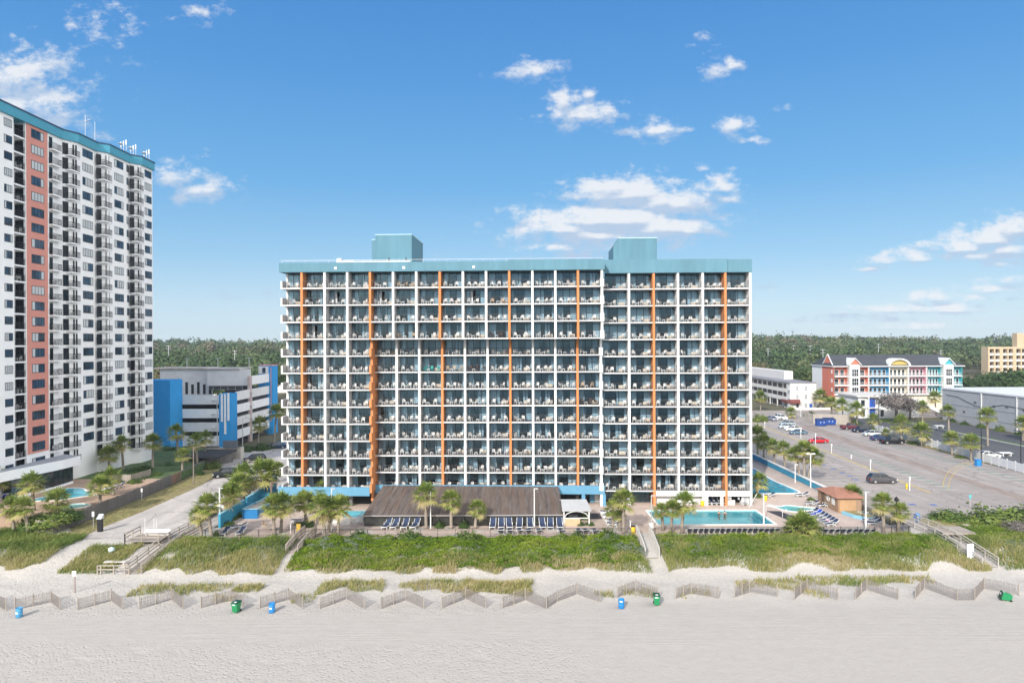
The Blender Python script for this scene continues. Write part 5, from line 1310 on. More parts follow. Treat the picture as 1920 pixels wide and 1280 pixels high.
b = MB(); b.box((X0 - .06, MY + .3, FL[2] - 1.2), (X0 - .001, MY + 9.49, ZE)); b.box((X0, MY + .3, FL[2] - 1.2), (X0 + .3, MY + 2.0, ZE)); b.poly([(X0 - .06, MY + .4, ZE), (X0 - .06, MY + 9, ZE), (X0 - .06, MY + 4.7, ZE + 4.2)]); mpart('end_wall', b, SAL, 'salmon end wall with pointed gable')
bays = [(1566, 1590, SAL, 2), (1612, 1629, SAL, 1), (1631, 1668, MBL, 4), (1670, 1704, CRM, 4), (1706, 1738, PNK, 4), (1740, 1766, TEA, 4), (1788, 1806, TEA, 2)]
for a, c, m_, nd in bays:
    b = MB(); b.box((mx(a), MY + 1.9, FL[2] + .002), (mx(c), MY + 1.999, ZE - .05)); b.box((mx(c) - .15, MY + .5, FL[2]), (mx(c) - .02, MY + 1.89, ZE - .05)); mpart('bay_wall', b, m_)
b = MB()
for z in FL: b.box((X0 + .3, MY + .3, z - .35), (X1, MY + 1.88, z))
for a, c, m_, nd in bays: b.box((mx(a) - .3, MY + .3, FL[2]), (mx(a) - .05, MY + 1.85, ZE - .06))
mpart('balcony_slab', b, MWH)
b = MB()
for z in FL:
    b.box((X0 + .4, MY + .32, z + .95), (X1 - .1, MY + .38, z + 1.02)); b.box((X0 + .4, MY + .33, z + .08), (X1 - .1, MY + .37, z + .12))
    x = X0 + .4
    while x < X1 - .1: b.box((x, MY + .335, z + .12), (x + .03, MY + .365, z + .95)); x += .3
mpart('balcony_rail', b, MWH)
def framed(n, x0, x1, y, z0, z1, cols, rws, parent):
    b = MB(); f = .1
    b.box((x0, y - .08, z0), (x1, y, z0 + f), 0); b.box((x0, y - .08, z1 - f), (x1, y, z1), 0)
    for k in range(cols + 1): xx = x0 + (x1 - x0 - f) * k / cols; b.box((xx, y - .08, z0 + f), (xx + f, y, z1 - f), 0)
    for k in range(1, rws): zz = z0 + (z1 - z0) * k / rws; b.box((x0 + f, y - .078, zz - .04), (x1 - f, y - .002, zz + .04), 0)
    b.poly([(x0, y - .03, z0), (x1, y - .03, z0), (x1, y - .03, z1), (x0, y - .03, z1)], 1)
    return b.build(n, [MWH, CARGLASS], parent)
for a, c, m_, nd in bays:
    for z in FL:
        w = (mx(c) - mx(a) - .6)
        for k in range(nd):
            cw = w / nd; x = mx(a) + .35 + cw * k; framed('french_door', x + cw * .12, x + cw * .88, MY + 1.895, z + .05, z + 2.2, 1, 1, mot)
for pa, pb, gm in ((1592, 1611, SAL), (1768, 1786, TEA)):
    b = MB(); b.box((mx(pa), MY - .6, FL[2]), (mx(pb), MY + 1.9, ZE + .5)); b.box((mx(pa) + .2, MY - .2, 0), (mx(pb) - .2, MY + 1.9, FL[2] - .002)); bt = mpart('bay_tower', b, MWH)
    for z in FL: 
        b = MB(); xa, xb = mx(pa) + .7, mx(pb) - .5
        framed('window', xa, xb, MY - .605, z - .1, z + 2.6, 3, 2, bt)
    xm_, hw2 = (mx(pa) + mx(pb)) / 2, (mx(pb) - mx(pa)) / 2
    b = MB(); b.poly([(xm_ - hw2, MY - .62, ZE + .5), (xm_ + hw2, MY - .62, ZE + .5), (xm_, MY - .62, ZE + .5 + hw2 * 1.05)]); b.build('gable', gm, bt)
    b = MB(); zg = ZE + .5 + hw2 * 1.05 + .25
    for s_ in (-1, 1): b.hexa([(xm_ + s_ * (hw2 + .5), MY - 1.1, ZE + .2), (xm_, MY - 1.1, zg), (xm_, MY + 5.5, zg), (xm_ + s_ * (hw2 + .5), MY + 2.0, ZE + .2), (xm_ + s_ * (hw2 + .5), MY - 1.1, ZE + .5), (xm_, MY - 1.1, zg + .3), (xm_, MY + 5.5, zg + .3), (xm_ + s_ * (hw2 + .5), MY + 2.0, ZE + .5)])
    b.build('gable_roof', MWH, bt)
# arched cream gable
xa, xb = mx(1669), mx(1704); xm_ = (xa + xb) / 2; rr = (xb - xa) / 2
b = MB(); pts = [(xm_ + rr * math.cos(PI * k / 12), ZE - .2 + rr * .72 * math.sin(PI * k / 12)) for k in range(13)]
b.poly([(x, MY + .5, z) for x, z in pts]); mpart('arch_gable', b, mat('mustard_gable', (.50, .38, .12), .8, .05))
b = MB()
for k in range(12):
    (xa_, za), (xb_, zb_) = pts[k], pts[k + 1]; s_ = 1.12
    q = lambda x, z, f: (xm_ + (x - xm_) * f, ZE - .2 + (z - ZE + .2) * f)
    a1, a2, c1, c2 = q(xa_, za, 1), q(xb_, zb_, 1), q(xa_, za, 1.2), q(xb_, zb_, 1.2)
    b.hexa([(a1[0], MY - .4, a1[1]), (a2[0], MY - .4, a2[1]), (a2[0], MY + 5, a2[1]), (a1[0], MY + 5, a1[1]), (c1[0], MY - .4, c1[1]), (c2[0], MY - .4, c2[1]), (c2[0], MY + 5, c2[1]), (c1[0], MY + 5, c1[1])])
mpart('arch_roof', b, MWH)
# roof: dark hipped
zr2 = ZE + 4.0; b = MB(); e = .6
b.poly([(X0 - e, MY - .2, ZE), (X1 + e, MY - .2, ZE), (X1 - 4, MY + 8, zr2), (X0 + 1.5, MY + 8, zr2)]); b.poly([(X1 + e, MY - .2, ZE), (X1 + e, MY + 18.4, ZE), (X1 - 4, MY + 8, zr2)]); b.poly([(X1 + e, MY + 18.4, ZE), (X0 - e, MY + 18.4, ZE), (X0 + 1.5, MY + 8, zr2), (X1 - 4, MY + 8, zr2)]); b.poly([(X0 - e, MY + 18.4, ZE), (X0 - e, MY - .2, ZE), (X0 + 1.5, MY + 8, zr2)])
mpart('roof', b, ROOF)
b = MB(); b.box((X0 - e, MY - .22, ZE - .3), (X1 + e, MY - .02, ZE - .004)); b.box((X0 - e, MY - .02, ZE - .3), (X0 - e + .2, MY + 18.4, ZE - .004))
for s_, yy in ((-1, .4), (1, 9.0)): b.beam((X0 - .2, MY + yy, ZE), (X0 - .2, MY + 4.7, ZE + 4.3), .3, .25)
mpart('eave', b, MWH)
for z in FL: 
    b = MB(); b.box((X0 - .1, MY + 1.1, z + .9), (X0 - .061, MY + 2.2, z + 2.3)); mpart('window', b, MWH)
# low white annexe and stairs before it
ann = thing('motel_annexe', (125, 232, 0), 'white two storey annexe with round roof and outside stairs before the colourful motel', 'annexe')
ax0, ax1 = unpix(1610, 770)[0] / FPX * 224, unpix(1765, 770)[0] / FPX * 224
b = MB(); b.box((ax0, 224, 0), (ax0 + 13, 238, 7.0)); b.box((ax0 + 13, 226, 0), (ax1 - 6, 240, 5.5)); b.build('wall', MWH, ann)
b = MB(); b.prism([(ax0 - .8 + 0, 223.4), (ax0 + 6, 222.4), (ax0 + 13.4, 223.2), (ax0 + 13.4, 238.4), (ax0 - .8, 238.4)], 7.002, 7.5); b.build('roof', mat('annexe_roof', (.55, .53, .50), .9, .08), ann)
b = MB()
for z in (.3, 3.6): b.box((ax0 + 3.2, 223.94, z), (ax0 + 5.4, 223.999, z + 2.8))
b.build('blue_door_bay', mat('royal_blue_panel', (.02, .08, .40), .6, .05), ann)
b = MB()
for z in (.6, 4.0): b.box((ax0 + .8, 223.94, z), (ax0 + 2.0, 223.999, z + 2.0)); b.box((ax0 + 7.0, 223.94, z), (ax0 + 8.2, 223.999, z + 2.2))
b.build('window', CARGLASS, ann)
b = MB(); b.box((ax0 + 2.7, 222.9, 3.3), (ax0 + 6, 223.93, 3.5)); b.box((ax0 + 2.6, 222.8, 0), (ax0 + 2.9, 223.1, 7)); b.box((ax0 + 6, 222.8, 0), (ax0 + 6.5, 223.1, 7)); b.build('frame_column', MWH, ann)
sx, sy_ = PZ(1750, 783, 0).x, PZ(1750, 783, 0).y
b = MB(); b.hexa([(sx - 5, sy_ + 1, 5.0), (sx - 5, sy_ + 3.2, 5.0), (sx + 5.2, sy_ + 1.8, 0), (sx + 5.2, sy_ - .4, 0), (sx - 5, sy_ + 1, 6.2), (sx - 5, sy_ + 3.2, 6.2), (sx + 5.2, sy_ + 1.8, 1.2), (sx + 5.2, sy_ - .4, 1.2)]); b.box((sx - 9, sy_ + 1, 4.7), (sx - 5.01, sy_ + 5, 6.0)); 
for dx in (-8.6, -5.4): b.box((sx + dx, sy_ + 1.2, 0), (sx + dx + .4, sy_ + 1.6, 4.69))
b.build('staircase', MWH, ann)
# ================================================================== WHITE MOTEL
wm = thing('white_motel', (110, 265, 0), 'three storey white motel with dark walkway bands and maroon awning', 'motel')
WX0, WX1, WY = 104.2, 114.0, 256.0
MWALL = mat('warm_white_stucco', (.66, .63, .60), .85, .04)
b = MB(); b.box((WX0 + 1.6, WY, 0), (WX1, WY + 95, 9.6)); b.box((WX0, WY, 0), (WX0 + 1.599, WY + 3.5, 9.6)); b.build('wall', MWALL, wm)
b = MB()
for z in (3.1, 6.2): b.box((WX0 - .1, WY + 3.51, z - .3), (WX0 + 1.59, WY + 95, z + .95))
b.box((WX0 - .1, WY + 3.51, 9.2), (WX0 + 1.59, WY + 95, 9.59)); b.build('walkway_parapet', MWALL, wm)
b = MB(); b.box((WX0 - .4, WY - .3, 9.601), (WX1 + .3, WY + 95, 9.85)); b.build('roof', mat('grey_flat_roof', (.22, .22, .24), .95, .25, .4), wm)
b = MB(); b.box((WX1 - 4, WY + 20, 9.86), (WX1 - .5, WY + 80, 13.2)); b.build('roof_house', MWALL, wm)
b = MB(); 
for k in range(16):
    y = WY + 6 + k * 5.5
    for z in (3.1, 6.2): b.box((WX0 + 1.55, y, z + .3), (WX0 + 1.598, y + 3.9, z + 2.6))
    b.box((WX0 + 1.55, y, .2), (WX0 + 1.598, y + 3.9, 2.6))
b.build('room_window', mat('brown_window_wall', (.10, .065, .06), .6, .2, 2), wm)
b = MB()
for k in range(12): b.box((WX0 - .05, WY + 5 + 7.5 * k, 0), (WX0 + .25, WY + 5.3 + 7.5 * k, 2.79))
b.build('walkway_column', MWALL, wm)
for px in (1479, 1495, 1511):
    x = unpix(px, 730)[0] / FPX * WY
    for z in (.4, 3.7, 6.8):
        b = MB(); b.box((x - .45, WY - .04, z), (x + .45, WY - .002, z + 1.6)); b.box((x - .5, WY - .06, z + .75), (x + .5, WY - .041, z + .83), 1); b.build('window', [mat('grey_blind', (.30, .32, .35), .5, .1), MWALL], wm)
b = MB(); b.hexa([(WX0 - .4, WY - .1, 2.6), (WX0 + 3.6, WY - .1, 2.6), (WX0 + 3.6, WY - 1.6, 2.1), (WX0 - .4, WY - 1.6, 2.1), (WX0 - .4, WY - .1, 3.5), (WX0 + 3.6, WY - .1, 3.5), (WX0 + 3.6, WY - 1.6, 2.5), (WX0 - .4, WY - 1.6, 2.5)]); b.box((WX0 - 1.2, WY - .5, 2.2), (WX0 - .41, WY + 6, 3.2)); b.build('awning', mat('maroon_awning', (.17, .05, .045), .85, .1), wm)
b = MB(); b.box((WX0 + 2.3, WY - .05, 0), (WX0 + 3.2, WY - .003, 2.1)); b.build('door', BLACK, wm)
b = MB(); b.box((WX0 + 7.2, WY - .3, 0), (WX0 + 8.2, WY - .06, 1.9)); o = tag(b.build('vending_machine', mat('vending_blue', (.03, .10, .40), .5, .05)), 'blue vending machine against the white motel front', 'vending machine')
b = MB(); b.box((WX0 - 2, WY - 5, 0), (WX1 + 3, WY - 4.7, .9)); tag(b.build('low_wall', MWALL), 'low white garden wall before the white motel entrance', 'wall')
# ================================================================== WAREHOUSE
wh = thing('warehouse', (150, 185, 0), 'long plain grey warehouse with white downpipes beside the dark lane', 'warehouse')
WGREY = mat('grey_block_wall', (.36, .37, .39), .9, .06, .6)
b = MB(); b.box((138, 100, 0), (172, 219, 9.9)); b.build('wall', WGREY, wh)
b = MB(); b.box((137.7, 99.7, 9.901), (172.3, 219.3, 10.35)); b.build('roof', mat('pale_metal_roof', (.60, .61, .62), .6, .05), wh)
b = MB()
for z in (2.2, 5.2): b.box((137.96, 100, z), (137.999, 219, z + .12))
b.build('band_line', mat('dark_grey_line', (.16, .165, .175), .8, .1), wh)
b = MB(); 
for y in (200.5, 186.4, 176, 160): b = MB(); b.box((137.7, y, .1), (137.95, y + .28, 9.88)); b.build('downpipe', WPAINT, wh)
b = MB()
for y, z in ((203, 6.7), (195, 6.3), (190, 6.6), (183.5, 6.3), (194, 3.0), (183, 3.2), (208, 3.4)): b.box((137.85, y, z), (137.998, y + .9, z + .5))
b.build('vent', mat('dark_vent', (.10, .10, .11), .7, .1), wh)
b = MB(); pts = [(137.9, 217, 8.2), (137.9, 211, 7.9), (137.9, 207, 6.8), (137.9, 203, 5.9), (137.9, 199, 5.8), (137.9, 195, 6.6), (137.9, 192, 7.2), (137.9, 180, 6.7), (137.9, 165, 6.6)]; b.tube(pts, .09, 5); b.build('cable', mat('dark_cable', (.12, .12, .13), .8, .1), wh)
# ================================================================== BEIGE HOTEL FAR RIGHT
bh = thing('beige_hotel', (300, 400, 4), 'beige concrete hotel with white railed balconies at the right edge', 'hotel')
BEI = mat('beige_concrete', (.50, .39, .26), .9, .06, .5); BY = 400.0
def bx(px): return unpix(px, 690)[0] / FPX * BY
ztop = CZ - unpix(1880, 650)[1] / FPX * BY; zbot = ztop - 22
x0, x1 = bx(1853), bx(1990)
b = MB(); b.box((x0, BY + 2.5, zbot), (x1, BY + 6, ztop)); b.box((x0, BY, ztop - 1.3), (x1, BY + 2.49, ztop)); 
ng = 11; gw = (x1 - x0) / ng
for k in range(ng + 1): 
    x = x0 + gw * k; wd = 1.9 if k % 2 == 0 else .7; b.box((x - wd / 2 + (wd / 2 if k == 0 else 0), BY + .002, zbot), (x + wd / 2, BY + 2.48, ztop - 1.31))
b.box((bx(1912), BY + 2, ztop + .001), (bx(1935), BY + 6, ztop + 8)); b.build('wall', BEI, bh)
b = MB(); 
for f in range(5): b.box((x0 + 1, BY + .1, ztop - 5.2 - f * 3.6), (x1, BY + 2.4, ztop - 4.9 - f * 3.6))
b.build('balcony_floor', BEI, bh)
b = MB()
for f in range(5): b.box((x0 + 1, BY + .25, ztop - 4.88 - f * 3.6), (x1, BY + .32, ztop - 3.7 - f * 3.6))
b.build('balcony_rail', mat('pale_balcony_panel', (.62, .62, .60), .8, .05), bh)
b = MB(); b.box((x0 + 1, BY + 2.44, zbot), (x1, BY + 2.49, ztop - 1.5)); b.build('glazing', mat('dark_glazing', (.05, .045, .045), .4, .2), bh)  # even near-black sheet behind the balconies
b = MB(); b.box((bx(1805), BY - 20, zbot), (x0 + 6, BY - 6, ztop - 17.5)); b.box((bx(1805), BY - 20.3, ztop - 17.49), (x0 + 6, BY - 19.9, ztop - 16.4)); b.build('podium', BEI, bh)
# ================================================================== FAR HOUSES AND SHEDS AMONG THE TREES
HW_ = mat('far_white_siding', (.66, .65, .62), .85, .06); HR = mat('far_grey_roof', (.30, .30, .32), .9, .12); HB_ = mat('far_brown_roof', (.28, .17, .12), .9, .12)
def house(px, py, Y, w, h, label, rm, gable=True, wmat=None, d=9):
    x = unpix(px, py)[0] / FPX * Y; z = terrain_z(Y); 
    o = thing('house', (x, Y, z), label, 'house', 'small buildings among the far trees'); b = MB(); b.box((-w / 2, 0, -1), (w / 2, d, h)); b.build('wall', wmat or HW_, o, (0, 0, 0))
    b = MB()
    if gable:
        b.poly([(-w / 2 - .5, -.5, h), (w / 2 + .5, -.5, h), (w / 2 + .5, d / 2, h + 2.6), (-w / 2 - .5, d / 2, h + 2.6)]); b.poly([(-w / 2 - .5, d + .5, h), (w / 2 + .5, d + .5, h), (w / 2 + .5, d / 2, h + 2.6), (-w / 2 - .5, d / 2, h + 2.6)])
        for s_ in (-1, 1): b.poly([(s_ * w / 2, 0, h), (s_ * w / 2, d, h), (s_ * w / 2, d / 2, h + 2.6)])
    else: b.box((-w / 2 - .3, -.3, h + .001), (w / 2 + .3, d + .3, h + .5))
    b.build('roof', rm, o, (0, 0, 0))
    b = MB(); n = max(2, int(w / 4))
    for k in range(n): xx = -w / 2 + w * (k + .5) / n; b.box((xx - .6, -.05, 1.0), (xx + .6, -.002, 2.4))
    b.build('window', CARGLASS, o, (0, 0, 0))
    return o
LIME = mat('lime_roof', (.45, .62, .35), .8, .05)
house(412, 690, 330, 26, 5.5, 'long white shed behind the garage trees', HW_, False); house(512, 688, 345, 14, 5.5, 'pale building with light green roof behind the garage', LIME, False, None, 14); house(300, 695, 330, 10, 5, 'white shed between trees near the tower edge', HW_, False); house(360, 686, 380, 18, 5, 'white building glimpsed above the garage trees', HR, False)
house(1447, 672, 420, 12, 6.5, 'white house with teal roof behind the white motel', mat('far_teal_roof', (.20, .42, .45), .8, .05)); house(1493, 686, 330, 12, 7, 'white house with pale grey roof left of the motel gable', mat('far_pale_roof', (.55, .55, .56), .8, .08)); house(1425, 686, 380, 11, 4, 'white house at the hotel edge behind the white motel', HR); house(1478, 700, 300, 8, 5, 'house with reddish brown roof behind the white motel', HB_); house(1512, 712, 290, 6, 5, 'peach house between the white and colourful motels', HB_, True, mat('peach_siding', (.60, .42, .30), .85, .06), 6)
house(1562, 667, 480, 20, 7, 'long white roofed shed above the motel roof left part', HW_, False); house(1625, 666, 490, 26, 7, 'long pale roofed shed above the motel roof middle', HW_, False); house(1760, 668, 470, 30, 6, 'flat white roofed store above the motel roof right part', HW_, False)
for px, py, Y, l in ((1440, 660, 430, 'utility pole nearest hotel edge among far trees'), (1488, 655, 440, 'utility pole over the dark trees by white house'), (1519, 655, 420, 'utility pole with crossarms left of the motel roof'), (1543, 662, 380, 'white utility mast at the left end of motel roof'), (1604, 664, 440, 'utility pole above the motel roof middle'), (1647, 652, 450, 'tall thin utility pole above motel roof'), (1764, 664, 440, 'utility pole above the motel teal gable'), (316, 655, 420, 'utility pole among the trees next to the tower'), (440, 664, 400, 'utility pole among trees behind the garage')):
    top = atY(px, py - 8, Y); z0 = terrain_z(Y)
    o = thing('utility_pole', (top.x, Y, z0), l, 'utility pole', 'utility poles among the far trees'); b = MB(); b.tube([(0, 0, 0), (0, 0, top.z - z0)], [.26, .16], 6); b.build('pole', GALV, o, (0, 0, 0)); b = MB()
    for dz in (.6, 2.2): b.box((-1.5, -.1, top.z - z0 - dz), (1.5, .1, top.z - z0 - dz + .14))
    b.build('crossarm', GALV, o, (0, 0, 0))
# ================================================================== FENCES, WALLS, RAILS
SLAT = mat('silvered_lath', (.22, .195, .18), .95, .15, 5)
def sand_fence(pts, label):
    base = [P(*p) for p in pts]; c = base[len(base) // 2]
    o = thing('sand_fence', c, label, 'sand fence', 'zigzag sand fences on the beach')
    for a, b_ in zip(base, base[1:]):
        L = (b_ - a).length; n = int(L / .092); m = MB(); r = random.Random(int(a.x * 10))
        d = (b_ - a) / L
        for k in range(n):
            t = (k + .5) / n; p = a.lerp(b_, t); g = gz(p.x, p.y); h = 1.12 + r.uniform(-.05, .06) - (.12 if r.random() < .05 else 0); tl = r.uniform(-.03, .03)
            m.beam((p.x, p.y, g - .1), (p.x + d.x * tl, p.y + d.y * tl, g + h), .012, .038, 0, (d.x, d.y, .01))
        for zz in (.3, .62, .95): m.beam((a.x, a.y, gz(a.x, a.y) + zz), (b_.x, b_.y, gz(b_.x, b_.y) + zz), .012, .012)
        m.build('slat_panel', SLAT, o)
    for k, p in enumerate(base + [(base[0] + base[1]) / 2]):
        m = MB(); g = gz(p.x, p.y); m.tube([(p.x, p.y - .05, g - .2), (p.x, p.y - .05, g + 1.28)], .05, 6); m.build('post', WOOD, o)
FEN = [[(-14, 1128), (12, 1143)], [(29, 1142), (96, 1128), (113, 1142)], [(146, 1142), (209, 1125), (230, 1141)], [(262, 1141), (322, 1123), (344, 1140)], [(377, 1139), (431, 1125), (457, 1136)], [(488, 1139), (541, 1123), (568, 1140)], [(600, 1140), (650, 1122), (683, 1140)], [(715, 1140), (761, 1124), (795, 1140)], [(829, 1140), (873, 1121), (911, 1139)], [(942, 1139), (985, 1124), (1025, 1140), (1045, 1127), (1082, 1112), (1125, 1127)], [(1157, 1120), (1192, 1107), (1235, 1121)], [(1267, 1122), (1296, 1112), (1347, 1120)], [(1377, 1119), (1405, 1108), (1457, 1118)], [(1489, 1123), (1513, 1105), (1571, 1123)], [(1604, 1123), (1625, 1104), (1684, 1123)], [(1716, 1122), (1733, 1101), (1794, 1124), (1827, 1123), (1845, 1102), (1910, 1115)]]
NB = ['cut off by the left edge', 'just behind the first blue barrel', 'below the white signpost', 'in front of the left straw grass tufts', 'directly behind the green cart bin on the left', 'just right of the left green cart and blue barrel', 'right of the second blue barrel', 'before the thin grass tuft left of the green patch', 'left side of the green grass patch', 'longest zigzag right of the green grass patch', 'behind the blue barrel and green cart at centre right', 'first one right of the centre right green cart', 'second one right of the centre right green cart', 'third one right of the centre right green cart', 'left neighbour of the fence ending at the fallen cart', 'ending at the fallen green cart on the right']
for f, l in zip(FEN, NB): sand_fence(f, f'slatted sand fence {l}')
def rail_run(name, pts, label, h=1.1, group=None, step=2.2, bal=.14, m=None, solidbase=False, cat='railing'):
    o = thing(name, pts[0], label, cat, group); m = m or BLACK
    pn = MB()
    for a, b_ in zip(pts, pts[1:]):
        a = Vector(a); b_ = Vector(b_); L = (b_ - a).length
        pn.beam(a + Vector((0, 0, h)), b_ + Vector((0, 0, h)), .05, .05); pn.beam(a + Vector((0, 0, .12)), b_ + Vector((0, 0, .12)), .04, .04); pn.beam(a + Vector((0, 0, h - .15)), b_ + Vector((0, 0, h - .15)), .03, .03)
        n = int(L / bal)
        for k in range(n): 
            p = a.lerp(b_, (k + .5) / n); pn.box((p.x - .009, p.y - .009, p.z + .12), (p.x + .009, p.y + .009, p.z + h - .15))
    pn.build('railing_panel', m, o)
    ps = MB(); ps.box((-.03, -.03, 0), (.03, .03, h + .05)); pme = ps.mesh('post', m)
    for a, b_ in zip(pts, pts[1:]):
        a = Vector(a); b_ = Vector(b_); n = max(1, int((b_ - a).length / step))
        for k in range(n + 1): link('post', pme, o, a.lerp(b_, k / n) - Vector(pts[0]))
    return o
rail_run('deck_railing', [(-40.3, 89.4, .1), (-28.6, 89.4, .1)], 'black metal railing of the left deck above the dune', 1.15, 'black deck railings')
rail_run('deck_railing', [(-25.9, 89.4, .1), (15.4, 89.4, .1)], 'long black metal railing between the two dune stairs', 1.15, 'black deck railings')
rail_run('deck_railing', [(18.6, 89.4, .1), (51.8, 89.4, .1)], 'black metal railing along the pool right of right dune stairs', 1.15, 'black deck railings')
rail_run('deck_railing', [(52, 89.4, .1), (52, 101.4, .1)], 'black metal railing returning beside the right palms to the lot', 1.15, 'black deck railings')
# grey board fence on the left property
def board_fence(pts, h, label, m=None, group='board fences by the tower'):
    o = thing('board_fence', pts[0], label, 'fence', group); b = MB(); ps = MB(); ps.box((-.06, -.06, 0), (.06, .06, h + .06)); pme = ps.mesh('post', m or WOOD)
    for a, c in zip(pts, pts[1:]):
        a = Vector(a); c = Vector(c); L = (c - a).length; n = int(L / .16); d = (c - a) / L; r = random.Random(int(L * 100))
        for k in range(n): 
            p = a.lerp(c, (k + .5) / n); off = (k % 2) * .035; q = Vector((-d.y, d.x, 0)) * off
            b.beam(p + q, p + q + Vector((0, 0, h + r.uniform(-.03, .03))), .022, .145, 0, tuple(d))
        for k in range(max(1, int(L / 2.4)) + 1):
            link('post', pme, o, a.lerp(c, min(1, k / max(1, int(L / 2.4)))) - Vector(pts[0]))
    b.build('board_panel', m or WOOD, o); return o
GBOARD = mat('grey_fence_board', (.17, .16, .155), .95, .2, 4, stretch=(4, 4, .5))
board_fence([(-61.9, 92.0, 0), (-61.7, 104, 0), (-61.6, 116, 0), (-62.0, 124, 0)], 1.9, 'dark grey board fence between tower patio and street', GBOARD)
board_fence([(-64.3, 92.1, 0), (-62.0, 91.9, 0)], 1.9, 'short pale board fence return at the tower patio front corner', WOOD)
board_fence([(-62.1, 124.2, 0), (-62.3, 128, 0)], 1.7, 'reddish board gate section of the tower fence', mat('reddish_board', (.30, .18, .14), .95, .15), 'board fences by the tower')
board_fence([(-62.3, 128.2, 0), (-63.2, 141, 0), (-60.3, 147, 0)], 1.7, 'far grey board fence running to the pale retaining wall', GBOARD)
board_fence([(-70.2, 119.5, 1.5), (-66.5, 119.0, 1.5), (-65.8, 124, 1.5)], 1.3, 'pale pump enclosure fence beside the tower loungers', WOOD)
DWOOD = mat('dumpster_fence_board', (.40, .36, .32), .95, .15, 3)
p0, p1 = P(1530, 796), P(1597, 797); board_fence([(p0.x, p0.y + 8, 0), (p0.x, p0.y + 2, 0), (p1.x + 1, p1.y + 1, 0)], 3.1, 'tall wooden screen fence behind the blue dumpster', DWOOD, 'lot fences')
# white panel fence along the parking lot
o = thing('panel_fence', (98.5, 130, 0), 'white vinyl panel fence along the right side of the parking lot', 'fence')
def fx(y): return 97.6 + (y - 128) * .072 if y > 128 else 97.6
k = 0; y = 128.0
pm_ = MB(); pm_.box((-.04, 0, .15), (.04, 2.35, 1.75)); pm_.box((-.05, 0, 1.72), (.05, 2.35, 1.8)); pmesh = pm_.mesh('fence_panel', WPAINT)
po_ = MB(); po_.box((-.08, -.08, 0), (.08, .08, 2.0)); pomesh = po_.mesh('post', WPAINT)
while y < 191:
    x = fx(y)
    q = link('fence_panel', pmesh, o, Vector((x, y + .08, 0)) - Vector((98.5, 130, 0))); q.rotation_euler.z = -math.atan(.072); link('post', pomesh, o, Vector((x, y, 0)) - Vector((98.5, 130, 0))); y += 2.5
# teal wall left of the hotel, and planter
TEALW = mat('teal_blue_wall', (.04, .26, .40), .75, .08, 1)
o = thing('boundary_wall', (-40.7, 100, 0), 'teal blue wall between the street and the left hotel deck', 'wall')
b = MB(); 
for (y0, y1, h0, h1) in ((94.8, 103.5, 1.9, 1.9), (104.5, 110, 2.0, 2.0), (110, 117.5, 2.1, 3.0)): b.hexa([(-40.9, y0, 0), (-40.6, y0, 0), (-40.6, y1, 0), (-40.9, y1, 0), (-40.9, y0, h0), (-40.6, y0, h0), (-40.6, y1, h1), (-40.9, y1, h1)])
b.box((-40.6, 103.2, 0), (-38.9, 103.5, 1.5)); b.box((-40.6, 109.7, 0), (-39.2, 110, 1.6)); b.build('wall', TEALW, o)
b = MB()
for (y0, y1, h0, h1) in ((94.8, 103.5, 1.9, 1.9), (104.5, 110, 2.0, 2.0), (110, 117.5, 2.1, 3.0)): b.hexa([(-40.95, y0, h0), (-40.55, y0, h0), (-40.55, y1, h1), (-40.95, y1, h1), (-40.95, y0, h0 + .08), (-40.55, y0, h0 + .08), (-40.55, y1, h1 + .08), (-40.95, y1, h1 + .08)])
b.build('coping', mat('light_teal_coping', (.25, .48, .58), .75, .06), o)
pa = P(457, 972); 
o = thing('planter_box', (pa.x, pa.y, 0), 'large deep blue raised planter box with stone filled top', 'planter')
w_, d_ = 2.9, 6.2
b = MB(); X_, Y_ = pa.x, pa.y
poly = [(X_ - .2, Y_), (X_ + 2.0, Y_), (X_ + 3.0, Y_ + 7.5), (X_ + .6, Y_ + 7.5)]
b.prism(poly, 0, 1.35); b.build('box', mat('deep_blue_paint', (.02, .17, .40), .7, .08, 1), o)
b = MB(); b.prism([(p[0] + (.25 if k in (0, 3) else -.25), p[1] + (.25 if k < 2 else -.25)) for k, p in enumerate(poly)], 1.351, 1.40); b.build('gravel_bed', mat('planter_gravel', (.30, .28, .26), .95, .4, 6), o)
b = MB(); 
for (a, c) in zip(poly, poly[1:] + poly[:1]): b.beam((*a, 1.42), (*c, 1.42), .2, .08)
b.build('rim', mat('light_teal_coping', (0, 0, 0)), o)
b = MB(); b.tube([(-37.1, 104.9, 0), (-37.1, 104.9, 4.3)], .13, 7); b.box((-37.2, 104.8, 4.2), (-36.2, 104.9, 4.3)); tag(b.build('utility_post', mat('brown_post', (.20, .14, .12), .8, .1)), 'brown timber post at the left corner of the blue base band', 'post')
# parapet wall between river pool and lot
o = thing('boundary_wall', (52, 130, 0), 'low teal wall with white coping between river pool and parking lot', 'wall')
b = MB(); b.box((52.25, 112, 0), (52.6, 156, 1.0)); b.build('wall', TEALW, o); b = MB(); b.box((52.15, 111.9, 1.001), (52.7, 156, 1.15)); b.build('coping', WPAINT, o)
b = MB(); 
bf = board_fence([(52.4, 101.4, 0), (52.4, 111.8, 0)], 1.7, 'grey board fence from the brown hut to the river wall', mat('greyish_board', (.34, .29, .25), .95, .15), 'lot fences')
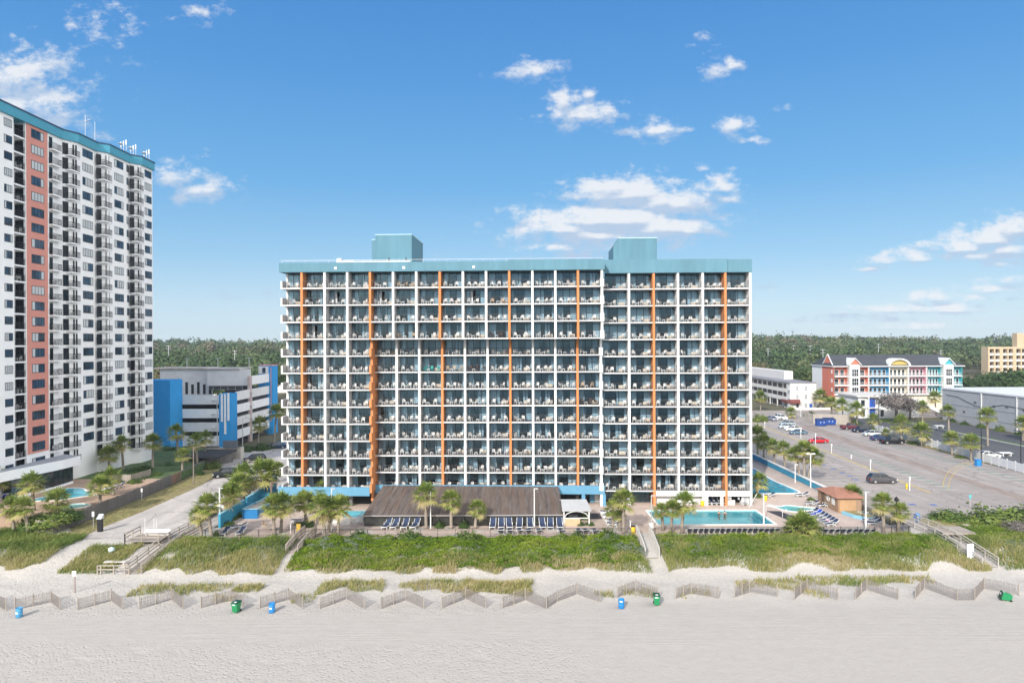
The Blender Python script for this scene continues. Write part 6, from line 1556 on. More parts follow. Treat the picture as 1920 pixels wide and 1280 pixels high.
# ================================================================== BOARDWALKS AND STEPS
def boardwalk(x, w, ys, z0off, label, posts=2.4, rails=(True, True), m=None, solid=False, name='boardwalk', dx=0.0):
    m = m or WOOD; ya, yb = ys
    def dz(y): return max(gz(x, y) + .12, .0 + (z0off[0] + (z0off[1] - z0off[0]) * (y - ya) / (yb - ya)))
    o = thing(name, (x, ya, dz(ya)), label, 'boardwalk', 'wooden beach walkways')
    n = int((yb - ya) / .16); b = MB()
    def xx(y): return x + dx * (y - ya) / (yb - ya)
    for k in range(n):
        y = ya + (yb - ya) * k / n; z = dz(y); b.box((xx(y) - w / 2, y, z - .05), (xx(y) + w / 2, y + .145, z))
    b.build('deck_boards', m, o)
    for s_, on in ((-1, rails[0]), (1, rails[1])):
        if not on: continue
        r = MB(); npst = int((yb - ya) / posts) + 1
        for k in range(npst + 1):
            y = ya + (yb - ya) * k / npst; z = dz(y); r.box((xx(y) + s_ * w / 2 - .05, y - .05, z - .9), (xx(y) + s_ * w / 2 + .05, y + .05, z + 1.05))
            if k:
                y0 = ya + (yb - ya) * (k - 1) / npst; zz0 = dz(y0)
                for h, wd, th in ((1.07, .16, .04), (.72, .03, .14), (.35, .03, .14)): r.beam((xx(y0) + s_ * w / 2, y0, zz0 + h), (xx(y) + s_ * w / 2, y, z + h), wd, th)
                if solid:
                    q0, q1 = Vector((xx(y0) + s_ * w / 2, y0, zz0)), Vector((xx(y) + s_ * w / 2, y, z))
                    for j in range(int((y - y0) / .13)): p = q0.lerp(q1, (j + .5) / int((y - y0) / .13)); r.box((p.x - .02, p.y - .02, p.z + .08), (p.x + .02, p.y + .02, p.z + 1.05))
        r.build('handrail', m, o)
    return o
boardwalk(-44.4, 1.9, (79.8, 95.5), (-1.2, .25), 'weathered wooden beach ramp with handrails at the street end', dx=1.2)
boardwalk(56.2, 1.9, (80.4, 97.4), (-1.25, .3), 'weathered wooden beach ramp at the right parking lot corner', dx=-.6, m=mat('silvered_wood', (.40, .37, .34), .9, .2, 3))
boardwalk(-27.4, 1.5, (84.6, 91.5), (-.7, .12), 'brown wooden dune steps left of the palm trio', 1.8, solid=True, dx=.3)
boardwalk(17.0, 1.7, (83.2, 91.0), (-.9, .12), 'grey wooden dune steps left of the pool palms', 2.0, solid=True, m=mat('pale_grey_wood', (.46, .44, .41), .9, .12, 3), dx=.3)
for (x, s_, l) in ((-28.9, 1, 'left'), (15.4, 1, 'right')): pass
b = MB(); p = P(1818, 1050); b.box((p.x - .35, p.y - .1, p.z + .1), (p.x + .45, p.y - .04, p.z + 2.0)); b.box((p.x - .02, p.y - .04, p.z - .3), (p.x + .08, p.y + .04, p.z + 2.0)); tag(b.build('notice_board', mat('pale_blue_board', (.62, .70, .72), .6, .05)), 'pale blank notice board on the right ramp handrail', 'notice board')
# wooden viewing platform by the right ramp
pp = P(1800, 1010); o = thing('wooden_platform', (pp.x, pp.y, pp.z), 'low grey slatted wooden platform behind the right ramp', 'platform'); b = MB()
for k in range(20): b.box((-2.2, k * .16, .75), (2.0 , k * .16 + .14, .80))
b.build('deck_boards', WOOD, o, (0, 0, 0)); b = MB()
for x in (-2.2, -.1, 1.9):
    for y in (.05, 3.0): b.box((x, y, -.3), (x + .12, y + .12, .75))
b.box((-2.2, -.03, .55), (2.02, .0, .75)); b.build('frame', WOOD, o, (0, 0, 0))
# shower platform left: pen of white boards, bench with railings
pp = P(268, 1022); o = thing('shower_platform', (pp.x, pp.y, pp.z), 'railed wooden platform beside the left beach ramp', 'platform'); b = MB()
for k in range(18): b.box((-2.3, k * .2, .45), (2.0, k * .2 + .18, .5))
b.build('deck_boards', WOOD, o, (0, 0, 0)); b = MB()
for a, c in (((-2.3, 0), (2.0, 0)), ((-2.3, 0), (-2.3, 3.6))):
    for z in (1.45, 1.0): b.beam((*a, z), (*c, z), .05, .12)
    for t in (0, .5, 1): b.box((a[0] + (c[0] - a[0]) * t - .05, a[1] + (c[1] - a[1]) * t - .05, -.4), (a[0] + (c[0] - a[0]) * t + .05, a[1] + (c[1] - a[1]) * t + .05, 1.5))
b.build('handrail', WOOD, o, (0, 0, 0))
pp = P(293, 1011); b = MB(); b.box((pp.x - 1.6, pp.y + .5, pp.z + .3), (pp.x + 1.6, pp.y + .6, pp.z + 1.2)); b.box((pp.x - 1.6, pp.y - .1, pp.z + .9), (pp.x + 1.6, pp.y + .5, pp.z + .98)); b.box((pp.x - 1.5, pp.y + .2, pp.z - .2), (pp.x - 1.4, pp.y + .4, pp.z + .9)); b.box((pp.x + 1.4, pp.y + .2, pp.z - .2), (pp.x + 1.5, pp.y + .4, pp.z + .9)); tag(b.build('bench_screen', WPAINT), 'white boarded screen bench at the top of the left ramp', 'bench')
for px, l in ((272, 'left'), (289, 'middle'), (294, 'right')):
    pp = P(px, 999); b = MB(); b.tube([(pp.x, pp.y, pp.z), (pp.x, pp.y, pp.z + 2.0)], .045, 6); tag(b.build('shower_post', WPAINT), f'{l} thin white post behind the white screen bench', 'post', 'thin white posts')
pp = P(215, 1075); o = thing('rail_barrier', (pp.x, pp.y, pp.z), 'grey wooden rail barrier at the foot of left ramp', 'barrier'); b = MB()
for z in (.95, .5): b.beam((-2.0, 0, z), (1.7, 0, z), .05, .13)
b.build('rail', WOOD, o, (0, 0, 0))
for x in (-2.0, -1.6, -.1, 1.7): b = MB(); b.box((x - .06, -.06, -.3), (x + .06, .06, 1.0)); b.build('post', WOOD, o, (0, 0, 0))
pp = P(214, 1060); b = MB(); b.box((pp.x - 1.3, pp.y, pp.z + .35), (pp.x + 1.3, pp.y + .6, pp.z + .45)); b.box((pp.x - 1.1, pp.y + .1, pp.z - .1), (pp.x - .95, pp.y + .5, pp.z + .35)); b.box((pp.x + .95, pp.y + .1, pp.z - .1), (pp.x + 1.1, pp.y + .5, pp.z + .35)); tag(b.build('bench', mat('bleached_wood', (.55, .52, .48), .9, .12)), 'bleached wooden bench behind the grey rail barrier', 'bench')
# ================================================================== BINS, SIGNS, POSTS ON THE BEACH
BARREL = mat('blue_barrel_paint', (.02, .20, .52), .45, .08, 3, .4); GREENB = mat('green_cart_plastic', (.015, .22, .08), .4, .06, 3, .4); DGREEN = mat('dark_green_lid', (.01, .06, .03), .45, .1)
LAB = mat('white_sticker', (.75, .78, .80), .5, .03)
def barrel(px, py, label, lid=False, worn=False, tint=None):
    p = P(px, py); o = thing('trash_barrel', p, label, 'barrel', 'blue barrels on the beach'); b = MB()
    pr = [(.29, 0), (.30, .02), (.30, .28), (.315, .31), (.30, .34), (.30, .60), (.315, .63), (.30, .66), (.30, .90), (.31, .93), (.275, .93), (.27, .15)]
    b.lathe(pr, 18); b.build('body', tint or BARREL, o, (0, 0, 0), True); b = MB(); 
    for k in range(5): 
        a0 = -PI / 2 - .75 + k * .2; a1 = a0 + .2; b.poly([(.306 * math.cos(a0), .306 * math.sin(a0), .40 if not lid else .68), (.306 * math.cos(a1), .306 * math.sin(a1), .40 if not lid else .68), (.306 * math.cos(a1), .306 * math.sin(a1), .56 if not lid else .8), (.306 * math.cos(a0), .306 * math.sin(a0), .56 if not lid else .8)])
    b.build('sticker', LAB, o, (0, 0, 0))
    b = MB(); b.lathe([(.26, .5), (.265, .51)], 14); b.build('bag_liner', BLACK, o, (0, 0, 0)); return o
barrel(36, 1156, 'pale blue barrel at the left edge of the beach', False, True, mat('faded_blue_barrel', (.07, .27, .48), .5, .2, 4)); barrel(510, 1147, 'open bright blue barrel right of the left green cart'); barrel(1165, 1139, 'bright blue barrel left of the centre right green cart', True)
def cart(px, py, rz, label, fallen=False, lidopen=False):
    p = P(px, py); o = thing('wheeled_bin', p, label, 'wheeled bin', 'green wheeled bins on the beach', rz); b = MB()
    def sec(w, d, z, yo=0): return [(-w, -d + yo, z), (w, -d + yo, z), (w, d + yo, z), (-w, d + yo, z)]
    b.hexa(sec(.25, .28, .08) + sec(.32, .38, .98)); b.box((-.345, -.40, .93), (.345, .40, .985)); b.box((-.04, -.345, .25), (.04, -.30, .6)); b.build('body', GREENB, o, (0, 0, 0))
    b = MB(); 
    b.hexa([(-.35, -.42, .99), (.35, -.42, .99), (.35, .42, .99), (-.35, .42, .99), (-.33, -.39, 1.04), (.33, -.39, 1.04), (.33, .40, 1.11), (-.33, .40, 1.11)]); b.box((-.33, .40, .9), (.33, .47, .98)); b.build('lid', DGREEN, o, (0, 0, 0))
    for s_ in (-1, 1): b = MB(); b.tube([(s_ * .27, .30, .13), (s_ * .33, .30, .13)], .13, 12); b.build('wheel', BLACK, o, (0, 0, 0))
    b = MB(); b.poly([(-.2, -.372, .80), (.14, -.372, .80), (.14, -.384, .9), (-.2, -.384, .9)]); b.poly([(-.12, -.25, 1.062), (.15, -.25, 1.062), (.15, -.05, 1.078), (-.12, -.05, 1.078)]); b.build('sticker', LAB, o, (0, 0, 0))
    if fallen: o.rotation_euler = (math.radians(-78), 0, rz); o.location.z += .32
    return o
cart(443, 1147, -.25, 'upright green wheeled bin on the left beach'); cart(1231, 1133, -.1, 'upright green wheeled bin at centre right of the beach'); cart(1898, 1126, math.radians(72), 'fallen green wheeled bin lying at the right edge of beach', True)
p = P(140, 1110); o = thing('beach_sign', p, 'white beach sign on a tall post by the left path', 'sign'); b = MB(); b.box((-.06, -.06, -.3), (.06, .06, 2.0)); b.build('post', mat('grey_brown_post', (.28, .23, .21), .9, .15), o, (0, 0, 0)); b = MB(); b.box((-.22, -.10, 1.75), (.22, -.061, 2.35)); b.build('sign_panel', WPAINT, o, (0, 0, 0))
p = P(175, 991); o = thing('street_sign', p, 'small white sign on a thin post by the board fence', 'sign'); b = MB(); b.tube([(0, 0, 0), (0, 0, 2.4)], .035, 6); b.build('post', GALV, o, (0, 0, 0)); b = MB(); b.box((-.17, -.06, 1.7), (.17, -.04, 2.4)); b.build('sign_panel', WPAINT, o, (0, 0, 0))
p = P(188, 996); o = thing('parking_kiosk', p, 'black parking pay kiosk with tilted pale top by the street', 'kiosk'); b = MB(); b.box((-.28, -.25, 0), (.28, .25, 1.75)); b.build('body', BLACK, o, (0, 0, 0)); b = MB(); b.hexa([(-.33, -.34, 1.751), (.33, -.34, 1.751), (.33, .3, 1.751), (-.33, .3, 1.751), (-.33, -.34, 1.85), (.33, -.34, 1.85), (.33, .3, 2.35), (-.33, .3, 2.35)]); b.build('solar_top', mat('pale_panel', (.45, .48, .50), .4, .05), o, (0, 0, 0))
for px, py, l in ((145, 975, 'nearest'), (213, 952, 'middle')): 
    p = PZ(px, py, 0); b = MB(); b.box((p.x - .06, p.y - .06, 0), (p.x + .06, p.y + .06, 1.3)); tag(b.build('marker_post', WPAINT), f'{l} short white marker post before the board fence', 'post', 'short white marker posts')
p = P(266, 938); o = thing('street_sign', p, 'white sign on a post before the middle of board fence', 'sign'); b = MB(); b.tube([(0, 0, 0), (0, 0, 2.0)], .035, 6); b.build('post', GALV, o, (0, 0, 0)); b = MB(); b.box((-.15, -.06, 1.4), (.15, -.04, 2.0)); b.build('sign_panel', WPAINT, o, (0, 0, 0))
p = P(209, 1040); b = MB(); b.lathe([(.05, 0), (.3, .1), (.38, .35), (.3, .6), (.05, .7)], 12, 0, (p.x, p.y, p.z + .3)); tag(b.build('float_ball', mat('pale_blue_plastic', (.5, .66, .74), .4, .05), None, None, True), 'pale blue ball resting in the grass mound', 'ball')
# ================================================================== LIGHT POLES
def lamp(px, py, top, label, m=None, arm=0, r=.09, head=(.5, .2), name='lamp_post', group='lamp posts', z=None, double=False):
    p = P(px, py) if z is None else PZ(px, py, z); t = atY(px, top, p.y); h = t.z - p.z
    o = thing(name, p, label, 'lamp post', group); b = MB(); b.tube([(0, 0, 0), (0, 0, h)], [r * 1.1, r * .8], 8); b.build('pole', m or WPAINT, o, (0, 0, 0))
    b = MB()
    if arm: b.beam((0, 0, h - .1), (arm, 0, h + .25), .07, .07); b.box((arm - head[0] / 2 + .3 * (1 if arm > 0 else -1), -.14, h + .2), (arm + head[0] / 2 + .3 * (1 if arm > 0 else -1), .14, h + .34))
    elif double:
        for s_ in (-1, 1): b.box((s_ * .45 - .3, -.2, h - .02), (s_ * .45 + .3, .2, h + .16)); 
        b.beam((-.5, 0, h - .1), (.5, 0, h - .1), .06, .06)
    else: b.box((-head[0] / 2 + .25, -.1, h - .12), (head[0] / 2 + .25, .1, h + .02))
    b.build('lamp_head', m or GALV, o, (0, 0, 0)); return o
lamp(412, 986, 914, 'thick white pole at the corner of teal wall', r=.12); lamp(622, 993, 915, 'white pole standing among the palm trio'); lamp(807.5, 990, 916, 'white pole before the canopy beside the tallest canopy palm', r=.085); lamp(1002, 990, 915, 'white pole before the right part of canopy', r=.085); lamp(1221.5, 989, 928, 'pale pole at the left end of pool', GALV); lamp(1432, 982, 925, 'white pole at the right end of pool', r=.10); lamp(1623.5, 997, 921, 'thick white pole near the right corner loungers', r=.12)
lamp(363, 907, 838, 'brown street lamp leaning over the tower lawn with white head', mat('brown_lamp_pole', (.22, .18, .16), .8, .1), 1.6, .12, (1.0, .2)); lamp(455, 845, 785, 'grey street lamp before the garage side wall', GALV, .9, .09, (.8, .2)); lamp(1520, 914, 851, 'lot lamp post with twin white heads beside the three palms', WPAINT, 0, .10, (.5, .2), double=True); lamp(1438, 868, 817, 'lamp post with flat twin head over the shaded palms', GALV, 0, .09, double=True); lamp(1491, 905, 870, 'short white pole among shaded palms', WPAINT)
lamp(1648, 810, 753, 'black lamp post beside the silver car at the fence', BLACK); lamp(1721.5, 836, 786, 'black lamp post right of the big bushy palm', BLACK); lamp(1840, 873, 802, 'tall black lamp post in front of white car at fence', BLACK); lamp(1914, 876, 809, 'black lamp post frame at the right edge', BLACK, -.8); lamp(1501.5, 781, 737, 'white flag pole before the white motel', WPAINT)
for px, py, top, l in ((1501.5, 822, 805, 'white stall sign before the blue-grey car'), (1529, 832, 812, 'white stall sign before the red car'), (1559, 849, 832, 'white stall sign below the dumpster'), (1596, 860, 852, 'short white stall sign up the yellow line'), (1632, 881, 861, 'white stall sign left of the grey crossover'), (1705.5, 920, 893, 'white pay box post at the end of yellow line'), (1434, 802, 790, 'white sign post by the far lot bush')):
    p = P(px, py); t = atY(px, top, p.y); h = t.z - p.z; o = thing('stall_sign', p, l, 'sign', 'white stall signs in the lot'); b = MB(); b.box((-.06, -.06, 0), (.06, .06, h)); b.build('post', WPAINT, o, (0, 0, 0)); b = MB(); b.box((-.13, -.09, h - .6), (.13, -.061, h)); b.build('sign_panel', WPAINT, o, (0, 0, 0))
p = P(1700, 916); o = thing('fire_hydrant', p, 'yellow fire hydrant beside the white pay box', 'hydrant'); b = MB(); b.lathe([(.2, 0), (.2, .06), (.14, .1), (.14, .55), (.2, .6), (.17, .75), (.05, .85)], 12); b.tube([(-.25, 0, .45), (.25, 0, .45)], .07, 8); b.build('body', mat('hydrant_yellow', (.62, .45, .03), .5, .06), o, (0, 0, 0))
p = P(1819, 950); o = thing('street_sign', p, 'teal backed sign post at the edge of right scrub', 'sign'); b = MB(); b.tube([(0, 0, 0), (0, 0, 1.9)], .035, 6); b.build('post', GALV, o, (0, 0, 0)); b = MB(); b.box((-.2, -.06, 1.3), (.2, -.04, 1.95)); b.build('sign_panel', mat('sign_teal', (.12, .38, .40), .5, .05), o, (0, 0, 0))
p = P(1719, 978); o = thing('dropoff_box', p, 'blue rounded bin on the dry lawn by the right ramp', 'bin'); b = MB(); b.lathe([(.42, 0), (.42, .9), (.36, 1.1), (.2, 1.22), (.02, 1.26)], 16); b.build('body', BARREL, o, (0, 0, 0), True); b = MB(); b.box((-.25, -.46, .6), (.05, -.40, .9)); b.build('sticker', LAB, o, (0, 0, 0))
p = P(1685, 985); o = thing('coin_binoculars', PZ(1684.5, 1001, .0), 'black lamp topped post among the right palms', 'post'); b = MB(); b.tube([(0, .4, 0), (0, .4, 4.2)], .08, 7); b.build('pole', BLACK, o, (0, 0, 0)); b = MB(); b.lathe([(.1, 4.2), (.28, 4.35), (.28, 4.6), (.05, 4.9)], 10, 0, (0, .4, 0)); b.build('lantern', BLACK, o, (0, 0, 0))
o.name = 'lantern_post'
# dumpsters
def dumpster(px, py, label, m, w=3.4):
    p = P(px, py); o = thing('dumpster', p, label, 'dumpster', 'blue dumpsters'); b = MB(); b.hexa([(-w / 2, 0, .15), (w / 2, 0, .15), (w / 2, 1.6, .15), (-w / 2, 1.6, .15), (-w / 2, -.25, 1.7), (w / 2, -.25, 1.7), (w / 2, 1.8, 2.1), (-w / 2, 1.8, 2.1)])
    for k in range(4): x = -w / 2 + w * (k + .5) / 4; b.box((x - .05, -.3, .3), (x + .05, -.1, 1.5))
    b.box((-w / 2 - .15, -.1, .9), (w / 2 + .15, .15, 1.1)); b.build('body', m, o, (0, 0, 0)); b = MB(); b.hexa([(-w / 2, -.3, 1.71), (w / 2, -.3, 1.71), (w / 2, 1.85, 2.11), (-w / 2, 1.85, 2.11), (-w / 2, -.3, 1.78), (w / 2, -.3, 1.78), (w / 2, 1.85, 2.18), (-w / 2, 1.85, 2.18)]); b.build('lid', mat('dark_blue_lid', (.02, .04, .12), .5, .1), o, (0, 0, 0)); b = MB()
    for x in (-.5, .5): b.box((x - .15, -.33, 1.1), (x + .15, -.301, 1.3))
    b.build('sticker', LAB, o, (0, 0, 0))
DBLUE = mat('dumpster_blue', (.02, .07, .30), .5, .15, 2)
dumpster(1557, 797, 'taller blue dumpster right of its pair before the wooden screen', DBLUE, 3.2); dumpster(1541, 799, 'lower blue dumpster left of its pair before the wooden screen', DBLUE, 2.6)
p = P(1833.5, 873); b = MB(); b.box((p.x - .45, p.y - .4, 0), (p.x + .45, p.y + .4, 1.25)); b.box((p.x - .48, p.y - .45, 1.25), (p.x + .48, p.y + .45, 1.33)); tag(b.build('recycling_bin', BARREL), 'blue bin against the white fence by the black lamp', 'bin')
for px, py, l in ((1760, 802, 'far'), (1884, 854, 'near')):
    p = P(px, py); b = MB(); b.box((p.x - 1.3, p.y - .9, .62), (p.x + 1.3, p.y - .3, .68)); b.box((p.x - 1.3, p.y - .25, .7), (p.x + 1.3, p.y + .5, .78)); b.box((p.x - 1.3, p.y + .6, .62), (p.x + 1.3, p.y + 1.1, .68)); b.box((p.x - .9, p.y - .8, 0), (p.x - .75, p.y + 1, .62)); b.box((p.x + .75, p.y - .8, 0), (p.x + .9, p.y + 1, .62)); tag(b.build('picnic_table', WPAINT), f'{l} white picnic table on the lawn strip of the lane', 'picnic table', 'white picnic tables')
# ================================================================== CARS
TYRE = mat('tyre_rubber', (.02, .02, .02), .85, .1); RIM = mat('alloy_rim', (.45, .46, .47), .3, .05, 4, .5, .6); LENS = mat('lamp_lens', (.75, .78, .8), .15, .02, 4, .6); TAIL = mat('tail_lens', (.35, .01, .01), .25, .02, 4, .5)
def paint(n, c): 
    m = mat('car_paint_' + n, c, .3, .03, 1, .25); b = m.node_tree.nodes['Principled BSDF']; b.inputs['Coat Weight'].default_value = .1; b.inputs['Coat Roughness'].default_value = .05; return m
KIND = {  # length, width, roof height, profile: lower body (x, z) top line, cabin (x) points
 'sedan': dict(L=4.6, W=1.78, belt=[(-2.3, .62), (-2.15, .80), (-1.3, .90), (1.05, .92), (1.75, .98), (2.2, .92), (2.3, .60)], cab=[(-1.25, .90), (-.45, 1.40), (.75, 1.43), (1.75, .97)]),
 'suv': dict(L=4.75, W=1.88, belt=[(-2.38, .70), (-2.25, .98), (-1.25, 1.08), (1.9, 1.10), (2.3, 1.05), (2.38, .65)], cab=[(-1.2, 1.08), (-.55, 1.66), (1.7, 1.68), (2.25, 1.08)]),
 'wagon': dict(L=4.5, W=1.8, belt=[(-2.25, .62), (-2.1, .85), (-1.2, .98), (1.6, 1.0), (2.15, .98), (2.25, .6)], cab=[(-1.5, .95), (-.55, 1.52), (1.2, 1.50), (2.12, .98)]),
 'pickup': dict(L=5.7, W=1.98, belt=[(-2.85, .75), (-2.72, 1.12), (-1.4, 1.20), (1.0, 1.20), (1.02, 1.22), (2.8, 1.22), (2.85, .7)], cab=[(-1.35, 1.2), (-.7, 1.82), (.75, 1.84), (1.05, 1.2)])}
def make_car(kind, pm_, trim=None):
    K = KIND[kind]; W = K['W'] / 2; L2 = K['L'] / 2; gnd = .24 if kind != 'pickup' else .38
    def loft(b, top, zb, w0, w1, m):
        n = len(top); i = len(b.v); pr = [(0, 1)]
        for x, z in top:
            e = 1 - .10 * (abs(x) / L2) ** 6
            zz = (zb + (z - zb) * .55)
            b.v += [(x, -w0 * .96 * e, zb), (x, -w0 * e, zz), (x, -w1 * e, z), (x, w1 * e, z), (x, w0 * e, zz), (x, w0 * .96 * e, zb)]
        for k in range(n - 1):
            for j in range(6): b.face((i + k * 6 + j, i + (k + 1) * 6 + j, i + (k + 1) * 6 + (j + 1) % 6, i + k * 6 + (j + 1) % 6), m)
        b.face([i + j for j in range(6)], m); b.face([i + (n - 1) * 6 + j for j in range(6)][::-1], m)
    root = thing('parked_car', (0, 0, 0), 'car', 'car')
    b = MB(); loft(b, K['belt'], gnd, W, W * .90, 0)
    c = K['cab']; cw, rw = W * .88, W * .70
    # roof slab and pillars in body paint, glass between
    (xa, za), (xb, zb_), (xc_, zc), (xd, zd) = c
    b.hexa([(xb, -rw, zb_ - .02), (xc_, -rw, zc - .02), (xc_, rw, zc - .02), (xb, rw, zb_ - .02), (xb + .06, -rw * .93, zb_ + .05), (xc_ - .06, -rw * .93, zc + .05), (xc_ - .06, rw * .93, zc + .05), (xb + .06, rw * .93, zb_ + .05)])
    xm_ = (xb + xc_) / 2
    for s_ in (-1, 1):
        b.beam((xa, s_ * cw, za), (xb, s_ * rw, zb_), .07, .06); b.beam((xd, s_ * cw, zd), (xc_, s_ * rw, zc), .16, .06); b.beam((xm_, s_ * cw, (za + zd) / 2), (xm_, s_ * rw, zb_), .09, .05)
        b.box((xa - .05, s_ * (W + .02) - .07, za + .02), (xa + .16, s_ * (W + .02) + .07, za + .17))
    if kind == 'pickup': pass
    body = b.build('body', pm_, root, (0, 0, 0))
    md = body.modifiers.new('bevel', 'BEVEL'); md.width = .05; md.segments = 2; md.limit_method = 'ANGLE'; md.angle_limit = math.radians(25)
    b = MB(); b.hexa([(xa + .03, -cw * .985, za), (xd - .03, -cw * .985, zd), (xd - .03, cw * .985, zd), (xa + .03, cw * .985, za), (xb + .02, -rw * .98, zb_), (xc_ - .02, -rw * .98, zc), (xc_ - .02, rw * .98, zc), (xb + .02, rw * .98, zb_)])
    b.build('window', CARGLASS, root, (0, 0, 0))
    wr = .33 if kind in ('sedan', 'wagon') else (.37 if kind == 'suv' else .42)
    for x in (-L2 * .64, L2 * .62):
        for s_ in (-1, 1):
            b = MB(); b.tube([(x, s_ * (W - .20), wr), (x, s_ * (W + .015), wr)], wr, 18); wl = b.build('wheel', TYRE, root, (0, 0, 0))
            b = MB(); b.tube([(x, s_ * (W + .016), wr), (x, s_ * (W + .03), wr)], wr * .66, 14); b.build('rim', RIM, wl, (0, 0, 0))
    if trim:
        b = MB()
        for x in (-L2 * .64, L2 * .62):
            for s_ in (-1, 1):
                for k in range(8):
                    a0, a1 = PI * k / 8, PI * (k + 1) / 8; b.beam((x + math.cos(a0) * (wr + .08), s_ * (W + .02), wr + math.sin(a0) * (wr + .08)), (x + math.cos(a1) * (wr + .08), s_ * (W + .02), wr + math.sin(a1) * (wr + .08)), .05, .13)
        for s_ in (-1, 1): b.box((-L2 * .4, s_ * (W + .01) - .03, gnd), (L2 * .4, s_ * (W + .01) + .03, gnd + .16))
        b.box((-L2 - .03, -W * .85, gnd + .05), (-L2 + .05, W * .85, gnd + .32)); b.build('cladding', trim, root, (0, 0, 0))
    zl = K['belt'][0][1]
    for s_ in (-1, 1):
        b = MB(); b.box((-L2 + .0, s_ * W * .72 - .2, zl - .06), (-L2 + .16, s_ * W * .72 + .2, zl + .10)); b.build('headlight', LENS, root, (0, 0, 0))
        b = MB(); zt_ = K['belt'][-1][1]; b.box((L2 - .10, s_ * W * .78 - .12, zt_), (L2 + .012, s_ * W * .78 + .12, zt_ + .26)); b.build('taillight', TAIL, root, (0, 0, 0))
    b = MB(); b.box((-L2 - .012, -.42, zl - .22), (-L2 + .05, .42, zl - .05)); b.build('grille', BLACK, root, (0, 0, 0))
    return root
CARS = [  # px, py (centre ground), heading (front direction; 0 = towards -x), kind, colour, label
 (1653, 905, PI - .06, 'suv', ('graphite', (.075, .07, .075)), 'graphite crossover parked alone in the near lot', None), (1534, 830, 0, 'sedan', ('red', (.50, .008, .02)), 'bright red sedan in the middle of the lot', None),
 (1497, 814, 0, 'sedan', ('steel_blue', (.09, .15, .21)), 'steel blue sedan nearest in the row of four', None), (1487, 807.5, 0, 'sedan', ('white', (.72, .72, .70)), 'white sedan behind the steel blue one', None), (1475, 803, 0, 'sedan', ('silver', (.42, .46, .48)), 'silver green sedan third in the row of four', None), (1476.5, 797.5, 0, 'wagon', ('pale_blue', (.30, .36, .40)), 'pale blue hatchback farthest in the row of four', None),
 (1464, 786, PI / 2 + .3, 'suv', ('white', (.74, .74, .73)), 'white crossover facing us at the far lot edge', None), (1448, 788, PI / 2 + .1, 'sedan', ('lavender_grey', (.26, .27, .33)), 'lavender grey sedan beside the far lot bush', None),
 (1596, 805, PI, 'pickup', ('maroon', (.10, .018, .03)), 'maroon pickup truck right of the dumpster screen', None), (1615, 810, 0, 'suv', ('midnight', (.01, .015, .035)), 'midnight blue SUV between maroon pickup and silver car', None), (1635, 817, 0, 'wagon', ('bright_silver', (.50, .53, .54)), 'silver hatchback beside the white fence', None), (1650, 825, PI, 'sedan', ('navy', (.03, .05, .13)), 'navy sedan mostly hidden behind the black pickup', None), (1673, 832, PI, 'pickup', ('black', (.012, .013, .016)), 'black pickup truck by the big bushy palm', None),
 (1852, 858, PI - .1, 'sedan', ('bright_white', (.76, .76, .76)), 'white car on the lane behind the white fence', None),
 (478, 866, .42, 'suv', ('black', (.012, .013, .016)), 'black SUV with tan cladding at the pale retaining wall', True), (424, 894, .42, 'suv', ('black', (.012, .013, .016)), 'plain black crossover parked by the street bushes', None), (519, 840, .25, 'sedan', ('dark_blue', (.012, .04, .10)), 'dark blue car half hidden behind the hotel edge', None),
 (403, 968, PI / 2, 'sedan', ('violet_grey', (.10, .10, .14)), 'violet grey car nearest behind the teal wall', None), (436, 952, PI / 2, 'wagon', ('bright_white', (.76, .76, .76)), 'white car behind the planter palms and teal wall', None), (459, 926, PI / 2, 'suv', ('dark_red', (.12, .02, .02)), 'dark car behind the leaning palm at teal wall', None), (486, 914, PI / 2, 'sedan', ('silver', (.42, .46, .48)), 'silver car farthest behind the teal wall palms', None)]
TANC = mat('tan_cladding', (.42, .38, .33), .7, .05)
_cars = {}
for (px, py, rz, kd, (cn, cc), lab, trim) in CARS:
    key = (kd, cn, bool(trim)); p = P(px, py)
    if key not in _cars: o = _cars[key] = make_car(kd, paint(cn, cc), TANC if trim else None)
    else: o = dup(_cars[key])
    if 400 < px < 490 and py > 910: p.x -= 1.2
    o.location = (p.x, p.y, .012); o.rotation_euler.z = rz; o['label'] = lab; o['group'] = 'parked cars'
    o['category'] = 'pickup truck' if kd == 'pickup' else 'car'
    if kd == 'pickup': o.name = 'pickup_truck'
# pickup beds
# ================================================================== CANOPY, GAZEBO, HUT, POOLS
CANV = None
m, nt_, b_ = nm('brown_corrugated_awning'); v = wpos(nt_); w = nt_.nodes.new('ShaderNodeTexWave'); w.wave_type = 'BANDS'; w.bands_direction = 'X'; w.inputs['Scale'].default_value = 2.2; w.inputs['Distortion'].default_value = .3; nt_.links.new(v, w.inputs['Vector'])
pn = noise(nt_, wpos(nt_, (1.1, .03, .03)), 1.0, 2, .4); st = noise(nt_, wpos(nt_, (3, .25, .25)), 1.0, 5, .65)
c1 = mixrgb(nt_, ramp(nt_, pn, .38, .62), (.085, .066, .062), (.13, .085, .06)); c2 = mixrgb(nt_, ramp(nt_, st, .35, .7), c1, (.165, .14, .125))
nt_.links.new(mixrgb(nt_, math_n(nt_, 'MULTIPLY', w.outputs['Fac'], .35), c2, (.06, .05, .048)), b_.inputs['Base Color']); b_.inputs['Roughness'].default_value = .7; AWN = m
can = thing('canopy', (-6.8, 100, 0), 'long sloping dark brown canopy roof before the hotel base', 'canopy')
xa, xb, ya, yb, za, zb2 = -20.9, 7.15, 95.2, 108.0, 1.55, 3.15
b = MB(); N_ = 64
xt0, xt1 = -20.3, 7.1
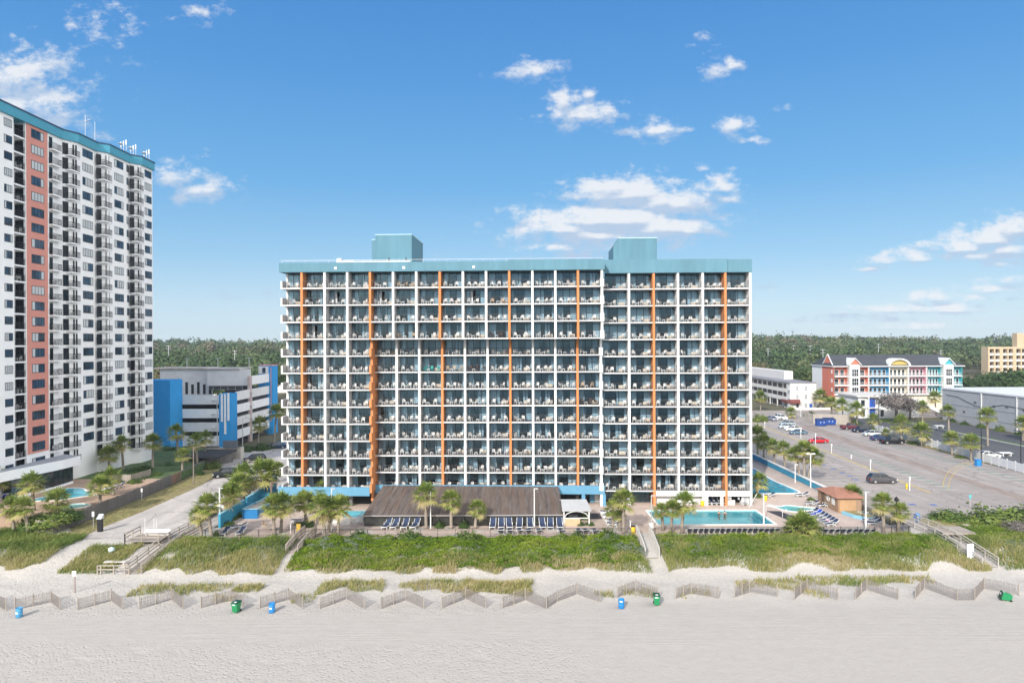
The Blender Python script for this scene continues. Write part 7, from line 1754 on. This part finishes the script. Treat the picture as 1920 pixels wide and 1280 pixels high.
for k in range(N_):
    t0, t1 = k / N_, (k + 1) / N_
    for s0, s1 in ((0, .5), (.5, 1)):
        def q(t, s): 
            h = .035 * (k % 2)
            return (xa + (xb - xa) * t + ((xt0 + (xt1 - xt0) * t) - (xa + (xb - xa) * t)) * s, ya + (yb - ya) * s, za + (zb2 - za) * (s ** .93) + (.10 * math.sin(s * PI)) + h)
        b.poly([q(t0, s0), q(t1, s0), q(t1, s1), q(t0, s1)])
b.build('roof', AWN, can)
b = MB(); b.box((xa - .1, ya - .12, za - .12), (xb + .1, ya - .02, za + .03))
b.build('edge_gutter', mat('grey_gutter', (.30, .28, .27), .7, .1), can)
b = MB(); 
for k in range(27):
    t = k / 26
    b.beam((xa + (xb - xa) * t, ya + .05, za + .05), (xt0 + (xt1 - xt0) * t, yb - .05, zb2 + .06), .04, .04)
b.build('seam_rib', mat('seam_grey', (.26, .235, .22), .7, .15), can)
b = MB()
for k in range(17): x = xa + .2 + (xb - xa - .4) * k / 16; b = MB(); b.box((x - .05, ya + .1, 0), (x + .05, ya + .2, za - .02)); b.build('post', FRAME, can)
b = MB(); b.box((xa + .2, ya + .201, 0), (xb - .2, ya + .26, .12)); b.build('sill_rail', FRAME, can)
b = MB(); b.poly([(xa + .2, ya + .15, .1), (xb - .2, ya + .15, .1), (xb - .2, ya + .15, za - .1), (xa + .2, ya + .15, za - .1)]); b.box((xb - .25, ya + .2, 0), (xb - .15, yb - 1, 1.7)); b.build('glazing', darkglass('smoked_glass', (.025, .028, .025), .08), can)
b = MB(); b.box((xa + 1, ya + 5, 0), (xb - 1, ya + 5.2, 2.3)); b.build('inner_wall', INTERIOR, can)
gzb = thing('gazebo', PZ(1081, 985, 0), 'small gazebo with pale curved roof and tan counter', 'gazebo'); gp = gzb.location
b = MB(); 
for k in range(8):
    a0, a1 = PI * k / 8, PI * (k + 1) / 8
    f = lambda a: (-2.0 * math.cos(a), 2.15 + .9 * math.sin(a) ** .8)
b.hexa([(-2.0, -.2, 2.05), (2.05, -.2, 2.05), (1.75, 3.6, 2.6), (-1.9, 3.6, 2.6), (-2.0, -.2, 2.2), (2.05, -.2, 2.2), (1.75, 3.6, 2.85), (-1.9, 3.6, 2.85)]); b.hexa([(-1.9, 3.6, 2.6), (1.75, 3.6, 2.6), (1.9, 5.0, 2.3), (-2.0, 5.0, 2.3), (-1.9, 3.6, 2.85), (1.75, 3.6, 2.85), (1.9, 5.0, 2.45), (-2.0, 5.0, 2.45)]); b.build('roof', mat('pale_metal_sheet', (.44, .45, .46), .55, .06, 1), gzb, (0, 0, 0))
b = MB()
for x in (-1.75, 1.75):
    for y in (0, 4.6): b.box((x - .08, y - .08, 0), (x + .08, y + .08, 2.2))
for k in range(10):
    a0, a1 = PI * k / 10, PI * (k + 1) / 10; b.beam((-1.65 * math.cos(a0), -.02, 1.15 + .85 * math.sin(a0)), (-1.65 * math.cos(a1), -.02, 1.15 + .85 * math.sin(a1)), .08, .1)
b.box((-1.8, -.1, 1.0), (1.8, .1, 1.1)); b.build('frame', WPAINT, gzb, (0, 0, 0)); b = MB(); b.box((-1.75, -.06, 0), (.5, .05, 1.0)); b.build('counter', mat('tan_board', (.50, .36, .22), .8, .1), gzb, (0, 0, 0)); b = MB(); b.box((-1.6, 3.5, 0), (1.6, 3.6, 2.0)); b.box((-.9, 1.2, 0), (.3, 1.8, 1.3)); b.build('back_bar', INTERIOR, gzb, (0, 0, 0))
hut = thing('pool_hut', (50.2, 105, 0), 'brown timber pool hut with reddish roof at the lot corner', 'hut')
TIM = mat('brown_timber', (.30, .20, .13), .85, .15, 3, stretch=(4, 4, .6)); 
b = MB(); b.box((48.4, 101.6, 0), (51.9, 108.3, 2.2)); b.build('wall', TIM, hut)
b = MB(); b.poly([(48.0, 101.2, 2.2), (52.3, 101.2, 2.2), (51.6, 104.5, 3.1), (49.6, 105.5, 3.1)]); b.poly([(48.0, 101.2, 2.2), (49.6, 105.5, 3.1), (48.0, 108.7, 2.2)]); b.poly([(48.0, 108.7, 2.2), (49.6, 105.5, 3.1), (51.6, 104.5, 3.1), (52.3, 108.7, 2.2)]); b.poly([(52.3, 101.2, 2.2), (52.3, 108.7, 2.2), (51.6, 104.5, 3.1)]); b.build('roof', mat('reddish_shingle', (.33, .16, .11), .9, .15, 3), hut)
b = MB(); b.box((48.33, 105.9, .05), (48.39, 106.9, 2.0)); b.build('door', mat('dark_timber', (.14, .09, .06), .85, .1), hut); b = MB(); b.box((48.34, 102.6, .9), (48.39, 103.5, 1.9)); b.build('notice_panel', WPAINT, hut)
b = MB(); b.box((48.6, 101.5, .1), (51.0, 101.59, 1.9)); b.build('front_boarding', mat('orange_timber', (.42, .26, .14), .85, .12, 3), hut)
b = MB(); n = 16
for k in range(n):
    a0, a1 = 2 * PI * k / n, 2 * PI * (k + 1) / n; b.beam((48.33, 104.6 + .38 * math.cos(a0), 1.5 + .38 * math.sin(a0)), (48.33, 104.6 + .38 * math.cos(a1), 1.5 + .38 * math.sin(a1)), .14, .12, 0, (1, 0, 0))
tag(b.build('life_ring', WPAINT), 'white life ring hung on the brown hut wall', 'life ring')
o = thing('kerbed_planter', (53, 100, 0), 'curved blue kerbed planter beside the brown hut', 'planter'); b = MB(); pl_ = [(48.6, 100.9), (49.2, 98.6), (50.4, 97.0), (51.8, 96.8), (51.8, 101.0)]; b.prism(pl_, 0, .45); b.build('kerb', mat('pale_blue_kerb', (.22, .45, .58), .8, .06), o); b = MB(); b.prism([(48.9, 100.7), (49.4, 98.8), (50.5, 97.3), (51.6, 97.1), (51.6, 100.8)], .451, .5); b.build('soil', DRYGRASS, o)
# rectangular pool
o = thing('swimming_pool', (28.5, 99.5, 0), 'large rectangular turquoise swimming pool before the right wing', 'pool')
TILE = mat('pool_tile', (.42, .84, .87), .5, .10, .6); b = MB(); x0, x1, y0, y1, zb3 = 20.4, 36.6, 95.5, 103.4, -1.1
b.poly([(x0, y0, zb3), (x1, y0, zb3), (x1, y1, zb3), (x0, y1, zb3)]); b.poly([(x0, y0, zb3), (x1, y0, zb3), (x1, y0, 0), (x0, y0, 0)]); b.poly([(x0, y1, zb3), (x1, y1, zb3), (x1, y1, 0), (x0, y1, 0)]); b.poly([(x0, y0, zb3), (x0, y1, zb3), (x0, y1, 0), (x0, y0, 0)]); b.poly([(x1, y0, zb3), (x1, y1, zb3), (x1, y1, 0), (x1, y0, 0)])
for k in range(3): b.box((x1 - .4 - .4 * k, y0 + .01, zb3 + .01), (x1 - .01 - .4 * k, y1 - .01, -.25 - .35 * k))
b.build('basin', TILE, o)
m, nt_, b_ = nm('pool_water'); nt_.nodes.remove(b_); tr = nt_.nodes.new('ShaderNodeBsdfTransparent'); tr.inputs[0].default_value = (.62, .95, .97, 1); gl = nt_.nodes.new('ShaderNodeBsdfGlossy'); gl.inputs['Roughness'].default_value = .06; bp = nt_.nodes.new('ShaderNodeBump'); bp.inputs['Strength'].default_value = .35; bp.inputs['Distance'].default_value = .1; nt_.links.new(noise(nt_, wpos(nt_), 1.6, 4), bp.inputs['Height']); nt_.links.new(bp.outputs[0], gl.inputs['Normal']); fr = nt_.nodes.new('ShaderNodeFresnel'); fr.inputs[0].default_value = 1.2; nt_.links.new(bp.outputs[0], fr.inputs['Normal']); mx2 = nt_.nodes.new('ShaderNodeMixShader'); nt_.links.new(fr.outputs[0], mx2.inputs[0]); nt_.links.new(tr.outputs[0], mx2.inputs[1]); nt_.links.new(gl.outputs[0], mx2.inputs[2]); nt_.links.new(mx2.outputs[0], nt_.nodes['Material Output'].inputs[0]); PWAT = m
b = MB(); b.poly([(x0, y0, -.14), (x1, y0, -.14), (x1, y1, -.14), (x0, y1, -.14)]); b.build('water', PWAT, o)
b = MB(); c_ = .35
for a, c in (((x0 - c_, y0 - c_), (x1 + c_, y0)), ((x0 - c_, y1), (x1 + c_, y1 + c_)), ((x0 - c_, y0), (x0, y1)), ((x1, y0), (x1 + c_, y1))): b.box((a[0], a[1], .004), (c[0], c[1], .06))
b.build('coping', mat('white_coping', (.72, .70, .66), .8, .05), o)
def softpool(name, pts, z, label, col, group=None, cat='pool'):
    c = Vector((sum(p[0] for p in pts) / len(pts), sum(p[1] for p in pts) / len(pts), z)); o = thing(name, c, label, cat, group)
    # smooth the outline
    q = pts
    for _ in range(3):
        n = []
        for a, d in zip(q, q[1:] + q[:1]): n += [(a[0] * .75 + d[0] * .25, a[1] * .75 + d[1] * .25), (a[0] * .25 + d[0] * .75, a[1] * .25 + d[1] * .75)]
        q = n
    b = MB(); b.poly([(x, y, z + .02) for x, y in q]); m, nt_, b_ = nm('water_' + name + str(int(c.x))); b_.inputs['Base Color'].default_value = (*col, 1); b_.inputs['Roughness'].default_value = .08
    v = wpos(nt_); nn = noise(nt_, v, .7, 3); nt_.links.new(mixrgb(nt_, ramp(nt_, nn, .35, .65), [k * .75 for k in col], [min(1, k * 1.3) for k in col]), b_.inputs['Base Color']); bump(nt_, b_, noise(nt_, v, 2.2, 3), .25, .08)
    b.build('water', m, o)
    b = MB()
    for a, d in zip(q, q[1:] + q[:1]): b.beam((*a, z + .04), (*d, z + .04), .34, .08)
    b.build('coping', mat('white_coping', (0, 0, 0)), o); return o
softpool('river_pool', [(38.4, 113.6), (43, 114.8), (48.6, 114.2), (48.6, 118), (47.6, 126), (48.6, 136), (47.8, 150), (38.4, 150)], .0, 'winding turquoise river pool along the hotel right wall', (.015, .23, .33))
softpool('splash_pool', [(39.2, 106.6), (41.5, 105.4), (42.6, 106.6), (44.6, 105.2), (47.0, 104.4), (45.6, 102.8), (44.0, 103.0), (42.4, 101.9), (40.9, 103.2), (40.6, 104.6)], 0, 'small star shaped green splash pool near the brown hut', (.12, .38, .36))
softpool('tower_pool', [(-76.2, 112.4), (-74, 114.6), (-71.6, 114.0), (-69.2, 111.2), (-66.0, 112.2), (-65.6, 109.6), (-68.6, 107.2), (-70.4, 105.0), (-72.4, 105.4), (-74.6, 104.0), (-75.4, 105.2), (-73.4, 108.0)], 1.5, 'free form turquoise pool before the tower pavilion', (.03, .36, .46), 'tower patio pools'); softpool('spa_pool', [(-66.6, 99.4), (-63.4, 100.2), (-63.0, 102.6), (-65.6, 103.4), (-67.6, 101.8)], 1.5, 'round green spa pool beside the board fence', (.06, .36, .33), 'tower patio pools')
DARKMAT = mat('dark_mat', (.04, .04, .05), .9, .1)
b = MB(); b.poly([(38.2, 103.0, .012), (40.2, 102.8, .012), (42.0, 96.2, .012), (39.6, 96.2, .012)]); b.v = [(x, y, z) for x, y, z in b.v]; tag(b.build('rubber_mat', DARKMAT), 'dark rubber mat with rails at the right end of pool', 'mat')
p = PZ(1115, 967, 0); b = MB(); b.box((p.x - .9, p.y - 1.6, .004), (p.x + .9, p.y + 1.6, .02)); tag(b.build('rubber_mat', DARKMAT), 'dark mat right of the gazebo', 'mat')
b = MB()
for dx, dy in ((0, 0), (1.2, -3.2)): b.tube([(38.0 + dx, 102.4 + dy, 0), (38.0 + dx, 102.4 + dy, .9), (38.9 + dx, 103.2 + dy, 1.0), (39.6 + dx, 103.8 + dy, .0)], .04, 6)
tag(b.build('pool_handrail', WPAINT), 'white tubular handrails beside the dark rubber mat', 'handrail')
b = MB(); b.tube([(36.2, 104.6, .05), (38.4, 107.4, 1.6)], .05, 6); tag(b.build('pool_lift_arm', WPAINT), 'slanted white pole at the back right corner of pool', 'pole')
# small spa with steps between palms and canopy
o = thing('raised_spa', (-22.6, 99, 0), 'small raised spa with pale rim left of the canopy', 'spa'); b = MB(); b.box((-25.2, 97.5, 0), (-21.4, 101.5, .7)); b.build('wall', WPAINT, o); b = MB(); b.box((-24.9, 97.8, .701), (-21.7, 101.2, .72)); b.build('water', mat('spa_water', (.12, .42, .46), .1, .1), o); b = MB()
for k in range(4): b.box((-25.6 - .0, 96.0 + .35 * k, 0), (-23.0, 96.35 + .35 * k, .16 * (k + 1)))
b.build('step', mat('pale_step', (.62, .58, .54), .9, .06), o)
rail_run('ramp_railing', [(-25.5, 91.5, .02), (-22.0, 95.2, .02), (-21.4, 97.0, .6)], 'grey ramp railing between the palm trio and canopy', 1.0, None, 1.5, .2, GALV)
# ================================================================== LOUNGERS
def mb_lounger(backup=.62, fab=0):
    """head at +y, foot at -y"""
    fr, fa = MB(), MB()
    a = backup; L1, L2 = 1.25, .75
    for s_ in (-1, 1):
        fr.beam((s_ * .31, -.95, .33), (s_ * .31, .32, .33), .05, .07); fr.beam((s_ * .31, .30, .33), (s_ * .31, .30 + L2 * math.cos(a), .33 + L2 * math.sin(a)), .05, .06)
        fr.beam((s_ * .31, -.7, .33), (s_ * .31, -.85, 0), .06, .06); fr.beam((s_ * .31, -.7, .33), (s_ * .31, -.5, .05), .05, .05); fr.beam((s_ * .31, .2, .33), (s_ * .31, .42, 0), .06, .06); fr.beam((s_ * .31, .2, .33), (s_ * .31, -.05, .05), .05, .05)
        fr.beam((s_ * .34, -.1, .55), (s_ * .34, .4, .55), .06, .04); fr.beam((s_ * .34, -.05, .33), (s_ * .34, -.05, .55), .05, .05)
    fr.beam((-.31, -.95, .33), (.31, -.95, .33), .05, .06); fr.beam((-.31, .30 + L2 * math.cos(a), .33 + L2 * math.sin(a)), (.31, .30 + L2 * math.cos(a), .33 + L2 * math.sin(a)), .06, .06)
    fa.hexa([(-.29, -.93, .34), (.29, -.93, .34), (.29, .30, .35), (-.29, .30, .35), (-.29, -.93, .375), (.29, -.93, .375), (.29, .30, .385), (-.29, .30, .385)])
    c, s_ = math.cos(a) * L2, math.sin(a) * L2
    fa.hexa([(-.29, .31, .36), (.29, .31, .36), (.29, .31 + c, .35 + s_), (-.29, .31 + c, .35 + s_), (-.29, .29, .395), (.29, .29, .395), (.29, .29 + c, .385 + s_), (-.29, .29 + c, .385 + s_)])
    return fr, fa
BFAB = mat('royal_blue_fabric', (.01, .06, .42), .8, .1); WFAB = mat('white_sling', (.66, .68, .70), .8, .08)
LM = {}
def lounger(loc, rz, label, fab, back=.62, group='sun loungers', sc=1.12):
    k = (fab.name, round(back, 2))
    if k not in LM: fr, fa = mb_lounger(back); LM[k] = (fr.mesh('frame', PLASTIC), fa.mesh('sling', fab))
    o = thing('sun_lounger', loc, label, 'sun lounger', group, rz); o.scale = (sc,) * 3
    link('frame', LM[k][0], o); link('sling', LM[k][1], o); return o
def orow(n): return ORD[1:n + 1]
for k, px in enumerate((726, 741, 760, 779)): lounger(P(px, 989), .08 * (k % 3) - .25, f'{ORD[k + 1]} navy lounger from left in the left row before canopy', NAVY, .95, 'loungers before the canopy', 1.25)
for k, px in enumerate((924, 940, 955, 974, 994, 1017, 1032, 1049.5)): lounger(P(px, 989), .06 * (k % 3) - .05, f'{ORD[k + 1]} navy lounger from left in the right row before canopy', NAVY, .95, 'loungers before the canopy', 1.25)
for k, px in enumerate((939, 956, 974.5, 991, 1010.5, 1052, 1085, 1098, 1115)): lounger(P(px, 1000), PI + .1 * (k % 3), f'{ORD[k + 1]} lounger from left facing the sea behind the long railing', NAVY, .5, 'loungers facing the sea')
for k in range(7): 
    t = k / 6; lounger(P(1138 + 14 * t, 963 + 23 * t), -PI / 2 - .35, f'{ORD[k + 1]} white lounger from back in the slanted row right of gazebo', WFAB if k % 2 else NAVY, .35, 'slanted white loungers')
for k in range(17): 
    px = 1292 + k * 10.2
    lounger(P(px, 999), PI + .06 * (k % 3 - 1), f'{ORD[k + 1]} lounger from left in the pool front row', NAVY, .8, 'loungers in the pool front row', 1.0)
for k in range(9): lounger(P(1545 + k * 11, 1000), PI + .06 * (k % 3 - 1), f'{ORD[k + 1]} lounger from left behind the railing right of palm clump', NAVY, .8, 'loungers in the right front row', 1.0)
for k in range(7): 
    t = k / 6; lounger(P(1523 + 36 * t, 964 + 22 * t), -PI / 2 + .25 , f'{ORD[k + 1]} lounger from back in the diagonal row below the splash pool', BFAB if k == 1 else NAVY, .7, 'diagonal loungers')
for px, py, rz, l in ((1503, 931, -PI / 2, 'single lounger between river pool and splash pool'), (1522, 947, -PI / 2 - .1, 'left lounger of the pair right of splash pool'), (1545, 950, -PI / 2, 'right lounger of the pair right of splash pool'), (1612, 968, -PI / 2, 'lounger before the curved blue planter'), (1632, 979, -PI / 2 - .1, 'upper lounger by the right corner pole'), (1638, 984, -PI / 2, 'lower lounger by the right corner pole'), (1440, 932, -PI / 2, 'lounger by yellow barrel at river pool end'),
    (448, 990, -1.2, 'navy lounger on the left deck behind the railing'), (422, 1001, 0, 'left white framed lounger right behind the left railing'), (452, 1001, 0, 'right white framed lounger right behind the left railing'), (560, 979, -PI / 2, 'long dark lounger beside the bushy deck palm'), (566, 958, -1.3, 'half hidden lounger behind the left deck palm')):
    lounger(P(px, py), rz, l, NAVY, .45, 'scattered deck loungers')
for k, px in enumerate((1325, 1334, 1343, 1352)): lounger(P(px, 944), .2, f'{ORD[k + 1]} upright navy lounger from left stored before the open bar', NAVY, 1.15, 'loungers stored by the bar')
lounger(P(1393, 945), .1, 'single upright navy lounger before the shop door', NAVY, 1.15, 'loungers stored by the bar')
for k in range(5): lounger(PZ(3 + 9 * k, 936 - 1.6 * k, 1.5), -1.9, f'{ORD[k + 1]} royal blue lounger from left at the tower patio left edge', BFAB, .8, 'blue loungers on the tower patio')
for k in range(6): lounger(PZ(184 + 8 * k, 929 - 3.2 * k, 1.5), -1.9, f'{ORD[k + 1]} white and blue lounger from left beside tower pump fence', BFAB if k % 2 else WFAB, .6, 'white and blue loungers on the tower patio')
def towel(px, py, col, label):
    p = P(px, py); b = MB(); b.hexa([(-.25, -.4, .42), (.25, -.4, .42), (.25, .35, .44), (-.25, .35, .44), (-.25, -.4, .47), (.25, -.4, .47), (.25, .38, .49), (-.25, .38, .49)]); o = b.build('towel', mat('towel_' + label.split()[0], col, .95, .08), None, (0, 0, 0)); o.location = p; tag(o, label, 'towel', 'towels on loungers')
towel(1553, 981, (.70, .38, .48), 'pink towel on a diagonal lounger'); towel(1626, 979, (.74, .62, .62), 'whitish pink towel at the right corner loungers'); towel(1533, 966, (.15, .25, .55), 'blue towel on a diagonal lounger')
# bins, tables on deck
YB = mat('yellow_barrel', (.72, .46, .03), .5, .08)
for px, py, l in ((1317, 948, 'yellow barrel before the white shop wall'), (1435, 938, 'yellow barrel at the end of river pool'), (641, 970, 'yellow barrel half hidden behind the palm trio'), (1187, 999, 'olive yellow barrel at the right dune stairs'), (1077, 964, 'small grey bin under the gazebo')):
    p = P(px, py); o = thing('deck_barrel', p, l, 'barrel', 'barrels on the deck'); b = MB(); b.lathe([(.27, 0), (.30, .05), (.30, .85), (.28, .88)], 16); b.build('body', YB if 'ellow' in l else GALV, o, (0, 0, 0), True); b = MB(); b.lathe([(.31, .88), (.31, .94), (.22, 1.02), (.02, 1.04)], 16); b.build('lid', PLASTIC if 'shop' in l else BLACK, o, (0, 0, 0), True)
p = P(1221, 997); b = MB(); b.box((p.x - .3, p.y, .55), (p.x + .3, p.y + .03, 1.2)); b.box((p.x - .03, p.y + .03, 0), (p.x + .03, p.y + .08, 1.2)); tag(b.build('gate_notice', WPAINT), 'small white notice on the gate at right dune stairs', 'notice')
p = P(560, 1001); b = MB(); b.box((p.x - .28, p.y - .1, .1), (p.x + .28, p.y + .1, 1.4)); b.box((p.x - .22, p.y - .13, .5), (p.x + .22, p.y - .101, 1.25)); tag(b.build('notice_stand', mat('ochre_stand', (.45, .30, .06), .8, .15)), 'ochre notice stand at the top of left dune steps', 'stand')
for px, py, h, l in ((545, 1000, 2.0, 'white shower pole left of the ochre stand'), (1182, 1000, 1.7, 'white shower pole at the right dune stairs')):
    p = P(px, py); b = MB(); b.tube([(p.x, p.y, 0), (p.x, p.y, h)], .07, 8); b.lathe([(.16, 0), (.16, .04)], 10, 0, (p.x, p.y, h)); tag(b.build('shower_pole', WPAINT), l, 'pole', 'white shower poles')
p = P(497, 990); o = link('garden_chair', chair_mesh['tan'], None, p); o.rotation_euler.z = 1.2; o.scale = (1.15,) * 3; tag(o, 'tan armchair by the deck table left of the palm pair', 'chair'); p = P(508, 994); o = link('deck_table', TB.mesh('deck_table', WOOD), None, p); o.scale = (2.2, 2.2, 1.7); tag(o, 'small wooden table beside the tan deck armchair', 'table')
# ================================================================== SWIMMERS
SKIN = mat('sunned_skin', (.55, .30, .22), .6, .06, 8); HAIRD = mat('dark_hair', (.03, .02, .015), .7, .1); HAIRL = mat('grey_hair', (.35, .30, .26), .7, .1)
def swimmer(loc, rz, hair, label):
    o = thing('person', loc, label, 'person', 'bathers in the pool', rz)
    bm = bmesh.new(); lay = bm.verts.layers.skin.verify()
    J = {}
    def jv(n, co, r, par=None):
        v = bm.verts.new(co); v[lay].radius = (r, r * .85); J[n] = v
        if par: bm.edges.new((J[par], v))
    jv('pelvis', (0, 0, -.55), .15); jv('waist', (0, .01, -.3), .135, 'pelvis'); jv('chest', (0, 0, -.05), .165, 'waist'); jv('neck', (0, 0, .13), .055, 'chest'); jv('jaw', (0, -.03, .22), .075, 'neck'); jv('head', (0, -.01, .33), .095, 'jaw'); jv('crown', (0, .0, .40), .06, 'head')
    for s_, n in ((-1, 'l'), (1, 'r')):
        jv('sh' + n, (s_ * .19, 0, .06), .062, 'chest'); jv('el' + n, (s_ * .34, -.1, -.12), .045, 'sh' + n); jv('wr' + n, (s_ * .42, -.32, -.10), .03, 'el' + n)
        jv('pm' + n, (s_ * .44, -.41, -.10), .032, 'wr' + n)
        for f, (dx, dy) in enumerate(((-.035, -.09), (-.012, -.105), (.012, -.10), (.034, -.085))): jv(f'f{f}' + n, (s_ * .44 + dx, -.41 + dy, -.11), .009, 'pm' + n)
        jv('th' + n, (s_ * .39, -.44, -.09), .010, 'pm' + n)
        jv('hip' + n, (s_ * .09, 0, -.62), .10, 'pelvis'); jv('kn' + n, (s_ * .11, -.15, -1.0), .065, 'hip' + n)
    J['pelvis'][lay].use_root = True
    me = bpy.data.meshes.new('body'); bm.to_mesh(me); bm.free(); me.materials.append(SKIN); b_ = link('body', me, o); b_.modifiers.new('skin', 'SKIN').use_smooth_shade = True; sd_ = b_.modifiers.new('sub', 'SUBSURF'); sd_.levels = 1; sd_.render_levels = 2
    b = MB(); b.lathe([(.02, .45), (.08, .43), (.112, .36), (.108, .28), (.09, .24)][::-1], 12, 0, (0, .025, .0)); b.build('hair', hair, o, (0, 0, 0), True)
    b = MB()
    for s_ in (-1, 1): b.box((s_ * .036 - .012, -.115, .315), (s_ * .036 + .012, -.1, .33))
    b.build('eyes', HAIRD, o, (0, 0, 0))
p = PZ(1349, 962, -.1); swimmer((p.x, p.y + .3, -.12), .5, HAIRL, 'bather with pale reddish shoulders on the left of the pool pair'); p = PZ(1360, 962, -.1); swimmer((p.x, p.y + .3, -.14), -.5, HAIRD, 'dark haired bather on the right of the pool pair')
